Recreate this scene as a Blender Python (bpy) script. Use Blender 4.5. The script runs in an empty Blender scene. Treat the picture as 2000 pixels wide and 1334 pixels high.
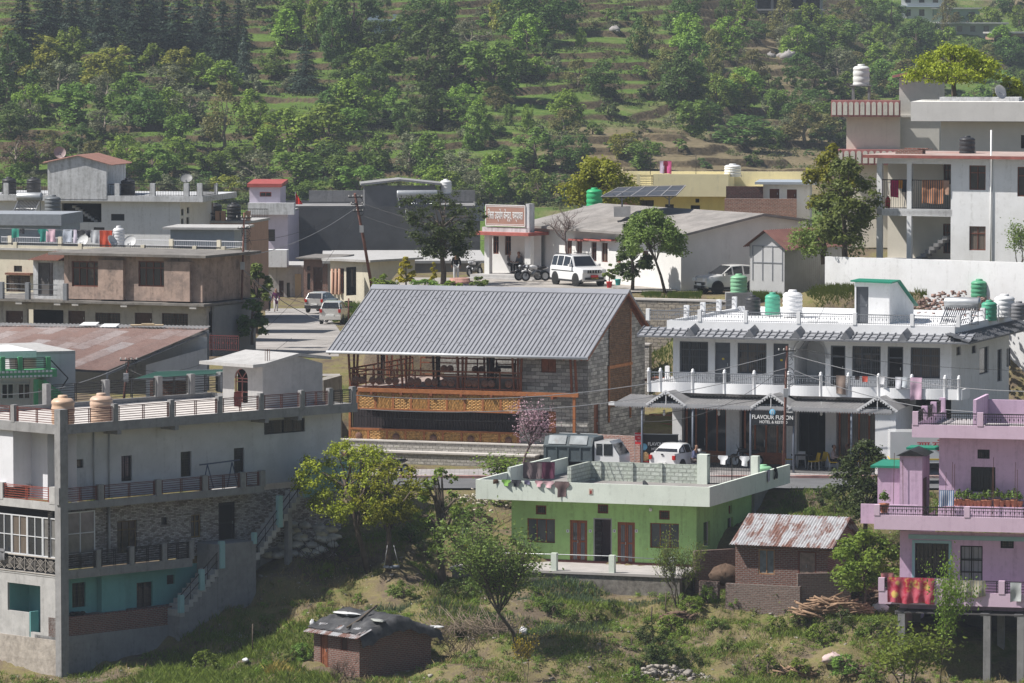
import bpy,math,random
import numpy as np
from mathutils import Vector,Matrix
from math import radians,sin,cos,pi,tan,atan2,sqrt
random.seed(7)
SC=bpy.context.scene
# camera, sky, sun, exposure
F=10000.0
PITCH=radians(3.70)
CAMZ=30.0
CP,SP=cos(PITCH),sin(PITCH)
cam=bpy.data.cameras.new('camera')
cam.lens=180.0
cam.sensor_width=36.0
cam.clip_start=1.0
cam.clip_end=6000.0
cam_o=bpy.data.objects.new('camera',cam)
SC.collection.objects.link(cam_o)
cam_o.location=(0,0,CAMZ)
cam_o.rotation_euler=(radians(90)-PITCH,0,0)
SC.camera=cam_o
SUN_EL,SUN_A=radians(52),radians(8)
world=bpy.data.worlds.new('World')
SC.world=world
world.use_nodes=True
_nt=world.node_tree
_sky=_nt.nodes.new('ShaderNodeTexSky')
_sky.sky_type='NISHITA'
_sky.sun_disc=False
_sky.sun_elevation=SUN_EL
_sky.sun_rotation=radians(262)
_sky.air_density=1.0
_sky.dust_density=1.0
_bg=_nt.nodes['Background']
_nt.links.new(_sky.outputs[0],_bg.inputs[0])
_bg.inputs[1].default_value=0.06
sun=bpy.data.lights.new('sun','SUN')
sun.energy=5.0
sun.angle=radians(0.5)
sun.color=(1.0,0.96,0.90)
sun_o=bpy.data.objects.new('sun',sun)
SC.collection.objects.link(sun_o)
S=Vector((-cos(SUN_A)*cos(SUN_EL),-sin(SUN_A)*cos(SUN_EL),sin(SUN_EL)))
sun_o.rotation_euler=S.to_track_quat('Z','Y').to_euler()
sun_o.location=(-60,200,120)
SC.view_settings.view_transform='Standard'
SC.view_settings.look='None'
SC.view_settings.exposure=0.43
SC.view_settings.gamma=1.0
SC.render.engine='CYCLES'
SC.cycles.max_bounces=5
SC.cycles.diffuse_bounces=2
SC.cycles.glossy_bounces=2
SC.cycles.transmission_bounces=2
SC.cycles.transparent_max_bounces=6
SC.cycles.volume_bounces=0
COL=SC.collection
# geometry helpers
def ray(px,py):
 u,v=(px-1000)/F,(667-py)/F
 return Vector((u,CP+v*SP,-SP+v*CP))
def W(px,py,D):
 r=ray(px,py)
 t=D/r.y
 return Vector((r.x*t,D,CAMZ+r.z*t))
def WZ(px,py,z):
 r=ray(px,py)
 t=(z-CAMZ)/r.z
 return Vector((r.x*t,r.y*t,z))
def props(o,label=None,cat=None,group=None,kind=None):
 if label:o['label']=label
 if cat:o['category']=cat
 if group:o['group']=group
 if kind:o['kind']=kind
 return o
def thing(name,label,cat,loc=(0,0,0),rz=0.0,group=None):
 o=bpy.data.objects.new(name,None)
 o.empty_display_size=0.2
 COL.objects.link(o)
 o.location=loc
 o.rotation_euler=(0,0,rz)
 return props(o,label,cat,group)
def copy_thing(o,loc,rz=None,scale=None,label=None,group=None):
 c=o.copy();COL.objects.link(c)
 c.location=loc
 if rz is not None:c.rotation_euler=(0,0,rz)
 if scale is not None:c.scale=scale if hasattr(scale,'__len__')else(scale,)*3
 if label:c['label']=label
 if group:c['group']=group
 for ch in list(o.children):
  d=ch.copy();COL.objects.link(d);d.parent=c
  for g in list(ch.children):
   e=g.copy();COL.objects.link(e);e.parent=d
 return c
def link_mesh(name,me,mats,parent=None,loc=None,rz=None):
 o=bpy.data.objects.new(name,me)
 COL.objects.link(o)
 for m in(mats if isinstance(mats,(list,tuple))else[mats]):
  me.materials.append(m)
 if parent is not None:o.parent=parent
 if loc is not None:o.location=loc
 if rz is not None:o.rotation_euler=(0,0,rz)
 return o
def np_mesh(name,v,f,smooth=False,mi=None):
 v=np.asarray(v,dtype=np.float32);f=np.asarray(f,dtype=np.int32)
 me=bpy.data.meshes.new(name)
 k=f.shape[1]
 me.vertices.add(len(v));me.vertices.foreach_set('co',v.ravel())
 me.loops.add(f.size);me.loops.foreach_set('vertex_index',f.ravel())
 me.polygons.add(len(f))
 me.polygons.foreach_set('loop_start',np.arange(0,f.size,k,dtype=np.int32))
 me.polygons.foreach_set('loop_total',np.full(len(f),k,dtype=np.int32))
 if smooth:me.polygons.foreach_set('use_smooth',np.ones(len(f),dtype=bool))
 if mi is not None:me.polygons.foreach_set('material_index',np.asarray(mi,dtype=np.int32))
 me.update();me.validate()
 return me
SPLIT=set('roof_post balcony_post teal_post window_bay_panel stilt_column pipe_rail gate_pillar terrace_post pillar deck_post corner_post bracket drain_pipe waste_pipe mirror skirt sunshade post column porch_post hanging_lantern side_stripe roof_rail cab_window roof_wall leg rope deck_joist stair_base roof_kerb switch_plate lid'.split())
class MB:
 """collects faces and links them as one mesh object"""
 def __init__(s,T=None):
  s.v=[];s.f=[];s.mi=[];s.T=T;s.m=0;s.sm=[]
 def add(s,vs,fs,smooth=False):
  b=len(s.v)
  if s.T:vs=[s.T(*p)for p in vs]
  s.v+=[tuple(p)for p in vs]
  for f in fs:
   s.f.append(tuple(b+i for i in f));s.mi.append(s.m);s.sm.append(smooth)
  return s
 def box(s,x0,x1,y0,y1,z0,z1):
  if x0>x1:x0,x1=x1,x0
  if y0>y1:y0,y1=y1,y0
  if z0>z1:z0,z1=z1,z0
  return s.add([(x0,y0,z0),(x1,y0,z0),(x1,y1,z0),(x0,y1,z0),(x0,y0,z1),(x1,y0,z1),(x1,y1,z1),(x0,y1,z1)],[(3,2,1,0),(4,5,6,7),(0,1,5,4),(1,2,6,5),(2,3,7,6),(3,0,4,7)])
 def quad(s,a,b,c,d):
  return s.add([a,b,c,d],[(0,1,2,3)])
 def bar(s,p,q,w,h=None,up=(0,0,1)):
  """rectangular bar between two points"""
  h=h or w
  p=Vector(p);q=Vector(q);d=(q-p)
  if d.length<1e-6:return s
  d.normalize();u=Vector(up)
  if abs(d.dot(u))>.98:u=Vector((0,1,0))
  r=d.cross(u).normalized()*(w/2);t=r.cross(d).normalized()*(h/2)
  vs=[p-r-t,p+r-t,p+r+t,p-r+t,q-r-t,q+r-t,q+r+t,q-r+t]
  return s.add(vs,[(3,2,1,0),(4,5,6,7),(0,1,5,4),(1,2,6,5),(2,3,7,6),(3,0,4,7)])
 def tube(s,pts,r,n=6,r1=None,caps=True,smooth=True):
  pts=[Vector(p)for p in pts]
  N=len(pts);vs=[]
  for i,p in enumerate(pts):
   d=(pts[min(i+1,N-1)]-pts[max(i-1,0)])
   if d.length<1e-9:d=Vector((0,0,1))
   d.normalize()
   u=Vector((0,0,1))if abs(d.z)<.9 else Vector((1,0,0))
   a=d.cross(u).normalized();b=a.cross(d).normalized()
   if hasattr(r,'__len__'):rr=r[i]
   else:rr=r if r1 is None else r+(r1-r)*i/max(N-1,1)
   for k in range(n):
    t=2*pi*k/n
    vs.append(p+a*(rr*cos(t))+b*(rr*sin(t)))
  fs=[]
  for i in range(N-1):
   for k in range(n):
    k2=(k+1)%n
    fs.append((i*n+k,i*n+k2,(i+1)*n+k2,(i+1)*n+k))
  s.add(vs,fs,smooth)
  if caps:
   b=len(s.v)-len(vs)
   for f in(tuple(range(b,b+n))[::-1],tuple(range(b+(N-1)*n,b+N*n))):
    s.f.append(f);s.mi.append(s.m);s.sm.append(False)
  return s
 def lathe(s,prof,n=16,c=(0,0,0),smooth=True):
  vs=[];fs=[]
  for(r,z)in prof:
   for k in range(n):
    t=2*pi*k/n
    vs.append((c[0]+r*cos(t),c[1]+r*sin(t),c[2]+z))
  for i in range(len(prof)-1):
   for k in range(n):
    k2=(k+1)%n
    fs.append((i*n+k,i*n+k2,(i+1)*n+k2,(i+1)*n+k))
  s.add(vs,fs,smooth)
  if prof[-1][0]>1e-4:
   b=len(s.v)-n
   s.f.append(tuple(range(b,b+n)));s.mi.append(s.m);s.sm.append(False)
  return s
 def prism(s,poly,axis,c0,c1):
  """extrude a 2D polygon; axis x: poly=(y,z); y: (x,z); z: (x,y)"""
  n=len(poly)
  def mk(a,b,c):
   return{'x':(c,a,b),'y':(a,c,b),'z':(a,b,c)}[axis]
  vs=[mk(a,b,c0)for a,b in poly]+[mk(a,b,c1)for a,b in poly]
  fs=[tuple(range(n))[::-1],tuple(range(n,2*n))]+[(i,(i+1)%n,n+(i+1)%n,n+i)for i in range(n)]
  return s.add(vs,fs)
 def face(s,a0,a1,z0,z1,holes=(),reveal=.15,d=0.0):
  """a wall face in (a, depth, z) space with rectangular openings and their reveals"""
  hs=[(max(h[0],a0),min(h[1],a1),max(h[2],z0),min(h[3],z1))for h in holes]
  hs=[h for h in hs if h[1]>h[0]and h[3]>h[2]]
  A=sorted({a0,a1}|{h[0]for h in hs}|{h[1]for h in hs})
  Z=sorted({z0,z1}|{h[2]for h in hs}|{h[3]for h in hs})
  for i in range(len(A)-1):
   for j in range(len(Z)-1):
    am,zm=(A[i]+A[i+1])/2,(Z[j]+Z[j+1])/2
    if any(h[0]<am<h[1]and h[2]<zm<h[3]for h in hs):continue
    s.quad((A[i],d,Z[j]),(A[i+1],d,Z[j]),(A[i+1],d,Z[j+1]),(A[i],d,Z[j+1]))
  for h in hs:
   e=d+reveal
   s.quad((h[0],d,h[2]),(h[0],e,h[2]),(h[0],e,h[3]),(h[0],d,h[3]))
   s.quad((h[1],d,h[2]),(h[1],d,h[3]),(h[1],e,h[3]),(h[1],e,h[2]))
   s.quad((h[0],d,h[3]),(h[0],e,h[3]),(h[1],e,h[3]),(h[1],d,h[3]))
   s.quad((h[0],d,h[2]),(h[1],d,h[2]),(h[1],e,h[2]),(h[0],e,h[2]))
  return s
 def build(s,name,mats,parent=None,loc=None,rz=None,label=None,cat=None,group=None,kind=None):
  if name in SPLIT and parent is not None:
   par_=list(range(len(s.v)))
   def fd(i):
    while par_[i]!=i:par_[i]=par_[par_[i]];i=par_[i]
    return i
   for f in s.f:
    for i in f[1:]:par_[fd(i)]=fd(f[0])
   gr={}
   for k,f in enumerate(s.f):gr.setdefault(fd(f[0]),[]).append(k)
   if len(gr)>1:
    o=None
    for ks in gr.values():
     q=MB();mp={}
     for k in ks:
      for i in s.f[k]:
       if i not in mp:mp[i]=len(q.v);q.v.append(s.v[i])
      q.f.append(tuple(mp[i]for i in s.f[k]));q.mi.append(s.mi[k]);q.sm.append(s.sm[k])
     o2=q.build(name,mats,parent,loc,rz,label);o=o or o2
    return o
  me=bpy.data.meshes.new(name)
  me.from_pydata(s.v,[],s.f)
  if any(s.sm):me.polygons.foreach_set('use_smooth',s.sm)
  if any(s.mi):me.polygons.foreach_set('material_index',s.mi)
  me.update()
  o=link_mesh(name,me,mats,parent,loc,rz)
  return props(o,label,cat,group,kind)
class Fr:
 """a building frame: x along the front, y into the depth, z up; traces photo points onto its own planes"""
 def __init__(s,px,py,D,yaw):
  s.o=W(px,py,D);a=radians(yaw);s.rz=-a
  s.ux=Vector((cos(a),-sin(a),0));s.uy=Vector((sin(a),cos(a),0))
  s.c=Vector((0,0,CAMZ))-s.o
 def _at(s,r,t):
  p=s.c+r*t
  return p.dot(s.ux),p.dot(s.uy),p.z
 def f(s,px,py,y=0.0):
  r=ray(px,py);t=(y-s.c.dot(s.uy))/r.dot(s.uy)
  p=s._at(r,t);return p[0],p[2]
 def g(s,px,py,x):
  r=ray(px,py);t=(x-s.c.dot(s.ux))/r.dot(s.ux)
  p=s._at(r,t);return p[1],p[2]
 def h(s,px,py,z):
  r=ray(px,py);t=(z-s.c.z)/r.z
  p=s._at(r,t);return p[0],p[1]
 def R(s,x0,y0,x1,y1,y=0.0):
  mx,my=(x0+x1)/2,(y0+y1)/2
  return(s.f(x0,my,y)[0],s.f(x1,my,y)[0],s.f(mx,y1,y)[1],s.f(mx,y0,y)[1])
 def G(s,x0,y0,x1,y1,x):
  mx,my=(x0+x1)/2,(y0+y1)/2
  a,b=s.g(x0,my,x)[0],s.g(x1,my,x)[0]
  return(min(a,b),max(a,b),s.g(mx,y1,x)[1],s.g(mx,y0,x)[1])
 def w(s,x,y,z):
  return s.o+s.ux*x+s.uy*y+Vector((0,0,z))
 def thing(s,name,label,cat,group=None):
  return thing(name,label,cat,s.o,s.rz,group)
def TF(y):
 return lambda a,d,z:(a,y+d,z)
def TR(x):
 return lambda a,d,z:(x-d,a,z)
def TL(x):
 return lambda a,d,z:(x+d,a,z)
# materials
MATS={}
def _base(name):
 m=bpy.data.materials.new(name);m.use_nodes=True
 nt=m.node_tree;b=nt.nodes['Principled BSDF']
 return m,nt,b
def N(nt,t,**kw):
 n=nt.nodes.new(t)
 for k,v in kw.items():setattr(n,k,v)
 return n
def c4(c,k=1.0):return(min(c[0]*k,1),min(c[1]*k,1),min(c[2]*k,1),1)
def mixc(nt,fac,a,b,mode='MIX'):
 n=N(nt,'ShaderNodeMix',data_type='RGBA',blend_type=mode)
 for sock,val in((n.inputs[0],fac),(n.inputs[6],a),(n.inputs[7],b)):
  if hasattr(val,'is_output')or hasattr(val,'links'):nt.links.new(val,sock)
  else:sock.default_value=val
 return n.outputs[2]
def ramp(nt,src,p0,p1,c0=(0,0,0,1),c1=(1,1,1,1)):
 n=N(nt,'ShaderNodeValToRGB')
 n.color_ramp.elements[0].position=p0;n.color_ramp.elements[0].color=c0
 n.color_ramp.elements[1].position=p1;n.color_ramp.elements[1].color=c1
 nt.links.new(src,n.inputs[0]);return n.outputs[0]
def coords(nt,scale=(1,1,1),kind='Object'):
 tc=N(nt,'ShaderNodeTexCoord');mp=N(nt,'ShaderNodeMapping')
 mp.inputs['Scale'].default_value=scale
 nt.links.new(tc.outputs[kind],mp.inputs[0]);return mp.outputs[0]
def noise(nt,vec,scale,detail=5,rough=.6,out=0):
 n=N(nt,'ShaderNodeTexNoise');n.inputs['Scale'].default_value=scale
 n.inputs['Detail'].default_value=detail;n.inputs['Roughness'].default_value=rough
 nt.links.new(vec,n.inputs['Vector']);return n.outputs[out]
def bump(nt,b,h,strength=.3,dist=.02):
 n=N(nt,'ShaderNodeBump');n.inputs['Strength'].default_value=strength;n.inputs['Distance'].default_value=dist
 nt.links.new(h,n.inputs['Height']);nt.links.new(n.outputs[0],b.inputs['Normal'])
def P(name,col,rough=.85,var=.12,scale=2.5,bmp=.15,streak=0.0,scol=(.06,.055,.05),sth=(.52,.72),metal=0.0,spec=.3,fine=30,blotch=0.0,bcol=(.3,.28,.25)):
 """painted / plastered / plain surface: tone variation, rain streaks, blotches, fine bump"""
 if name in MATS:return MATS[name]
 m,nt,b=_base(name)
 v=coords(nt)
 n1=noise(nt,v,scale)
 out=mixc(nt,ramp(nt,n1,.3,.7),c4(col,1-var),c4(col,1+var))
 if blotch>0:
  n3=noise(nt,v,scale*.35,8,.7)
  out=mixc(nt,ramp(nt,n3,.48,.62,(0,0,0,1),(blotch,)*3+(1,)),out,c4(bcol))
 if streak>0:
  vs=coords(nt,(2.2,2.2,.16))
  n2=noise(nt,vs,1.6,8,.72)
  n4=noise(nt,v,5.0,4)
  mm=N(nt,'ShaderNodeMath',operation='MULTIPLY');nt.links.new(n2,mm.inputs[0])
  m2=N(nt,'ShaderNodeMath',operation='ADD');nt.links.new(n4,m2.inputs[0]);m2.inputs[1].default_value=.5
  nt.links.new(m2.outputs[0],mm.inputs[1])
  out=mixc(nt,ramp(nt,mm.outputs[0],sth[0],sth[1],(0,0,0,1),(streak,)*3+(1,)),out,c4(scol))
 nt.links.new(out,b.inputs['Base Color'])
 b.inputs['Roughness'].default_value=rough;b.inputs['Metallic'].default_value=metal
 b.inputs['Specular IOR Level'].default_value=spec
 if bmp>0:bump(nt,b,noise(nt,v,fine,3),bmp,.02)
 MATS[name]=m;return m
def brick_vec(nt):
 tc=N(nt,'ShaderNodeTexCoord');sp=N(nt,'ShaderNodeSeparateXYZ');nt.links.new(tc.outputs['Object'],sp.inputs[0])
 ad=N(nt,'ShaderNodeMath',operation='ADD');nt.links.new(sp.outputs[0],ad.inputs[0]);nt.links.new(sp.outputs[1],ad.inputs[1])
 cb=N(nt,'ShaderNodeCombineXYZ');nt.links.new(ad.outputs[0],cb.inputs[0]);nt.links.new(sp.outputs[2],cb.inputs[1])
 return cb.outputs[0],tc.outputs['Object']
def BRICK(name,c1,c2,mortar,bw=.23,bh=.085,ms=.012,bias=0.0,wob=.012,dirt=.35,dcol=(.12,.1,.09),bst=.6,var=.4,rough=.9):
 if name in MATS:return MATS[name]
 m,nt,b=_base(name)
 v,ob=brick_vec(nt)
 nz=noise(nt,ob,6,3,.5,1)
 ad=N(nt,'ShaderNodeVectorMath',operation='MULTIPLY_ADD');nt.links.new(nz,ad.inputs[0]);ad.inputs[1].default_value=(wob,)*3;nt.links.new(v,ad.inputs[2])
 t=N(nt,'ShaderNodeTexBrick');nt.links.new(ad.outputs[0],t.inputs[0])
 t.inputs['Color1'].default_value=c4(c1);t.inputs['Color2'].default_value=c4(c2);t.inputs['Mortar'].default_value=c4(mortar)
 t.inputs['Scale'].default_value=1.0;t.inputs['Mortar Size'].default_value=ms;t.inputs['Bias'].default_value=bias
 t.inputs['Brick Width'].default_value=bw;t.inputs['Row Height'].default_value=bh;t.inputs['Mortar Smooth'].default_value=.1
 n1=noise(nt,ob,9,4)
 out=mixc(nt,1.0,t.outputs[0],ramp(nt,n1,.3,.7,(1-var,)*3+(1,),(1+0*var,)*3+(1,)),'MULTIPLY')
 n2=noise(nt,ob,.9,7,.7)
 out=mixc(nt,ramp(nt,n2,.5,.75,(0,0,0,1),(dirt,)*3+(1,)),out,c4(dcol))
 nt.links.new(out,b.inputs['Base Color']);b.inputs['Roughness'].default_value=rough
 b.inputs['Specular IOR Level'].default_value=.2
 iv=N(nt,'ShaderNodeMath',operation='SUBTRACT');iv.inputs[0].default_value=1;nt.links.new(t.outputs['Fac'],iv.inputs[1])
 m3=N(nt,'ShaderNodeMath',operation='ADD');nt.links.new(iv.outputs[0],m3.inputs[0]);nt.links.new(n1,m3.inputs[1])
 bump(nt,b,m3.outputs[0],bst,.03)
 MATS[name]=m;return m
def LEAF(name,col,col2,rough=.55,trans=.35,rnd=.25):
 if name in MATS:return MATS[name]
 m,nt,b=_base(name)
 oi=N(nt,'ShaderNodeObjectInfo')
 v=coords(nt)
 n1=noise(nt,v,1.3,3)
 gi=N(nt,'ShaderNodeNewGeometry')
 mx=N(nt,'ShaderNodeMath',operation='MULTIPLY_ADD');nt.links.new(gi.outputs['Random Per Island'],mx.inputs[0]);mx.inputs[1].default_value=.55;nt.links.new(n1,mx.inputs[2])
 out=mixc(nt,ramp(nt,mx.outputs[0],.35,1.05),c4(col),c4(col2))
 hs=N(nt,'ShaderNodeHueSaturation')
 mr=N(nt,'ShaderNodeMapRange');nt.links.new(oi.outputs['Random'],mr.inputs[0]);mr.inputs[3].default_value=1-rnd;mr.inputs[4].default_value=1+rnd
 nt.links.new(mr.outputs[0],hs.inputs['Value']);nt.links.new(out,hs.inputs['Color'])
 m4=N(nt,'ShaderNodeMapRange');nt.links.new(oi.outputs['Random'],m4.inputs[0]);m4.inputs[3].default_value=.485;m4.inputs[4].default_value=.515
 nt.links.new(m4.outputs[0],hs.inputs['Hue'])
 nt.links.new(hs.outputs[0],b.inputs['Base Color'])
 b.inputs['Roughness'].default_value=rough;b.inputs['Specular IOR Level'].default_value=.25
 if trans>0:
  tr=N(nt,'ShaderNodeBsdfTranslucent');nt.links.new(hs.outputs[0],tr.inputs[0])
  ms=N(nt,'ShaderNodeMixShader');ms.inputs[0].default_value=trans
  nt.links.new(b.outputs[0],ms.inputs[1]);nt.links.new(tr.outputs[0],ms.inputs[2])
  nt.links.new(ms.outputs[0],nt.nodes['Material Output'].inputs[0])
 MATS[name]=m;return m
def RUST(name,tin,rust,bias=.5,rough=.55,axis='x',metal=.3,patch=1.0):
 """corrugated sheet with rust in streaks down the slope"""
 if name in MATS:return MATS[name]
 m,nt,b=_base(name)
 v=coords(nt,(1.4,.25,.25)if axis=='x' else(.25,1.4,.25))
 n1=noise(nt,v,1.5*patch,7,.75)
 v2=coords(nt)
 n2=noise(nt,v2,1.1,6,.7)
 ad=N(nt,'ShaderNodeMath',operation='MULTIPLY_ADD');nt.links.new(n2,ad.inputs[0]);ad.inputs[1].default_value=.6;nt.links.new(n1,ad.inputs[2])
 f=ramp(nt,ad.outputs[0],bias+.24,bias+.34)
 r2=mixc(nt,ramp(nt,noise(nt,v2,8,5),.3,.7),c4(rust,.65),c4(rust,1.25))
 t2=mixc(nt,ramp(nt,noise(nt,v2,3,4),.3,.7),c4(tin,.8),c4(tin,1.15))
 nt.links.new(mixc(nt,f,t2,r2),b.inputs['Base Color'])
 b.inputs['Roughness'].default_value=rough;b.inputs['Metallic'].default_value=metal
 MATS[name]=m;return m
def window_glass(name,base,cur,thr):
 m,nt,b=_base(name);oi=N(nt,'ShaderNodeObjectInfo');v=coords(nt)
 w=N(nt,'ShaderNodeTexWave');vv,ob=brick_vec(nt);nt.links.new(vv,w.inputs[0]);w.inputs['Scale'].default_value=3.2;w.inputs['Distortion'].default_value=1.2
 cu=mixc(nt,w.outputs[1],c4(cur,.55),c4(cur,1.1));n1=noise(nt,vv,.9,2)
 ad=N(nt,'ShaderNodeMath',operation='MULTIPLY_ADD');nt.links.new(n1,ad.inputs[0]);ad.inputs[1].default_value=.7;nt.links.new(oi.outputs['Random'],ad.inputs[2])
 nt.links.new(mixc(nt,ramp(nt,ad.outputs[0],thr,thr+.04),mixc(nt,n1,c4(base,.5),c4(base,1.8)),cu),b.inputs['Base Color']);b.inputs['Roughness'].default_value=.09;b.inputs['Specular IOR Level'].default_value=.7
 bump(nt,b,noise(nt,v,1.5,2),.05,.02);MATS[name]=m;return m
GLASS=window_glass('dark_glass',(.024,.027,.032),(.16,.13,.11),.92);CARG=P('car_glass',(.02,.022,.026),.06,.2,1,0,spec=.8)
GLASSB=window_glass('bluish_glass',(.05,.06,.075),(.13,.13,.15),.95)
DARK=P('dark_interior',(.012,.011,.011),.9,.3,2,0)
WHITE=P('white_paint',(.73,.73,.735),.75,.06,.8,.15,streak=.55,scol=(.33,.32,.3),sth=(.54,.82),blotch=.35,bcol=(.56,.55,.53))
WHITE_W=P('weathered_white',(.58,.585,.6),.85,.08,1.5,.2,streak=.5,scol=(.2,.2,.195),sth=(.46,.64),blotch=.35,bcol=(.3,.3,.29))
CONC=P('concrete',(.27,.265,.265),.9,.15,1.8,.3,streak=.45,scol=(.1,.1,.1),blotch=.3,bcol=(.16,.155,.15))
CONC_L=P('pale_concrete',(.42,.41,.40),.9,.12,1.8,.3,streak=.35,scol=(.17,.165,.16),blotch=.25,bcol=(.25,.24,.23))
IRON=P('black_iron',(.02,.018,.018),.5,.2,4,0)
IRON_R=P('maroon_iron',(.11,.035,.028),.5,.2,4,0)
IRON_G=P('grey_iron',(.2,.21,.23),.5,.15,4,0)
WOOD_R=P('red_brown_wood',(.14,.048,.03),.6,.25,6,.1)
WOOD_D=P('dark_wood',(.07,.035,.025),.6,.25,6,.1)
STEEL=P('steel',(.45,.46,.47),.4,.1,4,0,metal=.6)
PLAST_K=P('black_plastic',(.018,.018,.02),.45,.2,3,0)
# repeated building pieces (all in face space a, depth, z)
def window(par,T,a0,a1,z0,z1,cols=2,rows=1,fm=None,pm=None,inset=.07,fw=.06,transom=None,grille=None,name='window',gm=None,label=None,open_pane=None):
 fm=fm or WOOD_R;pm=pm or GLASS
 b=MB(T);d0,d1=inset,inset+.06
 b.box(a0,a0+fw,d0,d1,z0,z1);b.box(a1-fw,a1,d0,d1,z0,z1)
 b.box(a0+fw,a1-fw,d0,d1,z0,z0+fw);b.box(a0+fw,a1-fw,d0,d1,z1-fw,z1)
 zt=z1-fw
 if transom:
  zt=z1-(z1-z0)*transom
  b.box(a0+fw,a1-fw,d0+.001,d1,zt-fw/2,zt+fw/2)
 for i in range(1,cols):
  x=a0+(a1-a0)*i/cols
  b.box(x-fw*.4,x+fw*.4,d0+.004,d1,z0+fw,z1-fw)
 for j in range(1,rows):
  z=z0+(zt-z0)*j/rows
  b.box(a0+fw,a1-fw,d0+.007,d1,z-fw*.35,z+fw*.35)
 w=b.build(name,fm,par)
 if label:w['label']=label
 p=MB(T);p.box(a0+.01,a1-.01,d0+.045,d0+.055,z0+.01,z1-.01)
 p.build('pane',pm,w)
 if grille:
  g=MB(T);nv,nh=grille
  for i in range(1,nv):
   x=a0+(a1-a0)*i/nv;g.box(x-.009,x+.009,d0-.03,d0-.012,z0+.02,z1-.02)
  for j in range(1,nh):
   z=z0+(z1-z0)*j/nh;g.box(a0+.02,a1-.02,d0-.032,d0-.014,z-.009,z+.009)
  g.build('grille',gm or IRON,w)
 return w
def door(par,T,a0,a1,z0,z1,fm=None,lm=None,inset=.1,leaves=1,panels=2,glazed=None,label=None,handle=True):
 fm=fm or WOOD_D;lm=lm or fm
 fw=.06;b=MB(T)
 b.box(a0,a0+fw,inset-.03,inset+.05,z0,z1);b.box(a1-fw,a1,inset-.03,inset+.05,z0,z1)
 b.box(a0+fw,a1-fw,inset-.03,inset+.05,z1-fw,z1)
 d=b.build('door',fm,par)
 if label:d['label']=label
 l=MB(T);w=(a1-a0-2*fw)/leaves
 for i in range(leaves):
  x0=a0+fw+i*w+.008;x1=x0+w-.016;st=min(.09,w*.2)
  l.box(x0,x0+st,inset,inset+.04,z0+.02,z1-fw);l.box(x1-st,x1,inset,inset+.04,z0+.02,z1-fw)
  for k in range(panels+1):
   zz=z0+.02+(z1-fw-z0-.02-st)*k/panels
   l.box(x0+st,x1-st,inset+.001,inset+.04,zz,zz+st)
 l.build('leaf',lm,d)
 g=MB(T);g.box(a0+fw,a1-fw,inset+.02,inset+.03,z0+.02,z1-fw)
 g.build('panel',glazed or lm,d)
 if handle:
  h=MB(T);xh=a1-fw-.08 if leaves==1 else(a0+a1)/2-.05
  h.box(xh,xh+.025,inset-.05,inset,z0+(z1-z0)*.45,z0+(z1-z0)*.45+.14)
  h.build('handle',STEEL,d)
 return d
def rail_h(par,T,a0,a1,z0,z1,n=6,d=0.0,m=None,split=True,name='railing',bar=.03):
 """panel of horizontal bars with doubled upright stiles"""
 b=MB(T);m=m or IRON_R
 ups=[a0+.02,a0+.1,a1-.1,a1-.02]
 if split and a1-a0>1.1:ups+=[(a0+a1)/2-.05,(a0+a1)/2+.05]
 for u in ups:b.box(u-.017,u+.017,d-.017,d+.017,z0,z1)
 for i in range(n):
  z=z0+(z1-z0)*(i+.5)/n
  b.box(a0,a1,d-.012,d+.012,z-bar/2,z+bar/2)
 b.box(a0,a1,d-.022,d+.022,z1-.005,z1+.03)
 return b.build(name,m,par)
def rail_v(par,T,a0,a1,z0,z1,step=.12,d=0.0,m=None,top=.05,orn=True,name='railing',bar=.016):
 """panel of slim balusters with a beaded middle"""
 b=MB(T);m=m or IRON_G
 n=max(2,int((a1-a0)/step))
 b.box(a0,a1,d-.025,d+.025,z1-top,z1);b.box(a0,a1,d-.015,d+.015,z0+.04,z0+.07)
 if orn:b.box(a0,a1,d-.015,d+.015,z1-top-.12,z1-top-.1)
 for i in range(n+1):
  x=a0+(a1-a0)*i/n
  b.box(x-bar/2,x+bar/2,d-bar/2,d+bar/2,z0,z1-top)
  if orn and i%2==0:
   zm=(z0+z1)/2
   b.box(x-bar*1.6,x+bar*1.6,d-bar,d+bar,zm-.05,zm+.05)
 return b.build(name,m,par)
def corr(b,x0,x1,fy,n_per_m=5.0,amp=.02,thick=.0,axis='x'):
 """corrugated sheet: ridges run down the slope. fy(t)->(y,z) for t in 0..1 (list of slope points)"""
 n=max(2,int((x1-x0)*n_per_m))*2
 pts=fy
 vs=[];fs=[]
 for i in range(n+1):
  x=x0+(x1-x0)*i/n;dz=amp if i%2 else-amp
  for(y,z)in pts:
   vs.append((x,y,z+dz)if axis=='x' else(y,x,z+dz))
 k=len(pts)
 for i in range(n):
  for j in range(k-1):
   fs.append((i*k+j,(i+1)*k+j,(i+1)*k+j+1,i*k+j+1))
 b.add(vs,fs)
 return b
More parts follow.
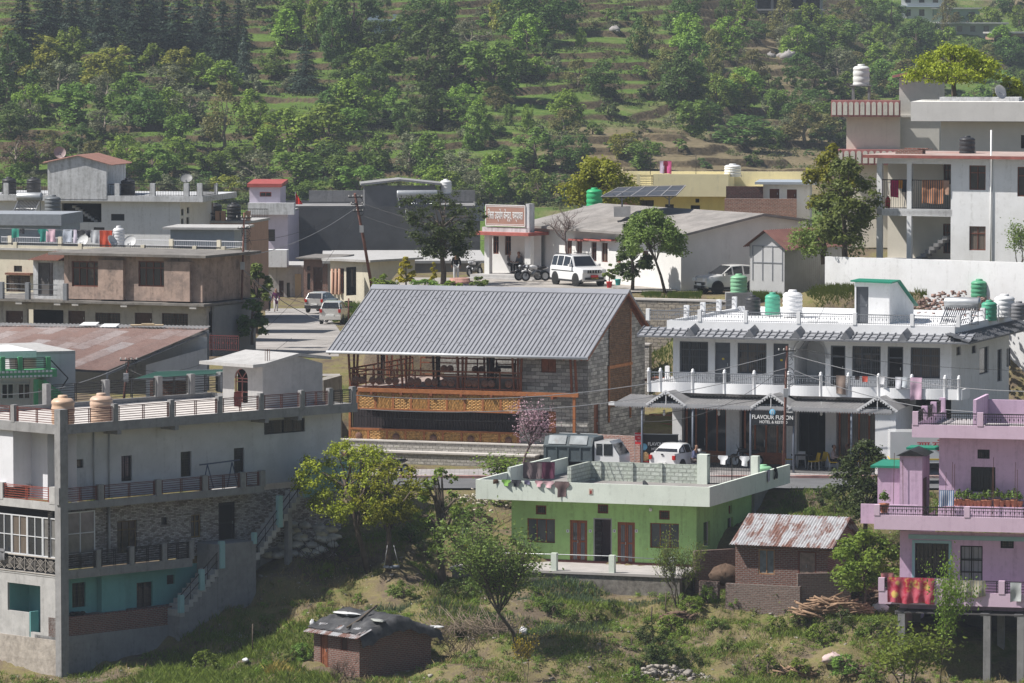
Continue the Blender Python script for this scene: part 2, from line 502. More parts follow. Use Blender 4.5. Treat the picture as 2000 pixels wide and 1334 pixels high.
# terrain
def _hash(ix,iy):
 h=np.sin(ix*127.1+iy*311.7)*43758.5453
 return h-np.floor(h)
def vnoise(x,y):
 x=np.asarray(x,float);y=np.asarray(y,float)
 ix,iy=np.floor(x),np.floor(y);fx,fy=x-ix,y-iy
 fx=fx*fx*(3-2*fx);fy=fy*fy*(3-2*fy)
 a,b,c,d=_hash(ix,iy),_hash(ix+1,iy),_hash(ix,iy+1),_hash(ix+1,iy+1)
 return(a*(1-fx)+b*fx)*(1-fy)+(c*(1-fx)+d*fx)*fy
def fbm(x,y,o=4):
 s=0;a=.5
 for i in range(o):
  s=s+a*vnoise(x*2**i+17.3*i,y*2**i-9.1*i);a*=.5
 return s
CTRL=[W(*p)for p in[(400,1330,232),(650,1330,230),(1000,1334,230),(1300,1334,230),(1600,1334,230),(1700,1334,229),(1950,1334,228),(130,1334,236),(0,1334,236),(-150,1334,236),(2150,1334,228),(600,1312,232.5),(740,1335,231),(830,1295,236),(940,1290,234),(1000,1240,237),(1150,1230,238),(1300,1240,238),(850,1180,241),(1000,1180,242),(1150,1175,243),(1300,1180,243),(760,1200,240),(650,1180,243),(700,1150,244.5),(880,1133,247),(1000,1140,246.3),(1100,1140,246),(1300,1152,244.8),(1400,1165,244),(722,1117,246.3),(790,1105,247),(600,1088,248),(540,1120,246.5),(500,1185,245),(450,1240,242),(350,1290,240),(300,1310,239),(700,1055,250),(820,1055,251),(900,1040,252),(700,1000,255),(830,975,257),(920,965,258),(760,985,256),(900,1000,254.5),(1560,1005,256),(1590,960,258.5),(1640,1010,252),(1640,1060,246),(1500,1168,242),(1640,1190,239),(1690,1210,238),(1760,1215,236),(1450,1205,240),(1400,1260,236),(1560,1250,236),(1700,1260,234),(1800,1300,231),(1900,1330,231)]]
CTRL+=[Vector(p)for p in[(-40,262,5.7),(40,262,5.7),(0,262,5.7),(-20,262,5.7),(20,262,5.7),(-60,238,-.5),(60,238,-.5),(-60,225,-3),(60,225,-3),(0,215,-3.5),(0,190,-7),(-50,190,-7),(50,190,-7),(-20,245,0),(-24,250,2),(-28,256,4),(24,250,2),(26,255,5),(10,254,4.5),(6,250,3.0),(-40,275,7.5),(-30,275,7.5),(-22,280,8),(-16,280,7.5),(-60,290,8.5),(-30,300,9.3),(-35,330,9),(-50,340,8.6),(0,276,6.0),(10,280,6.0),(20,275,6.0),(30,270,6),(40,280,9),(-4,285,6.4),(5,285,7),(0,300,13.8),(-6,296,13.8),(10,300,13.7),(-3,320,13.4),(12,325,13.4),(15,292,13.6),(20,288,14.4),(24,292,15.5),(30,295,16),(40,300,16.5),(22,310,15.5),(45,330,17),(16,345,14.5),(0,350,11.5),(-10,345,10),(30,350,15),(0,400,8.5),(-40,400,7.5),(40,400,10),(-80,380,7),(80,380,14),(-14,380,8.3)]]
CTRL=np.array([[p[0],p[1],p[2]]for p in CTRL])
ZONES=[(-60,60,259.2,272.5,5.70,2.0),(-6.5,14.5,292,312,13.72,1.0),(-10.5,5.0,271,292.6,5.3,1.0),(5,26,269,283,5.7,1.5)]
def height(x,y):
 x=np.asarray(x,float);y=np.asarray(y,float)
 num=0;den=0
 for c in CTRL:
  w=1.0/(((x-c[0])**2+(y-c[1])**2*1.3+.6)**2.2)
  num=num+w*c[2];den=den+w
 z=num/den
 rough=(fbm(x*.55,y*.55,4)-.47)*1.0+(fbm(x*2.1+5,y*2.1,3)-.45)*.42
 amp=np.clip((258.5-y)/3,.12,1)
 z=z+rough*amp*.8
 st=.75;q=z/st+(fbm(x*.12,y*.1,2)-.5)*1.2;fr=q-np.floor(q)
 zt=(np.floor(q)+np.where(fr<.6,fr*.45,.27+(fr-.6)*1.825)-(q-z/st))*st
 k=np.clip((247-y)/3,0,1)*.85
 z=z*(1-k)+zt*k
 sx=np.clip(np.minimum(np.minimum(x+22,-7.5-x),np.minimum(y-273,374-y))/1.2,0,1)
 z=z*(1-sx)+sx*np.where(y<299,5.8+(y-273)*.151,9.73-(y-299)*.0185)
 for(x0,x1,y0,y1,zz,bl)in ZONES:
  m=np.minimum(np.minimum(x-x0,x1-x),np.minimum(y-y0,y1-y))
  k=np.clip(m/bl+1,0,1);k=k*k*(3-2*k)
  z=z*(1-k)+zz*k
 return z
def hz(x,y):return float(height(np.array([x]),np.array([y]))[0])
def GP(px,py,lo=222.0,hi=262.0):
 """where the ray of a photo point meets the near ground"""
 r=ray(px,py);a=np.linspace(lo,hi,240)
 g=height(r.x/r.y*a,a);zz=CAMZ+r.z/r.y*a
 i=np.argmax(g>=zz)if(g>=zz).any()else len(a)-1
 D=float(a[i]);x=r.x/r.y*D
 return Vector((x,D,hz(x,D)))
xs=np.concatenate([np.arange(-120,-28,4),np.arange(-28,28,.3),np.arange(28,124,4)])
ys=np.concatenate([np.arange(150,224,6),np.arange(224,262,.25),np.arange(262,312,1.0),np.arange(312,446,4)])
X,Y=np.meshgrid(xs,ys);Z=height(X,Y)
V=np.stack([X,Y,Z],-1).reshape(-1,3);nx=len(xs)
I=(np.arange(len(ys)-1)[:,None]*nx+np.arange(nx-1)[None,:]).ravel()
Q=np.stack([I,I+1,I+1+nx,I+nx],-1)
def ground_mat():
 m,nt,b=_base('slope_ground')
 v=coords(nt)
 n1=noise(nt,v,.35,8,.65);n2=noise(nt,v,1.7,8,.7);n3=noise(nt,v,9,5,.7)
 soil=mixc(nt,ramp(nt,n2,.3,.7),(.095,.072,.05,1),(.21,.165,.118,1))
 soil=mixc(nt,ramp(nt,n3,.35,.7),mixc(nt,.5,soil,(.13,.1,.075,1)),soil)
 grass=mixc(nt,ramp(nt,n2,.3,.7),(.055,.085,.022,1),(.12,.145,.04,1))
 dry=mixc(nt,ramp(nt,n3,.3,.7),(.15,.13,.055,1),(.23,.195,.095,1))
 f=N(nt,'ShaderNodeMath',operation='MULTIPLY_ADD');nt.links.new(n2,f.inputs[0]);f.inputs[1].default_value=.5;nt.links.new(n1,f.inputs[2])
 o=mixc(nt,ramp(nt,f.outputs[0],.66,.82),soil,dry)
 o=mixc(nt,ramp(nt,f.outputs[0],.82,.95),o,grass)
 nt.links.new(o,b.inputs['Base Color']);b.inputs['Roughness'].default_value=.95;b.inputs['Specular IOR Level'].default_value=.1
 bump(nt,b,mixc(nt,.5,n3,n2),.8,.12)
 return m
ground=link_mesh('ground',np_mesh('ground',V,Q,True),ground_mat())
ground['kind']='structure'
DL,DB=545.0,200.0
def hill_DT(px):return 700+np.interp(px,[-300,0,900,1350,1500,1700,2300],[0,0,20,60,150,240,300])
def hill_t(px,D):
 T=hill_DT(px)
 return(D-DL)/(T-DL)
def hill_h(x,y):
 x=np.asarray(x,float);y=np.asarray(y,float)
 px=1000+x/y*F
 t=hill_t(px,y)
 sy=np.where(t<0,405+(-t)*500,np.where(t<1,405-460*t,-55-(t-1)*220))
 z=CAMZ-(sy-20)/F*y
 z=np.where(t<0,np.maximum(z,4.0),z)
 lx=px-np.interp(y,[600,900],[1700,1330])
 z=z+2.5*np.exp(-(lx/130)**2)*np.clip(t*2,0,1)
 z=z+(fbm(x*.03,y*.03,4)-.47)*6.5*np.clip(t*4+.2,0,1)
 st=1.35;q=z/st+(fbm(x*.012+4,y*.02,3)-.45)*3+(fbm(x*.09+4,y*.09,3)-.45)*1.3
 fr=q-np.floor(q)
 zt=(np.floor(q)+np.where(fr<.87,fr*.4,.348+(fr-.87)*5.015)-(q-z/st))*st
 zt=zt+(fbm(x*.4,y*.3,3)-.47)*.35
 return zt
def hhz(x,y):return float(hill_h(np.array([x]),np.array([y]))[0])
def HP(px,py):
 """where the ray of a photo point meets the hillside"""
 r=ray(px,py);a=np.linspace(DL-20,1150,900)
 g=hill_h(r.x/r.y*a,a);zz=CAMZ+r.z/r.y*a
 i=int(np.argmax(g>=zz))if(g>=zz).any()else len(a)-1
 D=float(a[i]);x=r.x/r.y*D
 return Vector((x,D,float(g[i])))
pxs=np.arange(-900,2901,8.0)
Ds=np.concatenate([np.arange(430,545,8),np.arange(545,760,.5),np.arange(760,1000,1.5),np.arange(1000,1500,20)])
PX,DD=np.meshgrid(pxs,Ds)
HX=(PX-1000)/F*DD
HZ=hill_h(HX,DD)
V=np.stack([HX,DD,HZ],-1).reshape(-1,3);nx=len(pxs)
I=(np.arange(len(Ds)-1)[:,None]*nx+np.arange(nx-1)[None,:]).ravel()
Q=np.stack([I,I+1,I+1+nx,I+nx],-1)
def hill_mat():
 m,nt,b=_base('hillside_ground')
 v=coords(nt)
 gi=N(nt,'ShaderNodeNewGeometry');sp=N(nt,'ShaderNodeSeparateXYZ');nt.links.new(gi.outputs['Normal'],sp.inputs[0])
 n1=noise(nt,v,.022,6,.6);n2=noise(nt,v,.3,7,.7);n3=noise(nt,v,1.5,5,.7)
 green=mixc(nt,ramp(nt,n2,.3,.7),(.07,.125,.025,1),(.14,.205,.045,1))
 dry=mixc(nt,ramp(nt,n3,.3,.7),(.15,.125,.07,1),(.25,.20,.125,1))
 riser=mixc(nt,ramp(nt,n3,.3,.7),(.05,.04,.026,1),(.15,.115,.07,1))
 so=N(nt,'ShaderNodeSeparateXYZ');nt.links.new(v,so.inputs[0])
 dv=N(nt,'ShaderNodeMath',operation='DIVIDE');nt.links.new(so.outputs[0],dv.inputs[0]);nt.links.new(so.outputs[1],dv.inputs[1])
 mr=N(nt,'ShaderNodeMapRange');nt.links.new(dv.outputs[0],mr.inputs[0])
 for i,q in enumerate((-.03,.05,.68,.585)):mr.inputs[1+i].default_value=q
 ad=N(nt,'ShaderNodeMath',operation='MULTIPLY_ADD');nt.links.new(n2,ad.inputs[0]);ad.inputs[1].default_value=.45;nt.links.new(n1,ad.inputs[2])
 sb=N(nt,'ShaderNodeMath',operation='SUBTRACT');nt.links.new(ad.outputs[0],sb.inputs[0]);nt.links.new(mr.outputs[0],sb.inputs[1])
 at=N(nt,'ShaderNodeAttribute',attribute_name='dryness');a2=N(nt,'ShaderNodeMath',operation='MULTIPLY_ADD');nt.links.new(at.outputs['Fac'],a2.inputs[0]);a2.inputs[1].default_value=.35;nt.links.new(sb.outputs[0],a2.inputs[2])
 o=mixc(nt,ramp(nt,a2.outputs[0],.12,.28),green,dry)
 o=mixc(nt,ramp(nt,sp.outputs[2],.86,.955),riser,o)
 nt.links.new(o,b.inputs['Base Color']);b.inputs['Roughness'].default_value=1;b.inputs['Specular IOR Level'].default_value=.05
 bump(nt,b,n3,.8,.5)
 return m
hill=link_mesh('hillside',np_mesh('hillside',V,Q,True),hill_mat())
hill['kind']='structure'
_t=hill_t(PX,DD);_sp=np.exp(-((PX-np.interp(DD,[600,900],[1700,1330]))/75)**2)*np.clip(_t*4,0,1)+.7*np.clip((PX-950)/200,0,1)*np.clip((1680-PX)/80,0,1)*np.clip(1-np.abs(_t-.2)/.25,0,1)
hill.data.attributes.new('dryness','FLOAT','POINT').data.foreach_set('value',_sp.astype(np.float32).ravel())
ASPH=P('asphalt',(.13,.13,.135),.9,.15,.8,.2,blotch=.25,bcol=(.2,.19,.18),fine=60)
PAVER=BRICK('grey_pavers',(.36,.34,.335),(.30,.285,.28),(.2,.19,.185),.4,.2,.012,dirt=.25,var=.2)
STREET=P('street_concrete',(.33,.31,.295),.92,.22,.5,.3,blotch=.6,bcol=(.23,.215,.2),fine=25,streak=.35,scol=(.2,.19,.18))
def sheet(name,pts,z,m,th=.0):
 b=MB();n=len(pts)
 b.add([(p[0],p[1],z if th==0 else z)for p in pts],[tuple(range(n))])
 return b.build(name,m,kind='structure')
sheet('road',[(-70,258.9),(70,258.9),(70,264.4),(-70,264.4)],5.80,ASPH)
_k=MB();_k.box(-14,30,264.4,264.75,5.6,5.93);_k.build('kerb',P('red_white_kerb',(.36,.2,.18),.9,.3,1.5,.2,blotch=.5,bcol=(.5,.47,.45)),kind='structure')
def flat_brick(name,c1,c2,mo,bw,bh):
 m,nt,b=_base(name);t=N(nt,'ShaderNodeTexBrick');v=coords(nt);nt.links.new(v,t.inputs[0])
 t.inputs['Color1'].default_value=c4(c1);t.inputs['Color2'].default_value=c4(c2);t.inputs['Mortar'].default_value=c4(mo)
 t.inputs['Scale'].default_value=1;t.inputs['Brick Width'].default_value=bw;t.inputs['Row Height'].default_value=bh;t.inputs['Mortar Size'].default_value=.02
 o=mixc(nt,1.0,t.outputs[0],ramp(nt,noise(nt,v,1.2,6),.3,.7,(.75,)*3+(1,),(1.05,)*3+(1,)),'MULTIPLY')
 nt.links.new(o,b.inputs['Base Color']);b.inputs['Roughness'].default_value=.9;return m
PAVE=flat_brick('zigzag_pavers',(.42,.39,.38),(.30,.275,.27),(.2,.185,.18),.5,.32)
sheet('pavement',[(-14,264.75),(30,264.75),(30,273),(2,273),(-2,268.6),(-14,268.6)],5.90,PAVE)
_p=MB()
for i in range(12):
 y0,y1=294+i*6.7,294+(i+1)*6.7
 def _e(y):
  c=np.interp(y,[294,303,330,350,375],[-13.2,-13.2,-13.6,-14.6,-16.2]);w=np.interp(y,[294,303,330,375],[3.3,2.9,2.6,1.9])
  return c-w,c+w
 a,b_=_e(y0),_e(y1)
 _p.add([(a[0],y0,hz(-14,y0)+.03),(a[1],y0,hz(-14,y0)+.03),(b_[1],y1,hz(-14,y1)+.03),(b_[0],y1,hz(-14,y1)+.03)],[(0,1,2,3)])
_p.build('street',STREET,kind='structure')
YARD=P('yard_dirt',(.31,.285,.26),.95,.25,.5,.3,blotch=.6,bcol=(.4,.37,.34))
sheet('yard',[(-7.0,294.4),(5.2,294.2),(9.5,296),(9.5,309),(-7.0,311)],13.80,YARD)
_hz=MB();_hz.box(-320,320,-8,1600,-40,75)
_hm=bpy.data.materials.new('haze');_hm.use_nodes=True;_ht=_hm.node_tree;_ht.nodes.clear()
_ho=_ht.nodes.new('ShaderNodeOutputMaterial');_hv=_ht.nodes.new('ShaderNodeVolumePrincipled')
_hv.inputs['Color'].default_value=(.78,.87,1.0,1);_hv.inputs['Density'].default_value=.00015;_hv.inputs['Anisotropy'].default_value=.0
_ht.links.new(_hv.outputs[0],_ho.inputs['Volume'])
HAZE=_hz.build('haze',_hm,kind='stuff')
# plants
def leaf_quads(P_,nrm,size,rng,asp=.55):
 n=len(P_)
 nrm=nrm/(np.linalg.norm(nrm,axis=1,keepdims=True)+1e-9)
 a=rng.normal(size=(n,3));a-=nrm*(a*nrm).sum(1,keepdims=True)
 a/=np.linalg.norm(a,axis=1,keepdims=True)+1e-9
 b=np.cross(nrm,a)
 s=(size*rng.uniform(.6,1.3,n))[:,None]
 v=np.stack([P_-a*s*.5,P_+b*s*asp*.5+nrm*s*.08,P_+a*s*.5,P_-b*s*asp*.5+nrm*s*.08],1)
 return v.reshape(-1,3),np.arange(4*n).reshape(n,4)
def cloud(centers,radii,n,size,rng,vert=1.0,up=.5,shell=.55,asp=.6):
 centers=np.asarray(centers,float);radii=np.asarray(radii,float)
 p=radii**2;p/=p.sum()
 k=rng.choice(len(centers),n,p=p)
 d=rng.normal(size=(n,3));d/=np.linalg.norm(d,axis=1,keepdims=True)
 low=d[:,2]<-.5;d[low,2]*=-rng.uniform(.2,1,low.sum())
 r=radii[k]*(shell+(1-shell)*rng.random(n))*rng.uniform(.75,1.12,n)
 pos=centers[k]+d*r[:,None]*np.array([1,1,vert])
 nrm=d+rng.normal(size=(n,3))*.55+np.array([0,0,up])
 return leaf_quads(pos,nrm,size,rng,asp)
def merge(parts):
 vs,fs,o=[],[],0
 for v,f in parts:
  vs.append(v);fs.append(f+o);o+=len(v)
 return np.concatenate(vs),np.concatenate(fs)
def crown_clumps(h,w,base,rng,n,shape='round',cr=1.0):
 """clump centres of a crown from height base to h"""
 C,R=[],[]
 H=h-base
 tries=0
 while len(C)<n and tries<n*30:
  tries+=1
  t=rng.random();ang=rng.random()*2*pi
  if shape=='round':prof=sqrt(max(0,1-(2*t-.95)**2))
  elif shape=='cone':prof=(1-t)**.8*.95+.08
  elif shape=='vase':prof=(.35+.75*t)*sqrt(max(0,1-max(0,(t-.55)/.47)**2))
  elif shape=='tall':prof=.8*sin(pi*min(1,.12+t*.88))+.15
  elif shape=='dome':prof=sqrt(max(0,1-(t*.97)**2))
  rr=(w/2)*prof*sqrt(rng.uniform(.15,1))*(1.12-.26*cr)
  r=(w*.5)*rng.uniform(.2,.36)*(1.1-.4*t)*cr
  C.append((rr*cos(ang),rr*sin(ang),base+H*(.06+.86*t)));R.append(r)
 return np.array(C),np.array(R)
def limbs(h,w,base,C,rng,r0,lean=(0,0),n=7):
 b=MB()
 zt=base+(h-base)*.45
 pts=[(0,0,-.3)]
 for i in range(1,5):
  t=i/4;pts.append((lean[0]*t+rng.normal()*r0*.4,lean[1]*t+rng.normal()*r0*.4,zt*t))
 b.tube(pts,[r0*1.25,r0,r0*.85,r0*.7,r0*.5],7)
 idx=rng.permutation(len(C))[:n]
 for i in idx:
  c=C[i];k=rng.integers(2,5);s=Vector(pts[k]);e=Vector(c);m=s.lerp(e,.5)+Vector((rng.normal()*.1*w*.2,rng.normal()*.1*w*.2,.06*h))
  if e.z<s.z:continue
  b.tube([s,m,e],[r0*.45,r0*.28,r0*.1],5,caps=False)
 return b
def fit(t,h,w):
 z=0;a=[]
 for c in t.children:
  co=np.empty(len(c.data.vertices)*3,np.float32);c.data.vertices.foreach_get('co',co);co=co.reshape(-1,3);z=max(z,float(np.percentile(co[:,2],99.6)));a.append(co[:,0])
 a=np.concatenate(a);t.scale=(w/float(np.percentile(a,99)-np.percentile(a,1)),)*2+(h/z,)
BARK=P('bark',(.1,.078,.06),.95,.3,4,.5)
BARK_P=P('pale_bark',(.2,.17,.14),.95,.3,4,.5)
def make_tree(name,h,w,base,n_clump,n_leaf,size,leaf,shape='round',seed=1,r0=None,up=.5,vert=1.0,bark=None,lean=(0,0),nl=7,shell=.5,label=None,cat='tree',group=None,crown_name='crown',asp=.6,cr=1.0):
 rng=np.random.default_rng(seed)
 C,R=crown_clumps(h,w,base,rng,n_clump,shape,cr)
 C[:,0]+=lean[0]*(C[:,2]/h);C[:,1]+=lean[1]*(C[:,2]/h)
 v,f=cloud(C,R,n_leaf,size,rng,vert,up,shell,asp)
 t=thing(name,label,cat,group=group)
 link_mesh(crown_name,np_mesh(crown_name,v,f),leaf,t)
 limbs(h,w,base,C,rng,r0 or w*.035,lean,nl).build('trunk',bark or BARK,t)
 return t
def make_conifer(name,h,w,n_tier,size,leaf,seed=1,base=.06,label=None):
 rng=np.random.default_rng(seed)
 pos,nrm=[],[]
 for i in range(n_tier):
  t=(i+rng.uniform(-.3,.3))/n_tier;t=min(max(t,0),1)
  z=h*(base+(1-base)*t);L=w*.5*(1-t)**.85*rng.uniform(.75,1.15)+.12
  nb=int(6+8*(1-t))
  for j in range(nb):
   a=2*pi*(j+rng.random())/nb;ll=L*rng.uniform(.7,1.1);k=max(4,int(ll/size*7))
   s=rng.random(k)**.7
   sp=(rng.random(k)-.5)*.55*ll*(.4+.6*s)
   x=cos(a)*ll*s-sin(a)*sp;y=sin(a)*ll*s+cos(a)*sp
   zz=z+ll*(.12*s-.34*s*s)+rng.normal(size=k)*size*.22
   pos.append(np.stack([x,y,zz],1));nrm.append(np.stack([.35*cos(a)+rng.normal(size=k)*.35,.35*sin(a)+rng.normal(size=k)*.35,np.ones(k)],1))
 v,f=leaf_quads(np.concatenate(pos),np.concatenate(nrm),size,rng,.5)
 t=thing(name,label,'tree')
 link_mesh('crown',np_mesh('crown',v,f),leaf,t)
 b=MB();b.tube([(0,0,-.4),(0,0,h*.5),(0,0,h*.97)],[w*.045,w*.03,w*.008],7);b.build('trunk',BARK,t)
 return t
def make_bare(name,h,w,n,col,seed=1,label=None,leaf=None,nleaf=0,lsize=.1,lstems=1,group=None,r0=None,twig=1.0,cat='tree'):
 """branching stems with few or no leaves"""
 rng=np.random.default_rng(seed);b=MB();tips=[]
 r0=r0 or h*.012
 def br(p,d,L,r,lev):
  segs=3;pts=[p];q=Vector(p);dd=Vector(d)
  for i in range(segs):
   dd=(dd+Vector(rng.normal(size=3))*.13+Vector((0,0,.07))).normalized();q=q+dd*(L/segs);pts.append(q.copy())
  b.tube(pts,[r,r*.85,r*.7,r*.5],5 if lev<2 else 4,caps=False)
  tips.extend(pts[1:]if lev>=1 else pts[2:])
  if lev>=3:return
  for k in range(n[lev]):
   s=pts[rng.integers(1 if lev else 2,segs+1)]
   ang=rng.random()*2*pi;sp=rng.uniform(.35,.8)*(w/h)*1.3
   nd=(dd+Vector((cos(ang)*sp,sin(ang)*sp,rng.uniform(0,.35)))).normalized()
   br(s,nd,L*rng.uniform(.45,.75),r*.5,lev+1)
 for i in range(lstems):
  a=rng.random()*6.28
  br(Vector((cos(a)*.1*(lstems>1),sin(a)*.1*(lstems>1),-.15)),Vector((cos(a)*.3*(lstems>1),sin(a)*.3*(lstems>1),1)).normalized(),h*.5,r0,0)
 t=thing(name,label,cat,group=group)
 b.build('trunk',P('twig_'+str(col),col,.9,.25,5,0),t)
 if nleaf:
  T_=np.array([list(p)for p in tips]);k=rng.integers(0,len(T_),nleaf)
  pos=T_[k]+rng.normal(size=(nleaf,3))*lsize*twig
  v,f=leaf_quads(pos,rng.normal(size=(nleaf,3))+np.array([0,0,.5]),lsize,rng,.6)
  link_mesh('crown',np_mesh('crown',v,f),leaf,t)
 return t
L_MID=LEAF('leaf_mid_green',(.075,.14,.025),(.20,.30,.055))
L_BRI=LEAF('leaf_bright_green',(.11,.19,.024),(.27,.38,.055))
L_DRK=LEAF('leaf_dark_green',(.042,.085,.022),(.115,.185,.04))
L_YEL=LEAF('leaf_yellow_green',(.16,.18,.025),(.33,.33,.055))
L_OLV=LEAF('leaf_olive',(.13,.13,.045),(.25,.235,.08))
L_CED=LEAF('needles_blue_green',(.018,.036,.026),(.05,.082,.05),trans=.1)
L_PUR=LEAF('leaf_young_brown',(.14,.09,.07),(.22,.15,.10))
L_GRY=LEAF('leaf_grey_green',(.12,.14,.075),(.22,.235,.13))
PROTO={}
def hill_proto():
 mk=make_tree
 PROTO['bl']=[mk('broadleaf_tree',7,6.2,.1,40,3000,.42,L_MID,'tall',11,vert=1.5),mk('broadleaf_tree',8,6,.2,40,3000,.42,L_MID,'vase',12,vert=1.7),mk('broadleaf_tree',7,6.2,.1,38,2800,.42,L_BRI,'round',13,vert=1.4)]
 PROTO['bd']=[mk('broadleaf_tree',8,7.4,.1,46,3300,.44,L_DRK,'round',21,vert=1.3),mk('broadleaf_tree',9,7.5,.2,48,3300,.44,L_DRK,'tall',22,vert=1.4)]
 PROTO['bb']=[mk('broadleaf_tree',7,6.5,.1,40,3000,.42,L_BRI,'round',26,vert=1.4),mk('broadleaf_tree',8,6,.1,40,3000,.42,L_BRI,'tall',27,vert=1.5)]
 PROTO['by']=[mk('broadleaf_tree',7,5.6,.2,34,2600,.4,L_YEL,'vase',31,vert=1.6),mk('broadleaf_tree',6.5,6,.1,36,2700,.4,L_YEL,'tall',32,vert=1.4)]
 PROTO['bo']=[mk('broadleaf_tree',8,6,.5,36,2200,.34,L_OLV,'tall',41,vert=1.4,bark=BARK_P),mk('broadleaf_tree',7,6.2,.4,34,2000,.34,L_GRY,'tall',42,vert=1.3,bark=BARK_P)]
 PROTO['br']=[mk('broadleaf_tree',7,6,.5,30,1100,.3,L_PUR,'vase',51,vert=1.5,bark=BARK_P,nl=18)]
 PROTO['dd']=[make_conifer('conifer_tree',12,7.2,24,.42,L_CED,61),make_conifer('conifer_tree',12,6.2,26,.4,L_CED,62),make_conifer('conifer_tree',11,8,20,.45,L_CED,63,.12)]
 PROTO['sh']=[mk('shrub',2.6,3.6,.0,18,900,.34,L_DRK,'dome',71,cat='shrub',nl=4),mk('shrub',2.8,3.2,.0,16,850,.34,L_MID,'dome',72,cat='shrub',nl=4),mk('shrub',2.2,3.2,.0,16,800,.3,L_GRY,'dome',73,cat='shrub',nl=5)]
hill_proto()
ADJ={'bl':'fresh green','bd':'dark dense','bb':'bright green','by':'yellow green','bo':'pale olive','br':'brownish bare','dd':'blue green conifer','sh':'low rounded'}
def place_word(px,py):
 cols=[(150,'above the gabled stair tower'),(420,'above the long white house'),(560,'above the red roofed tower'),(720,'above the grey plaster wall'),(800,'below the blue grey farmhouse'),(960,'above the grey rooftop cabin'),(1090,'above the brown signboard'),(1260,'behind the green tank'),(1420,'above the yellow house'),(1560,'by the dry grassy spur'),(1700,'above the stilted tank'),(9999,'by the far houses')]
 c=next(t for x,t in cols if px<x)
 r='high up' if py<110 else 'halfway up' if py<240 else 'at the foot'
 return r+' '+c
_used=set()
def hill_tree(px,py,h,w,kind,k=None):
 ps=PROTO[kind];i=random.randrange(len(ps))if k is None else k
 p=HP(px,py);src=ps[i]
 ph=src['ph'];pw=src['pw']
 sz=h*p.y/F/ph;sx=w*p.y/F/pw
 noun='tree' if kind!='sh' else 'bush'
 big=' tall' if h>105 and kind!='dd' else ' small' if h<50 and kind!='sh' else ''
 lab=(ADJ[kind]+big+' '+noun+' '+place_word(px,py))
 o=copy_thing(src,p-Vector((0,0,.15)),random.random()*6.28,(sx,sx,sz),lab,lab.replace(noun,noun+'s' if noun=='tree' else 'bushes',1))
 return o
for k_,l_ in PROTO.items():
 for o in l_:
  me=[c for c in o.children if c.name.startswith('crown')][0].data
  co=np.empty(len(me.vertices)*3,np.float32);me.vertices.foreach_get('co',co);co=co.reshape(-1,3)
  o['ph']=float(co[:,2].max());o['pw']=float(np.percentile(np.abs(co[:,0]),98)*2)
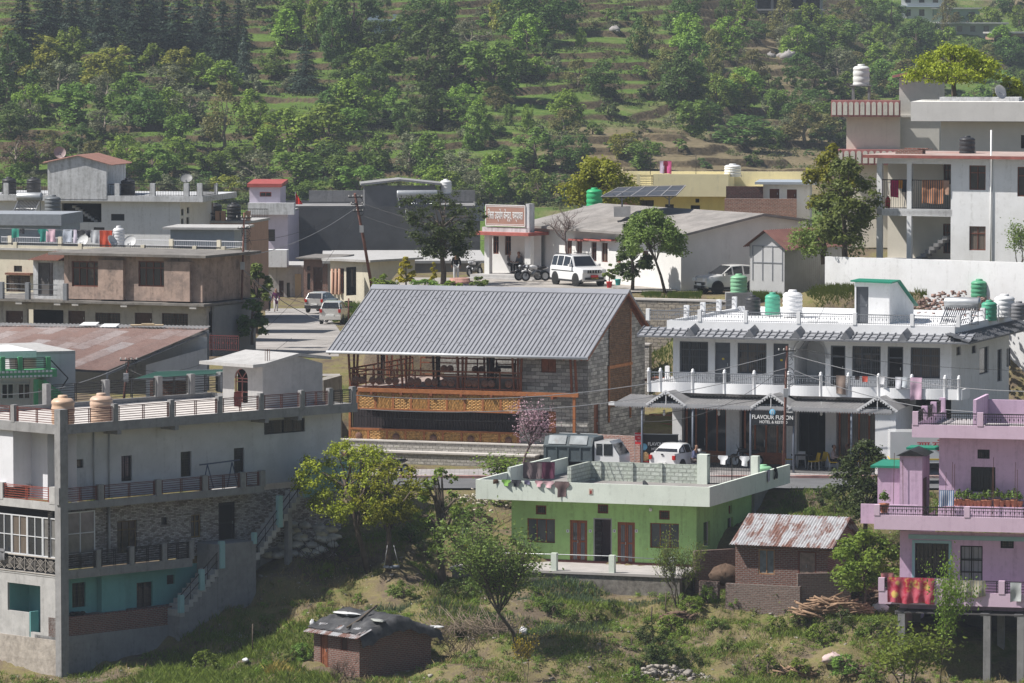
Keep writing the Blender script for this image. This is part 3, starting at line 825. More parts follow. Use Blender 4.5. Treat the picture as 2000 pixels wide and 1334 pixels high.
HT="""45 150 170 90 dd;88 90 120 70 dd;140 76 110 60 dd;170 60 100 60 dd;203 100 130 85 dd;245 70 110 70 dd;280 120 150 90 dd;318 105 130 80 dd;350 118 140 85 dd;385 110 120 60 dd;436 142 142 85 dd;405 100 120 60 dd;478 165 120 46 dd;598 178 112 66 dd;465 95 110 60 dd;300 60 90 70 dd;230 50 80 70 dd;110 60 90 60 dd
15 205 150 110 bd;75 132 70 80 by;105 142 60 70 bl;140 128 75 60 bl;30 110 60 60 by;85 172 80 80 by;115 187 75 80 bo;190 172 70 80 by;225 162 70 75 by;60 236 75 70 bb;150 238 80 75 bl;20 272 80 80 bd;48 252 60 60 bo;250 222 85 80 bl;290 250 80 90 bd;330 192 70 80 bo;300 142 60 50 bb;350 168 80 60 by;395 172 70 60 bl;440 184 70 70 bb;370 242 75 80 bo;330 238 70 60 bl;440 302 138 76 bo;490 242 70 60 bb;505 262 60 60 bl;565 307 100 112 bl;640 312 112 112 bb;690 272 60 60 bl;205 272 60 70 bo;350 302 80 60 bl;245 352 90 80 bb;300 356 80 92 bl;342 342 70 80 bb;430 347 50 60 bb;410 352 60 60 bl;500 377 88 86 bo;580 387 92 102 bl;640 342 70 80 bd;672 372 70 70 bl;30 342 76 76 br;72 334 70 60 br;100 312 60 70 bo;185 345 70 70 bo;20 392 70 60 bl;160 300 50 60 bd;540 150 60 60 bl;560 95 80 60 bb;575 60 70 50 bl;620 90 100 50 bl;650 120 110 60 bd;520 300 50 60 by;470 330 50 60 bl;380 390 60 60 bo;440 395 55 60 by;540 390 50 60 bo;610 400 50 60 bl
690 102 130 92 bd;742 142 60 70 bl;820 78 90 90 bd;835 166 120 120 bd;870 78 110 60 bd;920 118 92 70 bo;978 62 76 46 by;1010 80 130 92 bd;1050 84 120 100 bd;960 192 120 110 bl;890 178 100 92 bd;1047 156 40 50 bl;695 242 100 82 bl;770 237 70 60 bl;830 242 90 80 bd;862 252 80 92 bd;935 267 80 50 bb;925 292 90 60 bl;995 246 46 26 bl;1032 256 56 30 bb;1135 97 46 22 bb;1177 187 76 82 bd;1265 117 92 52 bo;1248 110 80 50 bd;1130 172 56 60 bo;1330 217 92 82 bd;1045 332 82 86 bl;1120 332 76 82 bd;1220 312 56 60 by;1260 332 60 72 bl;970 352 60 60 bl;905 357 72 70 bo;740 332 76 66 bl;840 342 90 80 bl;800 332 80 72 bo;790 272 60 50 bd;850 388 70 80 bl;960 394 70 70 bb;1010 398 66 60 bl;1050 402 76 70 bl;1095 402 70 70 bd;930 398 60 60 bo;700 388 70 80 bl;762 390 46 60 by;880 392 60 60 bl;735 208 90 80 bd;660 250 80 80 bd;720 60 70 70 bd;780 100 70 70 bl;1100 60 100 80 bd;1010 160 60 60 bd;905 230 70 60 bl;1150 400 60 60 bo;680 170 70 70 bd
1345 102 80 70 bb;1352 152 92 70 bl;1395 162 102 60 bo;1420 48 60 42 bd;1530 92 102 60 bo;1550 76 60 60 bd;1475 78 42 52 bd;1572 104 60 70 bd;1650 84 50 60 bd;1606 80 60 60 bl;1765 104 64 62 bd;1850 72 76 46 bo;1990 54 46 42 bl;1325 70 80 62 bd;1330 202 112 92 bd;1400 222 80 60 bb;1432 212 70 70 by;1502 202 60 52 bd;1520 232 62 52 bl;1455 292 70 122 bd;1572 282 80 82 bo;1362 246 42 42 bd;1600 234 62 82 bd;1642 284 52 62 bd;1590 182 60 80 bd;1380 250 60 60 bd;1300 160 70 60 bo;1345 40 60 60 bd;1640 150 60 80 bd;1690 120 60 70 bl;1730 190 60 70 bd;1560 150 50 60 bd;1610 130 50 70 bl;1970 130 60 80 bd;1960 200 60 80 bl;1990 250 60 80 bd;1700 60 50 60 bd;1740 50 50 60 bd;1930 60 50 50 bl;1660 200 60 80 bl;1560 250 60 70 bd;1620 280 60 70 bo"""
for ln in HT.replace('\n',';').split(';'):
 a=ln.split()
 hill_tree(float(a[0]),float(a[1]),float(a[2]),float(a[3]),a[4])
rg=random.Random(15);nb=0
while nb<75:
 px,py=(rg.uniform(1340,2000),rg.uniform(25,300))if nb<58 else(rg.uniform(0,1300),rg.uniform(20,390))
 if px>1340 and abs(py-(px-1370)*.75-20)<38 and px<1660:continue
 s=rg.uniform(42,78);hill_tree(px,py,s*rg.uniform(.85,1.15),s,rg.choice(('bd','bd','bl','bl','bo','bb','bo')));nb+=1
rg=random.Random(5);nb=0
while nb<260:
 px,py=rg.uniform(-10,2000),rg.uniform(5,392)
 dry=(1370<px<1640 and abs(py-(px-1370)*.8)<45)
 low=(1000<px<1640 and py>180)
 if dry and rg.random()<.85:continue
 if low and rg.random()<.3:continue
 s=rg.uniform(16,40);hill_tree(px,py,s*rg.uniform(.7,1),s*rg.uniform(1,1.5),'sh');nb+=1
for l_ in PROTO.values():
 for o in l_:
  for c in list(o.children):bpy.data.objects.remove(c)
  bpy.data.objects.remove(o)
def hill_scrub():
 rng=np.random.default_rng(9);n=15000
 px=rng.uniform(-30,2030,n);t=rng.random(n)**1.0
 D=DL+t*(hill_DT(px)-DL)*1.02
 x=(px-1000)/F*D;dens=fbm(x*.05+3,D*.09,3)
 sel=dens>np.where((px>1380)&(px<1620),.5,.42)
 x,D=x[sel],D[sel];z=hill_h(x,D)
 C=np.stack([x,D,z+.1],1);R=rng.uniform(.25,.8,len(x))
 v,f=cloud(C,R,130000,.26,rng,.8,.6)
 o=link_mesh('hillside_undergrowth',np_mesh('hillside_undergrowth',v,f),LEAF('scrub_leaf',(.05,.08,.022),(.14,.155,.05)))
 o['kind']='stuff'
hill_scrub()
# small things used in several places
TANK_M={}
def tank(loc,r,h,col,label,group=None,ribs=4,stand=0.0,flat=False,name='water_tank'):
 t=thing(name,label,'water tank',loc,0,group)
 m=P('tank_%.2f_%.2f_%.2f'%col,col,.45,.06,2,0,streak=.25,scol=tuple(c*.5 for c in col),spec=.4)
 b=MB();prof=[(r*.97,0),(r,.04)]
 H=h*.82
 for i in range(ribs):
  z=H*(i+.5)/ribs;w=H/ribs*.16
  prof+=[(r,z-w*1.5),(r*.955,z-w*.6),(r*.955,z+w*.6),(r,z+w*1.5)]
 prof+=[(r,H-.03),(r*.97,H),(r*.78,H+h*.07),(r*.42,H+h*.10)]
 b.lathe(prof,22);b.build('body',m,t)
 l=MB();l.lathe([(r*.43,H+h*.095),(r*.43,H+h*.16),(r*.36,H+h*.18),(.001,H+h*.185)],16);l.build('lid',m,t)
 p=MB();p.tube([(r*1.0,0,h*.12),(r*1.06,0,h*.12),(r*1.06,0,-.05)],.02,5);p.build('outlet_pipe',STEEL,t)
 return t
DISH_M=P('dish_grey',(.5,.5,.5),.5,.06,3,0)
def dish(loc,r,az,label,el=30,m=None,mast=.5,name='satellite_dish',group=None):
 t=thing(name,label,'satellite dish',loc,radians(az),group)
 e=radians(el);b=MB(lambda x,y,z:(x,-(y*-sin(e))*0+(-z*cos(e)+y*sin(e)),mast+z*sin(e)+y*cos(e)))
 prof=[(r*k/5,.25*r*(k/5)**2)for k in range(6)]
 b.lathe([(max(a,.001),z)for a,z in prof]+[(r,.25*r+.015)]+[(max(a,.001),z-.015)for a,z in prof[::-1]],20)
 b.build('reflector',m or DISH_M,t)
 a=MB();a.tube([(0,0,0),(0,0,mast)],.025,6);a.bar((0,.02,mast-.02),(0,-r*.95*cos(e),mast-r*.3),.02);a.box(-.04,.04,-r*cos(e)-.03,-r*.9*cos(e)+.02,mast-r*.3-.03,mast-r*.3+.06)
 a.box(-.12,.12,-.12,.12,-.02,.02);a.build('mount_arm',IRON_G,t)
 return t
def CLOTHM(c,c2=None,stripes=0):
 key='cloth_'+'_'.join('%.2f'%x for x in c)+(('_%.2f_%d'%(c2[0],stripes))if c2 else '')
 if key in MATS:return MATS[key]
 m,nt,b=_base(key);v=coords(nt)
 o=mixc(nt,ramp(nt,noise(nt,v,5,4),.3,.7),c4(c,.85),c4(c,1.1))
 if c2:
  w=N(nt,'ShaderNodeTexWave');nt.links.new(v,w.inputs[0]);w.inputs['Scale'].default_value=stripes;w.inputs['Distortion'].default_value=.6
  o=mixc(nt,ramp(nt,w.outputs[1],.48,.55),o,c4(c2))
 nt.links.new(o,b.inputs['Base Color']);b.inputs['Roughness'].default_value=.95;b.inputs['Specular IOR Level'].default_value=.1
 MATS[key]=m;return m
def cloth(loc,rz,w,h,m,label,shape='towel',group=None,seed=0,over=.12,name=None,cat='laundry'):
 """a piece of washing hung over a line or a rail: sagging folds, real thickness"""
 rng=random.Random(seed+int(abs(loc[0])*100)+int(w*1000));b=MB()
 nx_,nz_=max(6,int(w/.05)),max(6,int(h/.08))
 ph=rng.random()*6;fq=rng.uniform(9,14)
 def pt(u,v,off):
  x=(u-.5)*w;z=-v*h
  if shape=='shirt':
   if v<.34:x*=1.0+.32*(1-abs(v-.12)/.3)
   else:x*=.68
  if shape=='trousers':
   x*=(.8+.25*v)
   if v>.3 and abs(u-.5)<.10:x=(.1 if u>.5 else-.1)*w*.9
  y=.045*sin(x*fq+ph+v*1.3)*(.25+v)+.012*sin(z*9+ph)+off
  z+=.03*sin(x*5+ph)*v-.012*abs(sin(x*7+ph))
  return(x,y,z)
 for off,flip in((-.006,0),(.006,1)):
  vs=[pt(i/nx_,j/nz_,off)for j in range(nz_+1)for i in range(nx_+1)];fs=[]
  for j in range(nz_):
   for i in range(nx_):
    if shape=='trousers' and j/nz_>.32 and abs((i+.5)/nx_-.5)<.09:continue
    a=j*(nx_+1)+i;q=(a,a+1,a+nx_+2,a+nx_+1);fs.append(q if not flip else q[::-1])
  b.add(vs,fs,True)
 vs=[pt(i/nx_,0,0)[:1]+(.02+.1*k*over,-over*k+.02*(1-k))for k in(0,.5,1)for i in range(nx_+1)]
 fs=[(k*(nx_+1)+i,k*(nx_+1)+i+1,(k+1)*(nx_+1)+i+1,(k+1)*(nx_+1)+i)for k in range(2)for i in range(nx_)]
 b.add(vs,fs,True)
 return b.build(name or{'towel':'towel','shirt':'shirt','trousers':'trousers'}[shape],m,None,loc,rz,label,cat,group)
WIRE_M=P('cable_black',(.035,.035,.037),.6,.1,3,0)
WIRE_L=P('cable_grey',(.3,.3,.31),.6,.1,3,0)
def wire(p,q,sag,label,r=.012,m=None,group='overhead cables',name='overhead_cable',n=14):
 p,q=Vector(p),Vector(q);b=MB();pts=[]
 for i in range(n+1):
  t=i/n;v=p.lerp(q,t);v.z-=sag*4*t*(1-t);pts.append(v-p)
 b.tube(pts,r,4,smooth=False)
 return b.build(name,m or WIRE_M,None,p,0,label,'cable',group)
RUSTPOLE=P('rusty_pole',(.15,.065,.05),.7,.3,3,.1)
def pole(base,top,label,r=.09,m=None,arms=3,name='utility_pole',transformer=False):
 base,top=Vector(base),Vector(top);d=top-base
 t=thing(name,label,'utility pole',base)
 b=MB();b.tube([(0,0,-.4),d*.5,d],[r,r*.85,r*.7],10);b.build('shaft',m or RUSTPOLE,t)
 for k in range(arms):
  c=d*(1-.04-.075*k);a=MB();w=.75-.12*k
  a.bar(c+Vector((-w*.6,-.06,0)),c+Vector((w*.6,-.06,.02)),.06,.06);ca=a.build('crossarm',IRON,t)
  i_=MB()
  for sx in(-.55,-.2,.2,.55):i_.lathe([(.02,0),(.045,.02),(.03,.05),(.045,.08),(.015,.12)],8,(c.x+w*sx,c.y-.06,c.z+.03))
  i_.build('insulator',P('insulator_white',(.55,.53,.5),.4,.05,3,0),ca)
 j=MB();c=d*.62;j.box(c.x-.13,c.x+.13,c.y-.3,c.y-.08,c.z-.2,c.z+.25);j.build('junction_box',P('box_grey',(.45,.45,.46),.5,.1,3,0),t)
 k=MB();rng=random.Random(int(abs(base.x)*10))
 for i in range(4):
  c=d*rng.uniform(.72,.93);R_=rng.uniform(.15,.35)
  k.tube([c+Vector((R_*cos(a_)+.15,-.1-.03*i,R_*1.3*sin(a_)))for a_ in[x*.45 for x in range(14)]],.013,4)
 k.build('cable_coil',WIRE_M,t)
 return t
# people
SKIN_M=P('skin',(.27,.15,.10),.6,.08,8,0);HAIR_M=P('black_hair',(.012,.01,.01),.6,.2,8,0)
def skin_mesh(name,joints,edges,m,par,sub=1):
 """one continuous surface grown over a skeleton: joints = {key: (pos, radius)}"""
 ks=list(joints);me=bpy.data.meshes.new(name)
 me.from_pydata([joints[k][0]for k in ks],[(ks.index(a),ks.index(b))for a,b in edges],[])
 o=link_mesh(name,me,m,par)
 md=o.modifiers.new('skin','SKIN');md.use_smooth_shade=True
 if not me.skin_vertices:me.skin_vertices.new()
 for i,k in enumerate(ks):
  r=joints[k][1];me.skin_vertices[0].data[i].radius=(r,r)if not hasattr(r,'__len__')else r
  me.skin_vertices[0].data[i].use_root=(i==0)
 if sub:s_=o.modifiers.new('sub','SUBSURF');s_.levels=sub;s_.render_levels=sub
 return o
def person(loc,rz,label,top,bottom,pose='stand',h=1.65,long_top=False,hair_long=False,skirt=False,group=None,hold=None,lean=0.0,headturn=0.0):
 """figure facing local -y"""
 t=thing('person',label,'person',loc,rz,group);k=h/1.7
 V3=lambda x,y,z:(x*k,y*k,z*k)
 if pose=='sit':
  hipz,hy=.52,.05;ft=.0
  J={'pel':(V3(0,hy,hipz),.12),'spine':(V3(0,hy+.03-lean*.4,hipz+.27),.125),'chest':(V3(0,hy+.02-lean,hipz+.46),.14)}
  hx,hyh,hz_=0,hy-.02-lean*1.2,hipz+.58
  kn=[(-.13,hy-.42,hipz+.0),(.13,hy-.40,hipz+.02)];an=[(-.13,hy-.40,.08),(.14,hy-.36,.08)]
  hd=[(-.1,hy-.30-lean*.5,hipz+.16),(.1,hy-.28-lean*.5,hipz+.18)];el=[(-.24,hy-.06-lean*.7,hipz+.22),(.24,hy-.06-lean*.7,hipz+.22)]
 else:
  st=.16 if pose=='walk' else .0
  hipz,hy=.92,0
  J={'pel':(V3(0,0,hipz),.125),'spine':(V3(0,.01-lean*.4,1.13),.12),'chest':(V3(0,0-lean,1.33),.14)}
  hx,hyh,hz_=0,0-lean*1.2,1.45
  kn=[(-.10,-st*.8-.02,.50),(.10,st*.35,.50)];an=[(-.10,-st*1.1,.08),(.10,st*1.3,.10)]
  el=[(-.25,.05+st*.5,1.12),(.25,.05-st*.5,1.12)];hd=[(-.24,-.05+st*.6,.88),(.24,-.05-st,.90)]
  if hold:hd[1]=(.12,-.3,1.1);el[1]=(.25,-.08,1.1)
 B=dict(J);B['neck']=(V3(hx,hyh,hz_),.055);B['jaw']=(V3(hx,hyh-.035,hz_+.09),.072);B['head']=(V3(hx,hyh-.01,hz_+.19),.088);B['crownh']=(V3(hx,hyh+.005,hz_+.25),.06);B['nose']=(V3(hx,hyh-.115,hz_+.125),.014)
 E=[('pel','spine'),('spine','chest'),('chest','neck'),('neck','jaw'),('jaw','head'),('head','crownh'),('jaw','nose')]
 for i,s in enumerate((-1,1)):
  cy=J['chest'][0][1]/k;cz=J['chest'][0][2]/k
  B[f'sh{i}']=(V3(s*.17,cy,cz+.03),.06);B[f'el{i}']=(V3(*el[i]),.043);B[f'wr{i}']=(V3(*hd[i]),.03)
  dv=(Vector(hd[i])-Vector(el[i])).normalized();pm=Vector(hd[i])+dv*.06;B[f'pm{i}']=(V3(*pm),.032)
  E+=[('chest',f'sh{i}'),(f'sh{i}',f'el{i}'),(f'el{i}',f'wr{i}'),(f'wr{i}',f'pm{i}')]
  sd=dv.cross(Vector((0,0,1)));sd=sd.normalized()if sd.length>.1 else Vector((0,1,0))
  for f_,(o_,L_)in enumerate(((-.026,.07),(-.009,.085),(.009,.08),(.026,.062))):
   B[f'f{i}{f_}']=(V3(*(pm+dv*L_+sd*o_+Vector((0,0,-.012)))),.009);E.append((f'pm{i}',f'f{i}{f_}'))
  B[f'th{i}']=(V3(*(pm+dv*.02-sd*.06)),.010);E.append((f'wr{i}',f'th{i}'))
  B[f'hp{i}']=(V3(s*.09,hy,hipz-.03),.085);B[f'kn{i}']=(V3(*kn[i]),.06);B[f'an{i}']=(V3(*an[i]),.042);B[f'ft{i}']=(V3(an[i][0],an[i][1]-.15,.04),.038)
  E+=[('pel',f'hp{i}'),(f'hp{i}',f'kn{i}'),(f'kn{i}',f'an{i}'),(f'an{i}',f'ft{i}')]
 skin_mesh('body',B,E,SKIN_M,t)
 def grow(j,d):return(j[0],j[1]+d)
 Sh={a:grow(B[a],.022)for a in('spine','pel','chest')};Se=[('spine','pel'),('spine','chest')]
 for i in range(2):
  Sh[f'sh{i}']=grow(B[f'sh{i}'],.02);e=Vector(B[f'el{i}'][0]);w_=Vector(B[f'wr{i}'][0]);Sh[f'el{i}']=grow(B[f'el{i}'],.02);Sh[f'cu{i}']=(tuple(e.lerp(w_,.85)),.042)
  Se+=[('chest',f'sh{i}'),(f'sh{i}',f'el{i}'),(f'el{i}',f'cu{i}')]
 if long_top:
  Sh['hem']=(V3(0,hy-.02,hipz-.42 if pose!='sit' else hipz-.05),.2);Se.append(('pel','hem'))
 skin_mesh('shirt',Sh,Se,CLOTHM(top),t)
 Tr={'pel':grow(B['pel'],.012)};Te=[]
 for i in range(2):
  for a,d in(('hp',.018),('kn',.022),('an',.026)):Tr[f'{a}{i}']=grow(B[f'{a}{i}'],d)
  Te+=[('pel',f'hp{i}'),(f'hp{i}',f'kn{i}'),(f'kn{i}',f'an{i}')]
 skin_mesh('trousers',Tr,Te,CLOTHM(bottom),t)
 H_={'top':(V3(hx,hyh+.03,hz_+.235),.082),'bk':(V3(hx,hyh+.075,hz_+.15),.06),'np':(V3(hx,hyh+.06,hz_+.06),.04)};He=[('top','bk'),('bk','np')]
 if hair_long:H_['lg']=(V3(hx,hyh+.10,hz_-.18),.05);He.append(('np','lg'))
 skin_mesh('hair',H_,He,HAIR_M,t)
 sh=MB()
 for i in range(2):
  p=Vector(B[f'an{i}'][0]);sh.tube([p+Vector((0,.05,-.045)),p+Vector((0,-.1,-.045)),p+Vector((0,-.19,-.05))],[.045,.05,.035],8)
 sh.build('shoes',P('shoe_dark',(.03,.028,.03),.6,.2,3,0),t)
 return t
# vehicles
TYRE=P('tyre_rubber',(.02,.02,.02),.85,.2,6,0);RIM=P('rim_silver',(.42,.43,.44),.35,.08,4,0,metal=.7);RIM_K=P('rim_black',(.03,.03,.03),.5,.1,4,0)
LAMP_C=P('lamp_clear',(.62,.64,.66),.1,.1,4,0,spec=.8);LAMP_R=P('lamp_red',(.42,.02,.015),.2,.1,4,0,spec=.6);LAMP_K=P('lamp_smoked',(.06,.065,.07),.1,.1,4,0,spec=.9)
CHROME=P('chrome',(.6,.61,.62),.15,.05,4,0,metal=1);TRIM=P('black_trim',(.025,.025,.027),.6,.1,4,0)
def wheel(par,x,y,r,w,rim,side,name='wheel'):
 T=lambda a,b,c:(x+a,y+side*c,r+b)
 b=MB(lambda a,b_,c:T(a,b_,c));b.lathe([(r*.60,-w/2),(r*.9,-w/2),(r,-w*.35),(r,w*.35),(r*.93,w/2),(r*.62,w/2)],20)
 o=b.build(name,TYRE,par)
 q=MB(T);q.lathe([(.001,w*.33),(r*.12,w*.36),(r*.14,w*.25)],12)
 for i in range(10):
  a=2*pi*i/10;q.bar((r*.1*cos(a),r*.1*sin(a),w*.28),(r*.56*cos(a),r*.56*sin(a),w*.34),r*.11,r*.06,up=(0,0,1))
 q.lathe([(r*.54,w*.3),(r*.63,w*.42),(r*.64,w*.2)],20);q.lathe([(.001,w*.1),(r*.55,w*.12)],14)
 q.build('rim',rim,o)
 return o
def car(name,label,cat,loc,rz,paint,st,hood_n,rear_n,wheels,r=.31,rim=None,group=None,dark=None,kind='sedan',belt_k=.02):
 """body lofted over stations (x, z_bottom, z_belt, z_top, half_low, half_belt, half_top); front is -x.
    hood_n: index of the windscreen's base station; rear_n: index of the rear glass's base station"""
 t=thing(name,label,cat,loc,rz,group);b=MB()
 def ring(s):
  x,zb,zl,zt,wl,wb,wt=s
  half=[(wl*.86,zb),(wl,zb+.10),(wl*1.0,zb+(zl-zb)*.45),(wb,zl-.06),(wb-.025,zl),(wt+.03,zt-.05 if zt-zl>.1 else zl+(zt-zl)*.6),(wt*.8,zt)]
  return[(x,-a,z)for a,z in half]+[(x,a,z)for a,z in half[::-1]]
 R_=[ring(s)for s in st];n=len(R_[0])
 vs=[p for q in R_ for p in q];fs=[]
 for i in range(len(R_)-1):
  for k in range(n):
   k2=(k+1)%n;fs.append((i*n+k,i*n+k2,(i+1)*n+k2,(i+1)*n+k))
 fs.append(tuple(range(n)));fs.append(tuple(range((len(R_)-1)*n,len(R_)*n))[::-1])
 b.add(vs,fs,True);bo=b.build('body',paint,t)
 me=bo.data
 try:me.set_sharp_from_angle(angle=radians(32))
 except Exception:pass
 def pane(nm,A,B,C,D,m=None,mg=.06,off=.012,out=Vector((0,0,1)),par=t):
  A,B,C,D=map(Vector,(A,B,C,D));nn=(B-A).cross(D-A).normalized()
  if nn.dot(out)<0:nn=-nn
  def bl(u,v):return A.lerp(B,u).lerp(D.lerp(C,u),v)+nn*off
  q=MB();us=(mg,1-mg)
  f_=[bl(us[0],us[0]),bl(us[1],us[0]),bl(us[1],us[1]),bl(us[0],us[1])];bk=[p-nn*.02 for p in f_]
  q.add(f_+bk,[(0,1,2,3),(7,6,5,4),(0,4,5,1),(1,5,6,2),(2,6,7,3),(3,7,4,0)])
  return q.build(nm,m or CARG,par)
 for sgn in(-1,1):
  i4,i5=(4,5)if sgn<0 else(n-5,n-6)
  for i in range(hood_n,rear_n):
   pane('side_window',R_[i][i4],R_[i+1][i4],R_[i+1][i5],R_[i][i5],mg=.07,out=Vector((0,sgn,.2)))
 for nm,i,j,o_ in(('windscreen',hood_n,hood_n+1,-1),('rear_window',rear_n,rear_n-1,1)):
  a,c=st[i],st[j];pane(nm,(a[0],-a[5]*.92,a[3]),(a[0],a[5]*.92,a[3]),(c[0],c[6]+.0,c[3]-.02),(c[0],-c[6],c[3]-.02),mg=.05,off=.022,out=Vector((o_,0,.5)))
 for(wx,side)in wheels:
  yy=side*(st[len(st)//2][4]-.08)
  ar=MB(lambda a_,b_,c_:(wx+a_,yy+side*c_,r+b_));ar.lathe([(r*1.02,-.05),(r*1.20,-.05),(r*1.22,.088),(r*1.02,.092)],22);ar.build('wheel_arch',TRIM,t)
  wheel(t,wx,yy,r,.2,rim or RIM,side)
 return t,R_,n
# timber and stone pavilion
STONE_G=BRICK('grey_stone_blocks',(.27,.262,.25),(.64,.62,.58),(.18,.175,.165),.5,.2,.014,bias=-.1,wob=.02,dirt=.25,dcol=(.14,.14,.14),var=.4)
STONE_L=BRICK('pale_stone_blocks',(.40,.375,.34),(.55,.52,.48),(.25,.235,.21),.38,.16,.018,wob=.05,dirt=.3,dcol=(.28,.25,.22),var=.4)
TIMBER=P('oiled_timber',(.21,.072,.035),.55,.3,5,.1);TIMBER_O=P('orange_timber',(.34,.13,.05),.55,.25,5,.1)
BAMBOO=P('split_bamboo',(.60,.35,.13),.6,.5,7,.1);BAMBOO_D=P('brown_cane',(.16,.09,.05),.75,.6,5,.2)
ROOFM=P('grey_metal_sheet',(.285,.29,.315),.5,.06,.9,.05,metal=.15,blotch=.5,bcol=(.235,.238,.26));ROOFD=P('seam_shadow_grey',(.055,.057,.062),.6,.1,2,0)
TRAY=P('woven_tray',(.16,.085,.06),.85,.4,14,.3)
pf=Fr(1148,872,276,20)
PV=pf.thing('stone_pavilion','long timber and grey stone pavilion with woven bamboo panels under a grey metal roof','building')
def pavilion():
 xr=0.0;xl=pf.f(684,830)[0];xs=pf.f(1014,800)[0]
 zf=pf.f(900,762)[1];z_e=pf.f(900,692,-1.2)[1];zw=5.2;D_=9.7
 rx0,rx1=pf.f(639,690,-1.2)[0],pf.f(1143,697,-1.2)[0]+.15
 ry,rz_=5.7,pf.f(1225,568,5.7)[1]
 by,bz=10.2,rz_-(rz_-pf.f(1262,627,8.9)[1])/(8.9-5.7)*(10.2-5.7)
 W1=pf.R(1056,697,1086,728);W2=pf.R(1055,803,1086,846)
 b=MB(TF(0));b.face(xs,xr,-.2,z_e+.42,[W1,W2],.3);b.T=None
 g=MB()
 slope_f=(rz_-z_e)/(ry+1.2);slope_b=(rz_-bz)/(by-ry)
 zt=lambda y:(z_e+(y+1.2)*slope_f if y<ry else rz_-(y-ry)*slope_b)-.12
 ds=pf.G(1153,797,1164,845,0)
 b.T=TR(xr);cuts=[0,2,4,ry,7.5,9,D_]
 b.face(0,D_,-.2,2.6,[(1.0,1.95,0.1,2.2)],.3)
 for i in range(len(cuts)-1):
  b.quad((cuts[i],0,2.6),(cuts[i+1],0,2.6),(cuts[i+1],0,zt(cuts[i+1])),(cuts[i],0,zt(cuts[i])))
 b.T=None
 for i in range(len(cuts)-1):
  b.quad((xs,cuts[i],zf),(xs,cuts[i+1],zf),(xs,cuts[i+1],zt(cuts[i+1])),(xs,cuts[i],zt(cuts[i])))
 b.box(xs,xr,D_-.02,D_,-.2,zt(D_))
 b.build('stone_wall',STONE_G,PV)
 door(PV,TR(xr),1.0,1.95,.1,2.2,TIMBER,TIMBER,.12,1,1,label='brown plank door in the shaded stone gable')
 for Wn,op in((W1,0),(W2,1)):
  w=window(PV,TF(0),*Wn,cols=2,fm=TIMBER,pm=(DARK if op else TIMBER),inset=.12,fw=.07,name='shuttered_window')
  sh=MB(TF(0));m_=(Wn[0]+Wn[1])/2
  if op:sh.box(m_+.06,Wn[1]-.02,.02,.05,Wn[2]+.04,Wn[3]-.04);sh.box(m_+.1,Wn[1]-.06,.0,.02,Wn[2]+.1,(Wn[2]+Wn[3])/2)
  else:
   for s in(0,1):sh.box(Wn[0]+.05+s*.42,Wn[0]+.42+s*.42,.09,.12,Wn[2]+.08,Wn[3]-.08)
  sh.build('shutter',TIMBER_O if op else TIMBER,w)
 ga=pf.G(1190,600,1231,780,.06)
 s=MB(TR(.06));zb_=pf.g(1210,714,.06)[1];top=zt(ga[0]+.3)-.05
 for z0,z1 in((zb_+.1,None),(pf.g(1210,792,.06)[1],zb_-.08)):
  k=0;z=z0
  while True:
   a0,a1=ga[0],ga[1]
   lim=z1 if z1 else min(zt(a0),zt(a1))-.15
   if z>lim+.9 or(z1 and z>lim):break
   while zt(a0)-.15<z and a0<a1-.2:a0+=.12
   s.box(a0+random.uniform(-.04,.04),a1+random.uniform(-.04,.04),-.02-(k%2)*.02,.03,z,z+.085);z+=.11;k+=1
 s.build('woven_screen',BAMBOO_D,PV)
 s=MB(TR(.08));s.box(ga[0]-.15,ga[1]+.2,-.05,.06,zb_-.08,zb_+.09);s.box(ga[0]-.1,ga[0]+.0,-.03,.06,zb_-3.0,zb_-.08);s.box(ga[1]-.02,ga[1]+.08,-.03,.06,zb_-3,zt(ga[1])-.2);s.build('screen_frame',TIMBER_O,PV)
 b=MB();b.box(xl+.1,xs,D_-.1,D_,-.2,zf);b.box(xl,xl+.15,.6,D_,-.2,zf-.1);b.box(xl+.15,xs,.55,.6,-.2,.2);b.build('rear_wall',STONE_G,PV)
 b=MB();b.box(xl-.1,xs,-.05,D_+.2,zf-.12,zf-.02);b.build('floor_slab',P('terracotta_floor',(.34,.27,.25),.7,.1,2,.05),PV)
 b=MB();x0=pf.f(700,760,-.75)[0];x1=pf.f(1130,770,-.75)[0]
 b.box(x0,x1,-.85,-.68,zf-.16,zf+.05);b.build('deck_beam',TIMBER_O,PV)
 b=MB();b.box(x0,xs+.2,-.68,0,zf-.1,zf-.03)
 for i in range(8):
  x=x0+.8+i*1.75
  if x<x1-.2:b.box(x-.07,x+.07,-.9,-.2,zf-.3,zf-.16)
 b.build('deck_joist',TIMBER,PV)
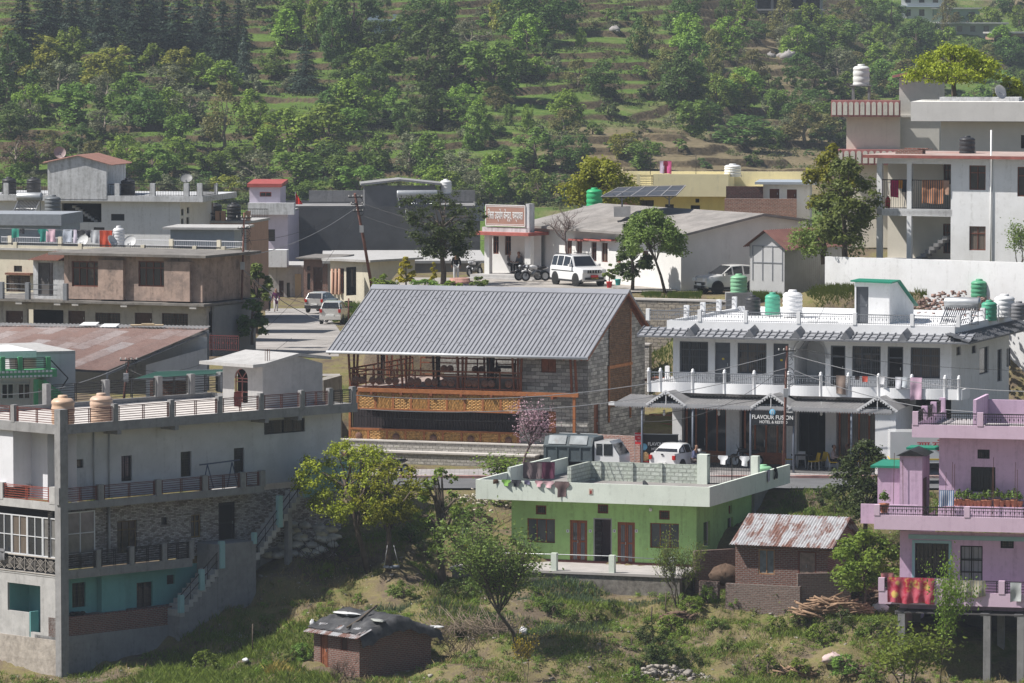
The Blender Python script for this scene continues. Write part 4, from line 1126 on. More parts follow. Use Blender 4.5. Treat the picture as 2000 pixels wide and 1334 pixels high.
 def panels(x0,x1,z0,z1,y,n,start,bow=0.0):
  w=(x1-x0)/n
  fr_=MB();
  for i in range(n+1):fr_.box(x0+i*w-.06,x0+i*w+.06,y-.04,y+.05,z0,z1)
  fr_.box(x0,x1,y-.05,y+.05,z0-.06,z0+.02);fr_.box(x0,x1,y-.05,y+.05,z1-.02,z1+.08)
  fr_.build('panel_frame',TIMBER_O,PV)
  for i in range(n):
   p=MB();a,c=x0+i*w+.06,x0+(i+1)*w-.06
   rg_=random.Random(i*7+int(z0*10))
   if(i+start)%2==0:
    k=int((c-a)/.075)
    for j in range(k):
     x=a+(c-a)*(j+.5)/k;
     zs=[z0+.02+(z1-z0-.04)*q/6 for q in range(7)]
     p.tube([(x+rg_.uniform(-.006,.006),y+(.02 if(q+j)%2 else-.02),z)for q,z in enumerate(zs)],.027,4,smooth=False)
   else:
    k=int((z1-z0)/.075)
    for j in range(k):
     z=z0+(z1-z0)*(j+.5)/k
     p.tube([(a+(c-a)*q/8,y+(.022 if(q+j)%2 else-.022),z+rg_.uniform(-.008,.008))for q in range(9)],.026,4,smooth=False)
   p.box(a,c,y+.045,y+.05,z0,z1)
   pn=p.build('bamboo_panel',BAMBOO,PV)
   if z0<.6 and i%2==0:
    q=MB(lambda u,v,w_:((a+c)/2+u,y-.05-w_,(z0+z1)/2+v));q.lathe([(.001,.05),(.08,.045),(.2,.02),(.21,0)],18);q.build('woven_tray',TRAY,pn)
 lz0,lz1=pf.f(835,870)[1]+.05,pf.f(835,842)[1]
 panels(xl,pf.f(1013,860)[0],lz0,lz1,-.05,9,0)
 uz0,uz1=pf.f(850,801,-.7)[1],zf-.2
 panels(x0-.05,xs+.25,uz0,uz1,-.72,9,1)
 b=MB();n=110;xa,xb=xl,pf.f(1010,820)[0]
 for i in range(n+1):x=xa+(xb-xa)*i/n;b.box(x-.022,x+.022,.0,.05,lz1+.05,zf-.15)
 b.box(xa,xb,-.02,.06,lz1+.06,lz1+.12);b.build('slat_screen',P('dark_slats',(.055,.042,.045),.7,.2,5,0),PV)
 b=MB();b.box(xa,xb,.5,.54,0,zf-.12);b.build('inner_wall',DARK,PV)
 b=MB();b.box(xa-.06,xa+.06,-.08,.06,lz0,uz0);b.box(pf.f(1122,800,-.7)[0]-.07,pf.f(1122,800,-.7)[0]+.07,-.8,-.66,.5,zf-.16)
 b.build('corner_post',TIMBER_O,PV)
 def cluster(px,y,n=3,spread=.2,dark=False):
  x=pf.f(px,730,y)[0];c=MB()
  for i in range(n):
   dx=(i-(n-1)/2)*spread
   c.bar((x+dx*.8,y+(i%2)*.12,zf-.05),(x+dx*1.5,y+(i%2)*.12,zt(y)-.0),.10,.10)
  c.build('post',TIMBER if not dark else WOOD_D,PV)
 for px in(690,792,902,1010):cluster(px,-.45,3)
 for px in(744,852,958):cluster(px,3.2,3,.17,True)
 for px in(760,850,950,1040):cluster(px,D_-.5,2,.25)
 x_=pf.f(1117,735,-.4)[0];c=MB();c.bar((x_,-.4,zf),(x_-.1,-.4,zt(-.4)),.11);c.bar((x_+.28,-.4,zf),(x_+.14,-.4,zt(-.4)),.11);c.build('post',TIMBER,PV)
 def rail(xa,xb,y,dz=0,trays=(),along='x'):
  r=MB(TF(y))if along=='x' else MB(lambda a,d,z:(y+d,a,z))
  for z,h in((zf+1.05,.09),(zf+.78,.07),(zf+.12,.07)):r.box(xa,xb,-.03,.03,z-h/2,z+h/2)
  n=max(2,int(abs(xb-xa)/1.1))
  for i in range(n+1):x=xa+(xb-xa)*i/n;r.box(x-.035,x+.035,-.035,.035,zf-.02,zf+1.05)
  o=r.build('railing',TIMBER,PV)
  for x in trays:
   q=MB((lambda u,v,w_:(x+u,y-.05-w_,zf+.45+v))if along=='x' else(lambda u,v,w_:(y-.05-w_,x+u,zf+.45+v)))
   q.lathe([(.001,.06),(.1,.05),(.2,.02),(.215,0),(.2,-.015)],18);q.build('woven_tray',TRAY,o)
 xa,xb=pf.f(688,740,-.55)[0],pf.f(1018,740,-.55)[0]
 rail(xa,xb,-.55,0,[pf.f(630+z/3.077,742,-.55)[0]for z in(203,240,303,340,400,440,535,575,637,675,735,775,880,915,978,1017,1120)])
 rail(xa+.2,xs-.2,D_-.3,0,[pf.f(p,725,D_-.3)[0]for p in(868,880,929,941,972)])
 rail(-.3,D_-.4,xl+.1,0,[1.2,2,3.4,4.2,6,7,8.4],'y')
 b=MB();x=pf.f(985,728,6)[0];b.box(x-.6,x+.6,5.6,6.2,zf+.4,zf+.46);b.bar((x-.55,6,zf),(x-.5,6.2,zf+1.1),.07);b.bar((x+.55,6,zf),(x+.5,6.2,zf+1.1),.07);b.box(x-.55,x+.55,6.15,6.2,zf+.8,zf+.95);b.build('bench',WOOD_D,PV)
 b=MB()
 def plane(y0,z0,y1,z1,th,x0=rx0,x1=rx1):
  b.add([(x0,y0,z0),(x1,y0,z0),(x1,y1,z1),(x0,y1,z1),(x0,y0,z0-th),(x1,y0,z0-th),(x1,y1,z1-th),(x0,y1,z1-th)],[(0,1,2,3),(7,6,5,4),(0,4,5,1),(1,5,6,2),(2,6,7,3),(3,7,4,0)])
 plane(-1.2,z_e,ry,rz_,.05);plane(ry,rz_,by,bz,.05)
 n=60
 ro=b.build('roof',ROOFM,PV)
 s=MB();d_=MB();l_=MB()
 rg_=random.Random(3)
 for i in range(n+1):
  x=rx0+.02+(rx1-rx0-.04)*i/n
  s.bar((x,-1.2,z_e+.03),(x,ry,rz_+.03),.03,.012);d_.bar((x+.045,-1.2,z_e+.006),(x+.045,ry,rz_+.006),.034,.012)  # dark strip beside each seam: the rib's shadow put into the colour
  if i%3==0:s.bar((x,ry,rz_+.03),(x,by,bz+.03),.05,.06)
  if i<n:
   for k in range(3):
    t=rg_.uniform(.1,.9);yy=-1.2+t*(ry+1.2);zz=z_e+t*(rz_-z_e)
    w=(rx1-rx0)/n;l_.add([(x+.03,yy,zz+.018),(x+w-.02,yy,zz+.018),(x+w-.02,yy+.05,zz+.022+.05*slope_f),(x+.03,yy+.05,zz+.022+.05*slope_f)],[(0,1,2,3)])
 s.build('seam',ROOFM,ro);d_.build('seam_shadow',ROOFD,ro);l_.build('sheet_lap',P('lap_grey',(.2,.2,.215),.5,.1,2,0,metal=.2),ro)
 c=MB();q=.42;c.prism([(ry-q,rz_-q*slope_f+.02),(ry-q,rz_-q*slope_f+.06),(ry,rz_+.09),(ry+q,rz_-q*slope_b+.06),(ry+q,rz_-q*slope_b+.02),(ry,rz_+.04)],'x',rx0-.05,rx1+.05);c.build('ridge_cap',ROOFM,ro)
 gt=MB();gt.tube([(rx0-.03,-1.24,z_e-.05),(rx1,-1.24,z_e-.05)],.085,8);gt.build('gutter',P('gutter_white',(.55,.56,.58),.4,.08,2,0),PV)
 so=MB()
 for(y0,z0,y1,z1)in((-1.15,z_e-.06,ry,rz_-.06),(ry,rz_-.06,by,bz-.06)):
  so.add([(rx0+.02,y0,z0),(rx1-.02,y0,z0),(rx1-.02,y1,z1),(rx0+.02,y1,z1)],[(3,2,1,0)])
  for x in(rx0+.1,xs,-1,xr+.02,rx1-.06):so.bar((x,y0,z0-.08),(x,y1,z1-.08),.08,.14)
 so.build('roof_soffit',TIMBER,PV)
 p=MB();x0=pf.f(668,880)[0];p.box(x0,xr+.0,-.55,-.06,-.5,-.02);p.box(x0,pf.f(1060,885)[0],-1.3,-.55,-2.2,-.55);p.build('plinth',STONE_L,PV)
 p=MB();p.box(x0-.05,xr+.02,-.6,-.04,-.02,.05);p.box(x0-.05,pf.f(1062,885)[0],-1.4,-.6,-.55,-.46);p.build('coping',P('pale_coping',(.52,.49,.46),.9,.12,2,.2,blotch=.2,bcol=(.35,.33,.31)),PV)
 b=MB();b.add([(-.1,D_,2.9),(2.6,D_-.5,2.6),(2.6,D_+2.4,2.6),(-.1,D_+2.4,2.9),(-.1,D_,3.0),(2.6,D_-.5,2.7),(2.6,D_+2.4,2.7),(-.1,D_+2.4,3.0)],[(3,2,1,0),(4,5,6,7),(0,1,5,4),(1,2,6,5),(2,3,7,6),(3,0,4,7)]);b.bar((2.2,D_+.2,0),(2.2,D_+.2,2.65),.12);b.bar((2.2,D_+2,0),(2.2,D_+2,2.65),.12)
 for z in(.5,1.0):b.bar((.2,D_+.2,z),(2.2,D_+.2,z),.08)
 b.build('back_porch',TIMBER,PV)
pavilion()
def stonewall(name,p,q,z0,z1,th,m,label,cap=None,cat='wall',group=None):
 p,q=Vector(p),Vector(q);d=(q-p);L=Vector((d.x,d.y)).length
 t=thing(name,label,cat,(p.x,p.y,0),atan2(d.y,d.x),group)
 b=MB();b.box(0,L,0,th,z0,z1);b.build('masonry',m,t)
 if cap:c=MB();c.box(-.05,L+.05,-.06,th+.06,z1,z1+.1);c.build('coping',cap,t)
 return t
COP=MATS['pale_coping']
RUBBLE=BRICK('rubble_stone',(.38,.33,.26),(.30,.27,.23),(.16,.14,.12),.45,.2,.02,wob=.14,dirt=.3,dcol=(.2,.18,.15),var=.4)
a_,b_=pf.w(-13.8,13.4,0),pf.w(-1.0,13.4,0)
stonewall('terrace_wall',a_,b_,4.5,11.1,.5,STONE_L,'pale stone terrace wall seen through the pavilion veranda',COP)
a_,b_=W(1215,590,291.5),W(1445,590,288.5)
stonewall('retaining_wall',a_,b_,5.5,13.55,.5,RUBBLE,'coursed rubble wall holding up the yard behind the flat roof',P('wall_coping',(.5,.47,.44),.9,.1,2,.1))
a_,b_=W(632,740,285),W(668,745,289)
stonewall('retaining_wall',a_,b_,5.5,9.4,.6,P('mossy_masonry',(.30,.28,.25),.95,.25,1.5,.5,streak=.6,blotch=.4,bcol=(.2,.2,.12)),'stained masonry wall between the street and the pavilion')
# hotel with balcony and porch
hf=Fr(1314,902,272,20)
HO=hf.thing('hotel_building','two storey white hotel with scalloped balcony, tiled awnings and porch restaurant','building')
SLATE=P('slate_tile',(.16,.165,.18),.5,.15,3,.1,metal=.05,blotch=.15,bcol=(.26,.26,.27));SLATE_L=P('slate_tile_lit',(.27,.275,.295),.5,.1,3,.1)  # second slate is a paler copy, front awning's sunlit tone put into the colour
GREYF=P('grey_joinery',(.09,.097,.11),.5,.15,4,0)
WHITE_B=P('bright_white',(.80,.80,.81),.7,.04,1.5,.08,streak=.15,scol=(.45,.44,.42),sth=(.6,.9))
def tex(body,size,m,par,pos,rot,name='lettering',align='CENTER',extr=.004,sx=1.0,bold=.013):
 c=bpy.data.curves.new(name,'FONT');c.body=body;c.size=size;c.align_x=align;c.align_y='CENTER';c.extrude=extr;c.offset=bold*size
 o=bpy.data.objects.new(name,c);COL.objects.link(o);bpy.context.view_layer.update()
 me=bpy.data.meshes.new_from_object(o.evaluated_get(bpy.context.evaluated_depsgraph_get()))
 bpy.data.objects.remove(o);bpy.data.curves.remove(c)
 q=link_mesh(name,me,m,par,pos);q.rotation_euler=rot;q.scale=(sx,1,1);return q
def hotel():
 xr=hf.f(1858,750)[0];zb=hf.f(1500,752)[1];zs=hf.f(1600,664)[1];D_=12.0
 zp0,zp1=hf.f(1500,650,-.3)[1],hf.f(1500,630,-.3)[1]
 WS=[(1327,667,1383,727),(1440,670,1497,730),(1664,676,1720,735),(1778,679,1836,739)]
 DS=[(1396,669,1426,746),(1510,671,1540,748),(1622,675,1651,751),(1733,677,1764,753)]
 Wn=[hf.R(*q)for q in WS];Dn=[hf.R(*q)for q in DS]
 Dn=[(a,b,zb,d)for a,b,c,d in Dn]
 ax0,ax1=hf.f(1551,700)[0],hf.f(1612,700)[0];az=hf.f(1580,690)[1];ar=(ax1-ax0)/2;acx=(ax0+ax1)/2
 b=MB(TF(0));b.face(0,ax0,zb-.2,zp1-.1,Wn[:2]+Dn[:2],.22);b.face(ax1,xr,zb-.2,zp1-.1,Wn[2:]+Dn[2:],.22)
 nA=14;arc=[(acx+ar*cos(pi-pi*i/nA),az+ar*.98*sin(pi*i/nA))for i in range(nA+1)]
 for i in range(nA):
  (xa,za),(xb,zb_)=arc[i],arc[i+1];b.quad((xa,0,za),(xb,0,zb_),(xb,0,zp1-.1),(xa,0,zp1-.1))
  b.quad((xa,0,za),(xa,2.4,za),(xb,2.4,zb_),(xb,0,zb_))
 b.quad((ax0,0,zb-.2),(ax0,2.4,zb-.2),(ax0,2.4,az),(ax0,0,az));b.quad((ax1,0,zb-.2),(ax1,0,az),(ax1,2.4,az),(ax1,2.4,zb-.2))
 b.quad((ax0,2.4,zb-.2),(ax1,2.4,zb-.2),(ax1,2.4,zp1),(ax0,2.4,zp1));b.quad((ax0,0,zb-.02),(ax1,0,zb-.02),(ax1,2.4,zb-.02),(ax0,2.4,zb-.02))
 sw=[hf.G(1868,677,1877,694,xr),hf.G(1898,675,1907,690,xr),hf.G(1913,678,1931,730,xr),hf.G(1948,682,1957,745,xr),hf.G(1966,680,1976,716,xr)]
 b.T=TR(xr);b.face(0,D_,-.2,zp1-.1,sw,.2);b.T=TL(0);b.face(0,D_,zb-3.6,zp1-.1,[],.2);b.T=None
 b.quad((0,D_,-.2),(xr,D_,-.2),(xr,D_,zp1),(0,D_,zp1))
 b.build('upper_wall',WHITE,HO)
 am=MB(TF(-.03));
 for i in range(nA):
  (xa,za),(xb,zb_)=arc[i],arc[i+1];k=1.09
  f=lambda x,z,k:(acx+(x-acx)*k,az+(z-az)*k)
  p,q,r_,s_=f(xa,za,1.0),f(xb,zb_,1.0),f(xb,zb_,1.1),f(xa,za,1.1)
  am.add([(p[0],0,p[1]),(q[0],0,q[1]),(r_[0],0,r_[1]),(s_[0],0,s_[1])],[(0,1,2,3)])
 am.box(ax0-.2,ax0+.0,-.02,.03,az-.25,az);am.box(ax1,ax1+.2,-.02,.03,az-.25,az)
 am.build('arch_moulding',P('grey_moulding',(.42,.42,.43),.7,.1,3,.05),HO)
 for w in Wn:window(HO,TF(0),*w,cols=3,fm=GREYF,pm=GLASS,inset=.1,fw=.07,transom=.27,grille=(16,4),gm=GREYF)
 for i,d in enumerate(Dn):
  dd=window(HO,TF(0),*d,cols=1,rows=1,fm=GREYF,pm=GREYF if i<2 else DARK,inset=.1,fw=.08,transom=.27,grille=None,name='door')
  if i<2:
   n_=MB(TF(0));xm=(d[0]+d[1])/2;zz=d[2]+(d[3]-d[2])*.6;n_.box(xm-.06,xm+.06,.12,.135,zz-.05,zz+.05);n_.build('number_plate',P('yellow_plate',(.6,.45,.03),.5,.1,3,0),dd)
  h=MB(TF(0));h.box(d[1]-.18,d[1]-.15,.06,.1,d[2]+.95,d[2]+1.1);h.build('handle',STEEL,dd)
 for s in sw:window(HO,TR(xr),*s,cols=1,fm=GREYF,inset=.08,fw=.05)
 yb=-1.6;bx0,bx1=hf.f(1266,755,yb)[0],hf.f(1879,775,yb)[0]
 zpb,zpt=hf.f(1560,773,yb)[1],hf.f(1560,753,yb)[1];zr=hf.f(1560,733,yb)[1]
 b=MB();b.box(bx0+.05,bx1-.1,yb+.1,0,zpb,zpb+.14)
 b.box(bx0+.05,0,0,6.5,zpb,zpb+.14)
 b.build('balcony_slab',WHITE,HO)
 pxs_=[1267,1290,1353,1415,1473,1540,1603,1657,1716,1846,1873]
 xs_=[hf.f(p,755,yb)[0]for p in pxs_];xs_.insert(9,(xs_[8]+xs_[9])/2)
 pa=MB()
 for i in range(len(xs_)-1):
  a,c=xs_[i],xs_[i+1];n=10;bow=.16 if c-a>.9 else 0
  P0=[(a+(c-a)*k/n,yb-bow*sin(pi*k/n))for k in range(n+1)]
  for k in range(n):
   (xa,ya),(xb,yb_)=P0[k],P0[k+1]
   pa.add([(xa,ya,zpb),(xb,yb_,zpb),(xb,yb_,zpt),(xa,ya,zpt),(xa,ya+.1,zpb),(xb,yb_+.1,zpb),(xb,yb_+.1,zpt),(xa,ya+.1,zpt)],[(0,1,2,3),(3,2,6,7),(5,4,7,6),(1,0,4,5)],False)
 pa.box(bx0,bx0+.1,yb,6.4,zpb,zpt)
 pa.box(bx1-.12,bx1,yb,.0,zpb,zpt)
 pa.build('balcony_parapet',WHITE_B,HO)
 po=MB()
 for x in xs_:
  po.lathe([(.09,zpb),(.09,zr-.02),(.11,zr),(.11,zr+.06),(.07,zr+.1),(.09,zr+.16),(.001,zr+.22)],10,(x,yb+.02,0))
 for y in(1.4,3.4,5.6):po.box(bx0-.02,bx0+.16,y-.12,y+.12,zpb,zr+.1)
 po.build('balcony_post',WHITE_B,HO)
 for i in range(len(xs_)-1):
  rail_v(HO,TF(yb+.04),xs_[i]+.09,xs_[i+1]-.09,zpt,zr,.11)
 def tiles(nm,x0,x1,y0,z0,y1,z1,pitch,hump,side=None,m=SLATE_L,rows=3):
  b=MB(side);n=int((x1-x0)/pitch)
  for i in range(n):
   xa=x0+(x1-x0)*i/n;w=(x1-x0)/n
   for r in range(rows):
    ya,za=y1+(y0-y1)*r/rows,z1+(z0-z1)*r/rows;yb_,zb_=y1+(y0-y1)*(r+1)/rows,z1+(z0-z1)*(r+1)/rows
    b.add([(xa,ya,za-.02),(xa+w,ya,za-.02),(xa+w,yb_,zb_+.035),(xa,yb_,zb_+.035),(xa+w,yb_,zb_),(xa,yb_,zb_)],[(0,3,2,1),(3,5,4,2)])
  o=b.build(nm,m,HO)
  k=MB(side)
  for i in range(n+1):
   xa=x0+(x1-x0)*i/n
   for r in range(rows):
    ya,za=y1+(y0-y1)*r/rows,z1+(z0-z1)*r/rows;yb_,zb_=y1+(y0-y1)*(r+1)/rows,z1+(z0-z1)*(r+1)/rows
    k.bar((xa,ya,za+.03),(xa,yb_,zb_+.07),hump,hump*.9)
  k.build('tile_roll',SLATE,o)
  u=MB(side);u.add([(x0,y0,z0-.06),(x1,y0,z0-.06),(x1,y1,z1-.06),(x0,y1,z1-.06),(x0,y0,z0+.02),(x1,y0,z0+.02)],[(0,1,2,3),(0,4,5,1)]);u.build('eave_board',SLATE,o)
  return o
 za0,za1=hf.f(1560,663,-1.3)[1],hf.f(1560,644,-.15)[1]
 tx0,tx1=hf.f(1244,654,-1.3)[0],hf.f(1893,670,-1.3)[0]
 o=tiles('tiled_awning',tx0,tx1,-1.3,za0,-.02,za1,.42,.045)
 for px in(1354,1470,1560,1656,1768):
  x=hf.f(px,652,-.7)[0];d=MB();d.add([(x-.28,-1.25,za0+.06),(x+.28,-1.25,za0+.06),(x,-1.25,za0+.48),(x,-.02,za1+.3),(x-.2,-.1,za1+.05),(x+.2,-.1,za1+.05)],[(0,1,2),(0,2,3,4),(2,1,5,3)]);d.build('dormer',SLATE,o)
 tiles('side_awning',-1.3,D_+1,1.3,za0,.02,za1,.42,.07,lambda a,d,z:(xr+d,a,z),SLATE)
 b=MB();b.box(-.25,xr+.25,-.3,D_,zp0,zp1-.15);b.box(-.25,xr+.25,-.3,-.15,zp1-.15,zp1);b.box(-.25,-.1,-.15,D_,zp1-.15,zp1);b.box(xr+.1,xr+.25,-.15,D_,zp1-.15,zp1);b.box(-.1,xr+.1,D_-.15,D_,zp1-.15,zp1+.1)
 b.build('roof_parapet',WHITE_B,HO)
 zrt=hf.f(1560,611,-.22)[1]
 pp=[1266,1367,1457,1560,1670,1782,1872];xp=[hf.f(p,625,-.22)[0]for p in pp]
 b=MB()
 for x in xp:b.box(x-.1,x+.1,-.33,-.12,zp1-.02,zrt+.06)
 for k in range(1,5):
  y=k*D_/4.2
  for x in(-.18,xr+.18):b.box(x-.12,x+.12,y-.12,y+.12,zp1-.02,zrt+.1)
 b.build('roof_post',WHITE_B,HO)
 for i in range(len(xp)-1):rail_v(HO,TF(-.22),xp[i]+.1,xp[i+1]-.1,zp1,zrt,.1,bar=.014)
 r=MB()
 for x in(-.18,xr+.18):
  for z in(zp1+.25,zrt-.02):r.tube([(x,0,z),(x,D_-.2,z)],.022,6)
 r.build('pipe_rail',IRON_G,HO)
 pil=[(1313,1332),(1418,1444),(1536,1556),(1612,1633),(1715,1742)]
 zg=zpb-.1
 b=MB()
 for a,c in pil:x0,x1=hf.f(a,860)[0],hf.f(c,860)[0];b.box(x0,x1,0,.45,-.2,zg)
 xe=hf.f(1782,840)[0];b.box(hf.f(1742,840)[0],xe,-3.2,.1,-.3,hf.f(1760,800,-3.2)[1]);b.box(0,xe,.6,.7,zg-.35,zg)
 b.build('pillar',WHITE,HO)
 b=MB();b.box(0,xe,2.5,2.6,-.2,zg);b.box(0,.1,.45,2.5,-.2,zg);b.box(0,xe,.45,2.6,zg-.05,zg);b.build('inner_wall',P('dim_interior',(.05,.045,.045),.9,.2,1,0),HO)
 RW=P('red_pine',(.36,.115,.05),.5,.25,6,.05)
 for a,c,leaves in((1335,1417,4),(1449,1536,4),(1634,1714,4)):
  x0,x1=hf.f(a,860)[0],hf.f(c,860)[0]
  window(HO,TF(.3),x0,x1,0,zg-.3,cols=leaves,rows=1,fm=RW,pm=GLASS,inset=.05,fw=.11,transom=.16,name='timber_glass_door')
  k=MB(TF(.3));k.box(x0+.06,x1-.06,.06,.10,.05,.62);k.build('door_panel',RW,HO)
  k=MB(TF(.3));xm=(x0+x1)/2;k.box(xm-.1,xm-.07,.0,.05,.9,1.3);k.build('door_handle',STEEL,HO)
 x0,x1=hf.f(1557,860)[0],hf.f(1611,860)[0]
 window(HO,TF(.4),x0,x1,0,zg-.3,cols=3,fm=TRIM,pm=DARK,inset=.05,fw=.07,transom=.2,name='entrance_glazing')
 yp=-3.3;px0,px1=hf.f(1201,790,yp)[0],hf.f(1742,803,yp)[0]
 ze,zt=hf.f(1560,797,yp)[1],hf.f(1560,783,-1.55)[1]
 def profile_tile(y):return ze+(zt-ze)*(y-yp)/(-.9-yp)
 b=MB();n=int((px1-px0)/.19)*2;rows=9;vs=[];fs=[]
 for i in range(n+1):
  x=px0+(px1-px0)*i/n
  for r in range(rows+1):
   y=yp+(-.9-yp)*r/rows
   for s in(0,1):
    if(r==0 and s==0)or(r==rows and s==1):continue
    vs.append((x,y,profile_tile(y)+(.05 if i%2 else 0)+(.04 if s==0 else 0)))
 k=2*rows
 for i in range(n):
  for j in range(k-1):fs.append((i*k+j,(i+1)*k+j,(i+1)*k+j+1,i*k+j+1))
 b.add(vs,fs);pr=b.build('porch_roof',P('porch_tile',(.24,.235,.235),.5,.15,2,0,blotch=.3,bcol=(.34,.32,.31),metal=.1),HO)
 b=MB();b.add([(px0,yp,ze-.05),(px1,yp,ze-.05),(px1,-.9,zt-.05),(px0,-.9,zt-.05)],[(3,2,1,0)]);b.build('porch_soffit',P('soffit_dark',(.07,.065,.065),.8,.2,2,0),pr)
 fm=P('fringe_grey',(.33,.33,.34),.6,.1,3,0);b=MB()
 b.box(px0-.02,px1,yp-.04,yp-.01,ze-.13,ze+.05)
 n=int((px1-px0)/.14)
 for i in range(n):x=px0+(px1-px0)*i/n;b.add([(x,yp-.035,ze-.13),(x+.14,yp-.035,ze-.13),(x+.07,yp-.035,ze-.22),(x,yp-.02,ze-.13),(x+.14,yp-.02,ze-.13),(x+.07,yp-.02,ze-.22)],[(0,2,1),(3,4,5),(0,3,5,2),(2,5,4,1)])
 b.build('fringe',fm,pr)
 b=MB();b.box(px0-.35,px0+.02,yp-.03,yp+.5,ze-.12,ze+.04);b.build('gutter_end',WHITE,pr)
 for px in(1301,1506,1714):
  x=hf.f(px,790,yp)[0];g=MB();w,h=1.05,.68;yk=-1.2
  g.add([(x-w,yp-.02,ze+.0),(x,yp-.02,ze+h),(x,yk,ze+h),(x-w,yk+.2,ze+.1)],[(0,1,2,3)]);g.add([(x+w,yp-.02,ze+.0),(x,yp-.02,ze+h),(x,yk,ze+h),(x+w,yk+.2,ze+.1)],[(3,2,1,0)])
  go=g.build('gable',MATS['porch_tile'],pr)
  v=MB()
  for s in(-1,1):
   v.bar((x+s*(w+.04),yp-.06,ze-.03),(x,yp-.06,ze+h+.04),.03,.09)
   for q in range(8):t=(q+.5)/8;v.box(x+s*w*t-.035,x+s*w*t+.035,yp-.075,yp-.05,ze+h*(1-t)-.12,ze+h*(1-t)-.02)
  v.bar((x,yp-.03,ze-.02),(x,yp-.03,ze+h),.04);v.bar((x-w*.6,yp+.3,ze+.1),(x+w*.6,yp+.3,ze+.1),.04);v.build('bargeboard',P('bargeboard_white',(.62,.62,.63),.6,.1,3,0),go)
 b=MB()
 for px in(1254,1353,1466,1550,1663):x=hf.f(px,850,yp+.08)[0];b.tube([(x,yp+.08,-.4),(x,yp+.08,ze)],.055,10)
 b.build('porch_post',P('blue_grey_post',(.14,.16,.2),.5,.1,3,0),HO)
 for px in(1297,1404,1604,1699):
  x=hf.f(px,810,-2.4)[0];l=MB();z=hf.f(px,806,-2.4)[1];l.tube([(x,-2.4,z+.15),(x,-2.4,ze+.3)],.01,4);l.lathe([(.02,.15),(.09,.1),(.05,.04),(.08,-.1),(.03,-.16)],8,(x,-2.4,z));l.build('hanging_lantern',P('lantern_white',(.6,.6,.58),.4,.05,3,0),HO)
 b=MB();b.box(0,xe,-3.2,.0,-.25,-.02);b.box(px0+.2,0,-3.0,4,-.3,-.06);b.build('porch_floor',P('porch_paving',(.16,.155,.155),.8,.2,1.5,.1),HO)
 s0=hf.f(1669,620,3.2);s1=hf.f(1737,620,3.2)[0];z0=zp1-.15;zh=hf.f(1690,551,3.2)[1]
 dr=hf.R(1672,560,1696,632,3.2);dr=(dr[0],dr[1],z0,dr[3])
 b=MB(TF(3.2));b.face(s0[0],s1,z0,zh-.02,[dr],.15);b.T=None
 pr_=[(3.2,z0),(3.2,zh),(4.6,zh+.0),(8.0,z0+.8),(8.0,z0)]
 b.add([(s1,y,z)for y,z in pr_],[tuple(range(5))]);b.add([(s0[0],y,z)for y,z in pr_],[tuple(range(5))[::-1]])
 b.build('stair_head',WHITE,HO)
 door(HO,TF(3.2),*dr,fm=GREYF,lm=GREYF,inset=.08,panels=2)
 b=MB();b.add([(s0[0]-.15,2.9,zh+.1),(s1+.2,2.9,zh+.04),(s1+.2,4.6,zh+.08),(s0[0]-.15,4.6,zh+.12),(s1+.2,8.2,z0+.75),(s0[0]-.15,8.2,z0+.8),(s0[0]-.15,2.9,zh+.02),(s1+.2,2.9,zh-.04),(s1+.2,4.6,zh),(s0[0]-.15,4.6,zh+.04),(s1+.2,8.2,z0+.67),(s0[0]-.15,8.2,z0+.72)],[(0,1,2,3),(3,2,4,5),(0,6,7,1),(1,7,8,2),(2,8,10,4),(9,8,7,6),(11,10,8,9)])
 b.build('stair_head_roof',P('green_sheet',(.02,.22,.14),.5,.1,3,0),HO)
 return zp1,zb,yb,zpt,zr,ze,yp,xe
HZ=hotel()
SIGNK=P('sign_black',(.02,.021,.024),.4,.1,3,0);SIGNW=P('sign_white',(.75,.75,.74),.5,.04,3,0);SIGNB=P('sign_blue',(.16,.42,.62),.5,.1,3,0);SIGNR=P('sign_red',(.5,.03,.035),.5,.1,3,0)
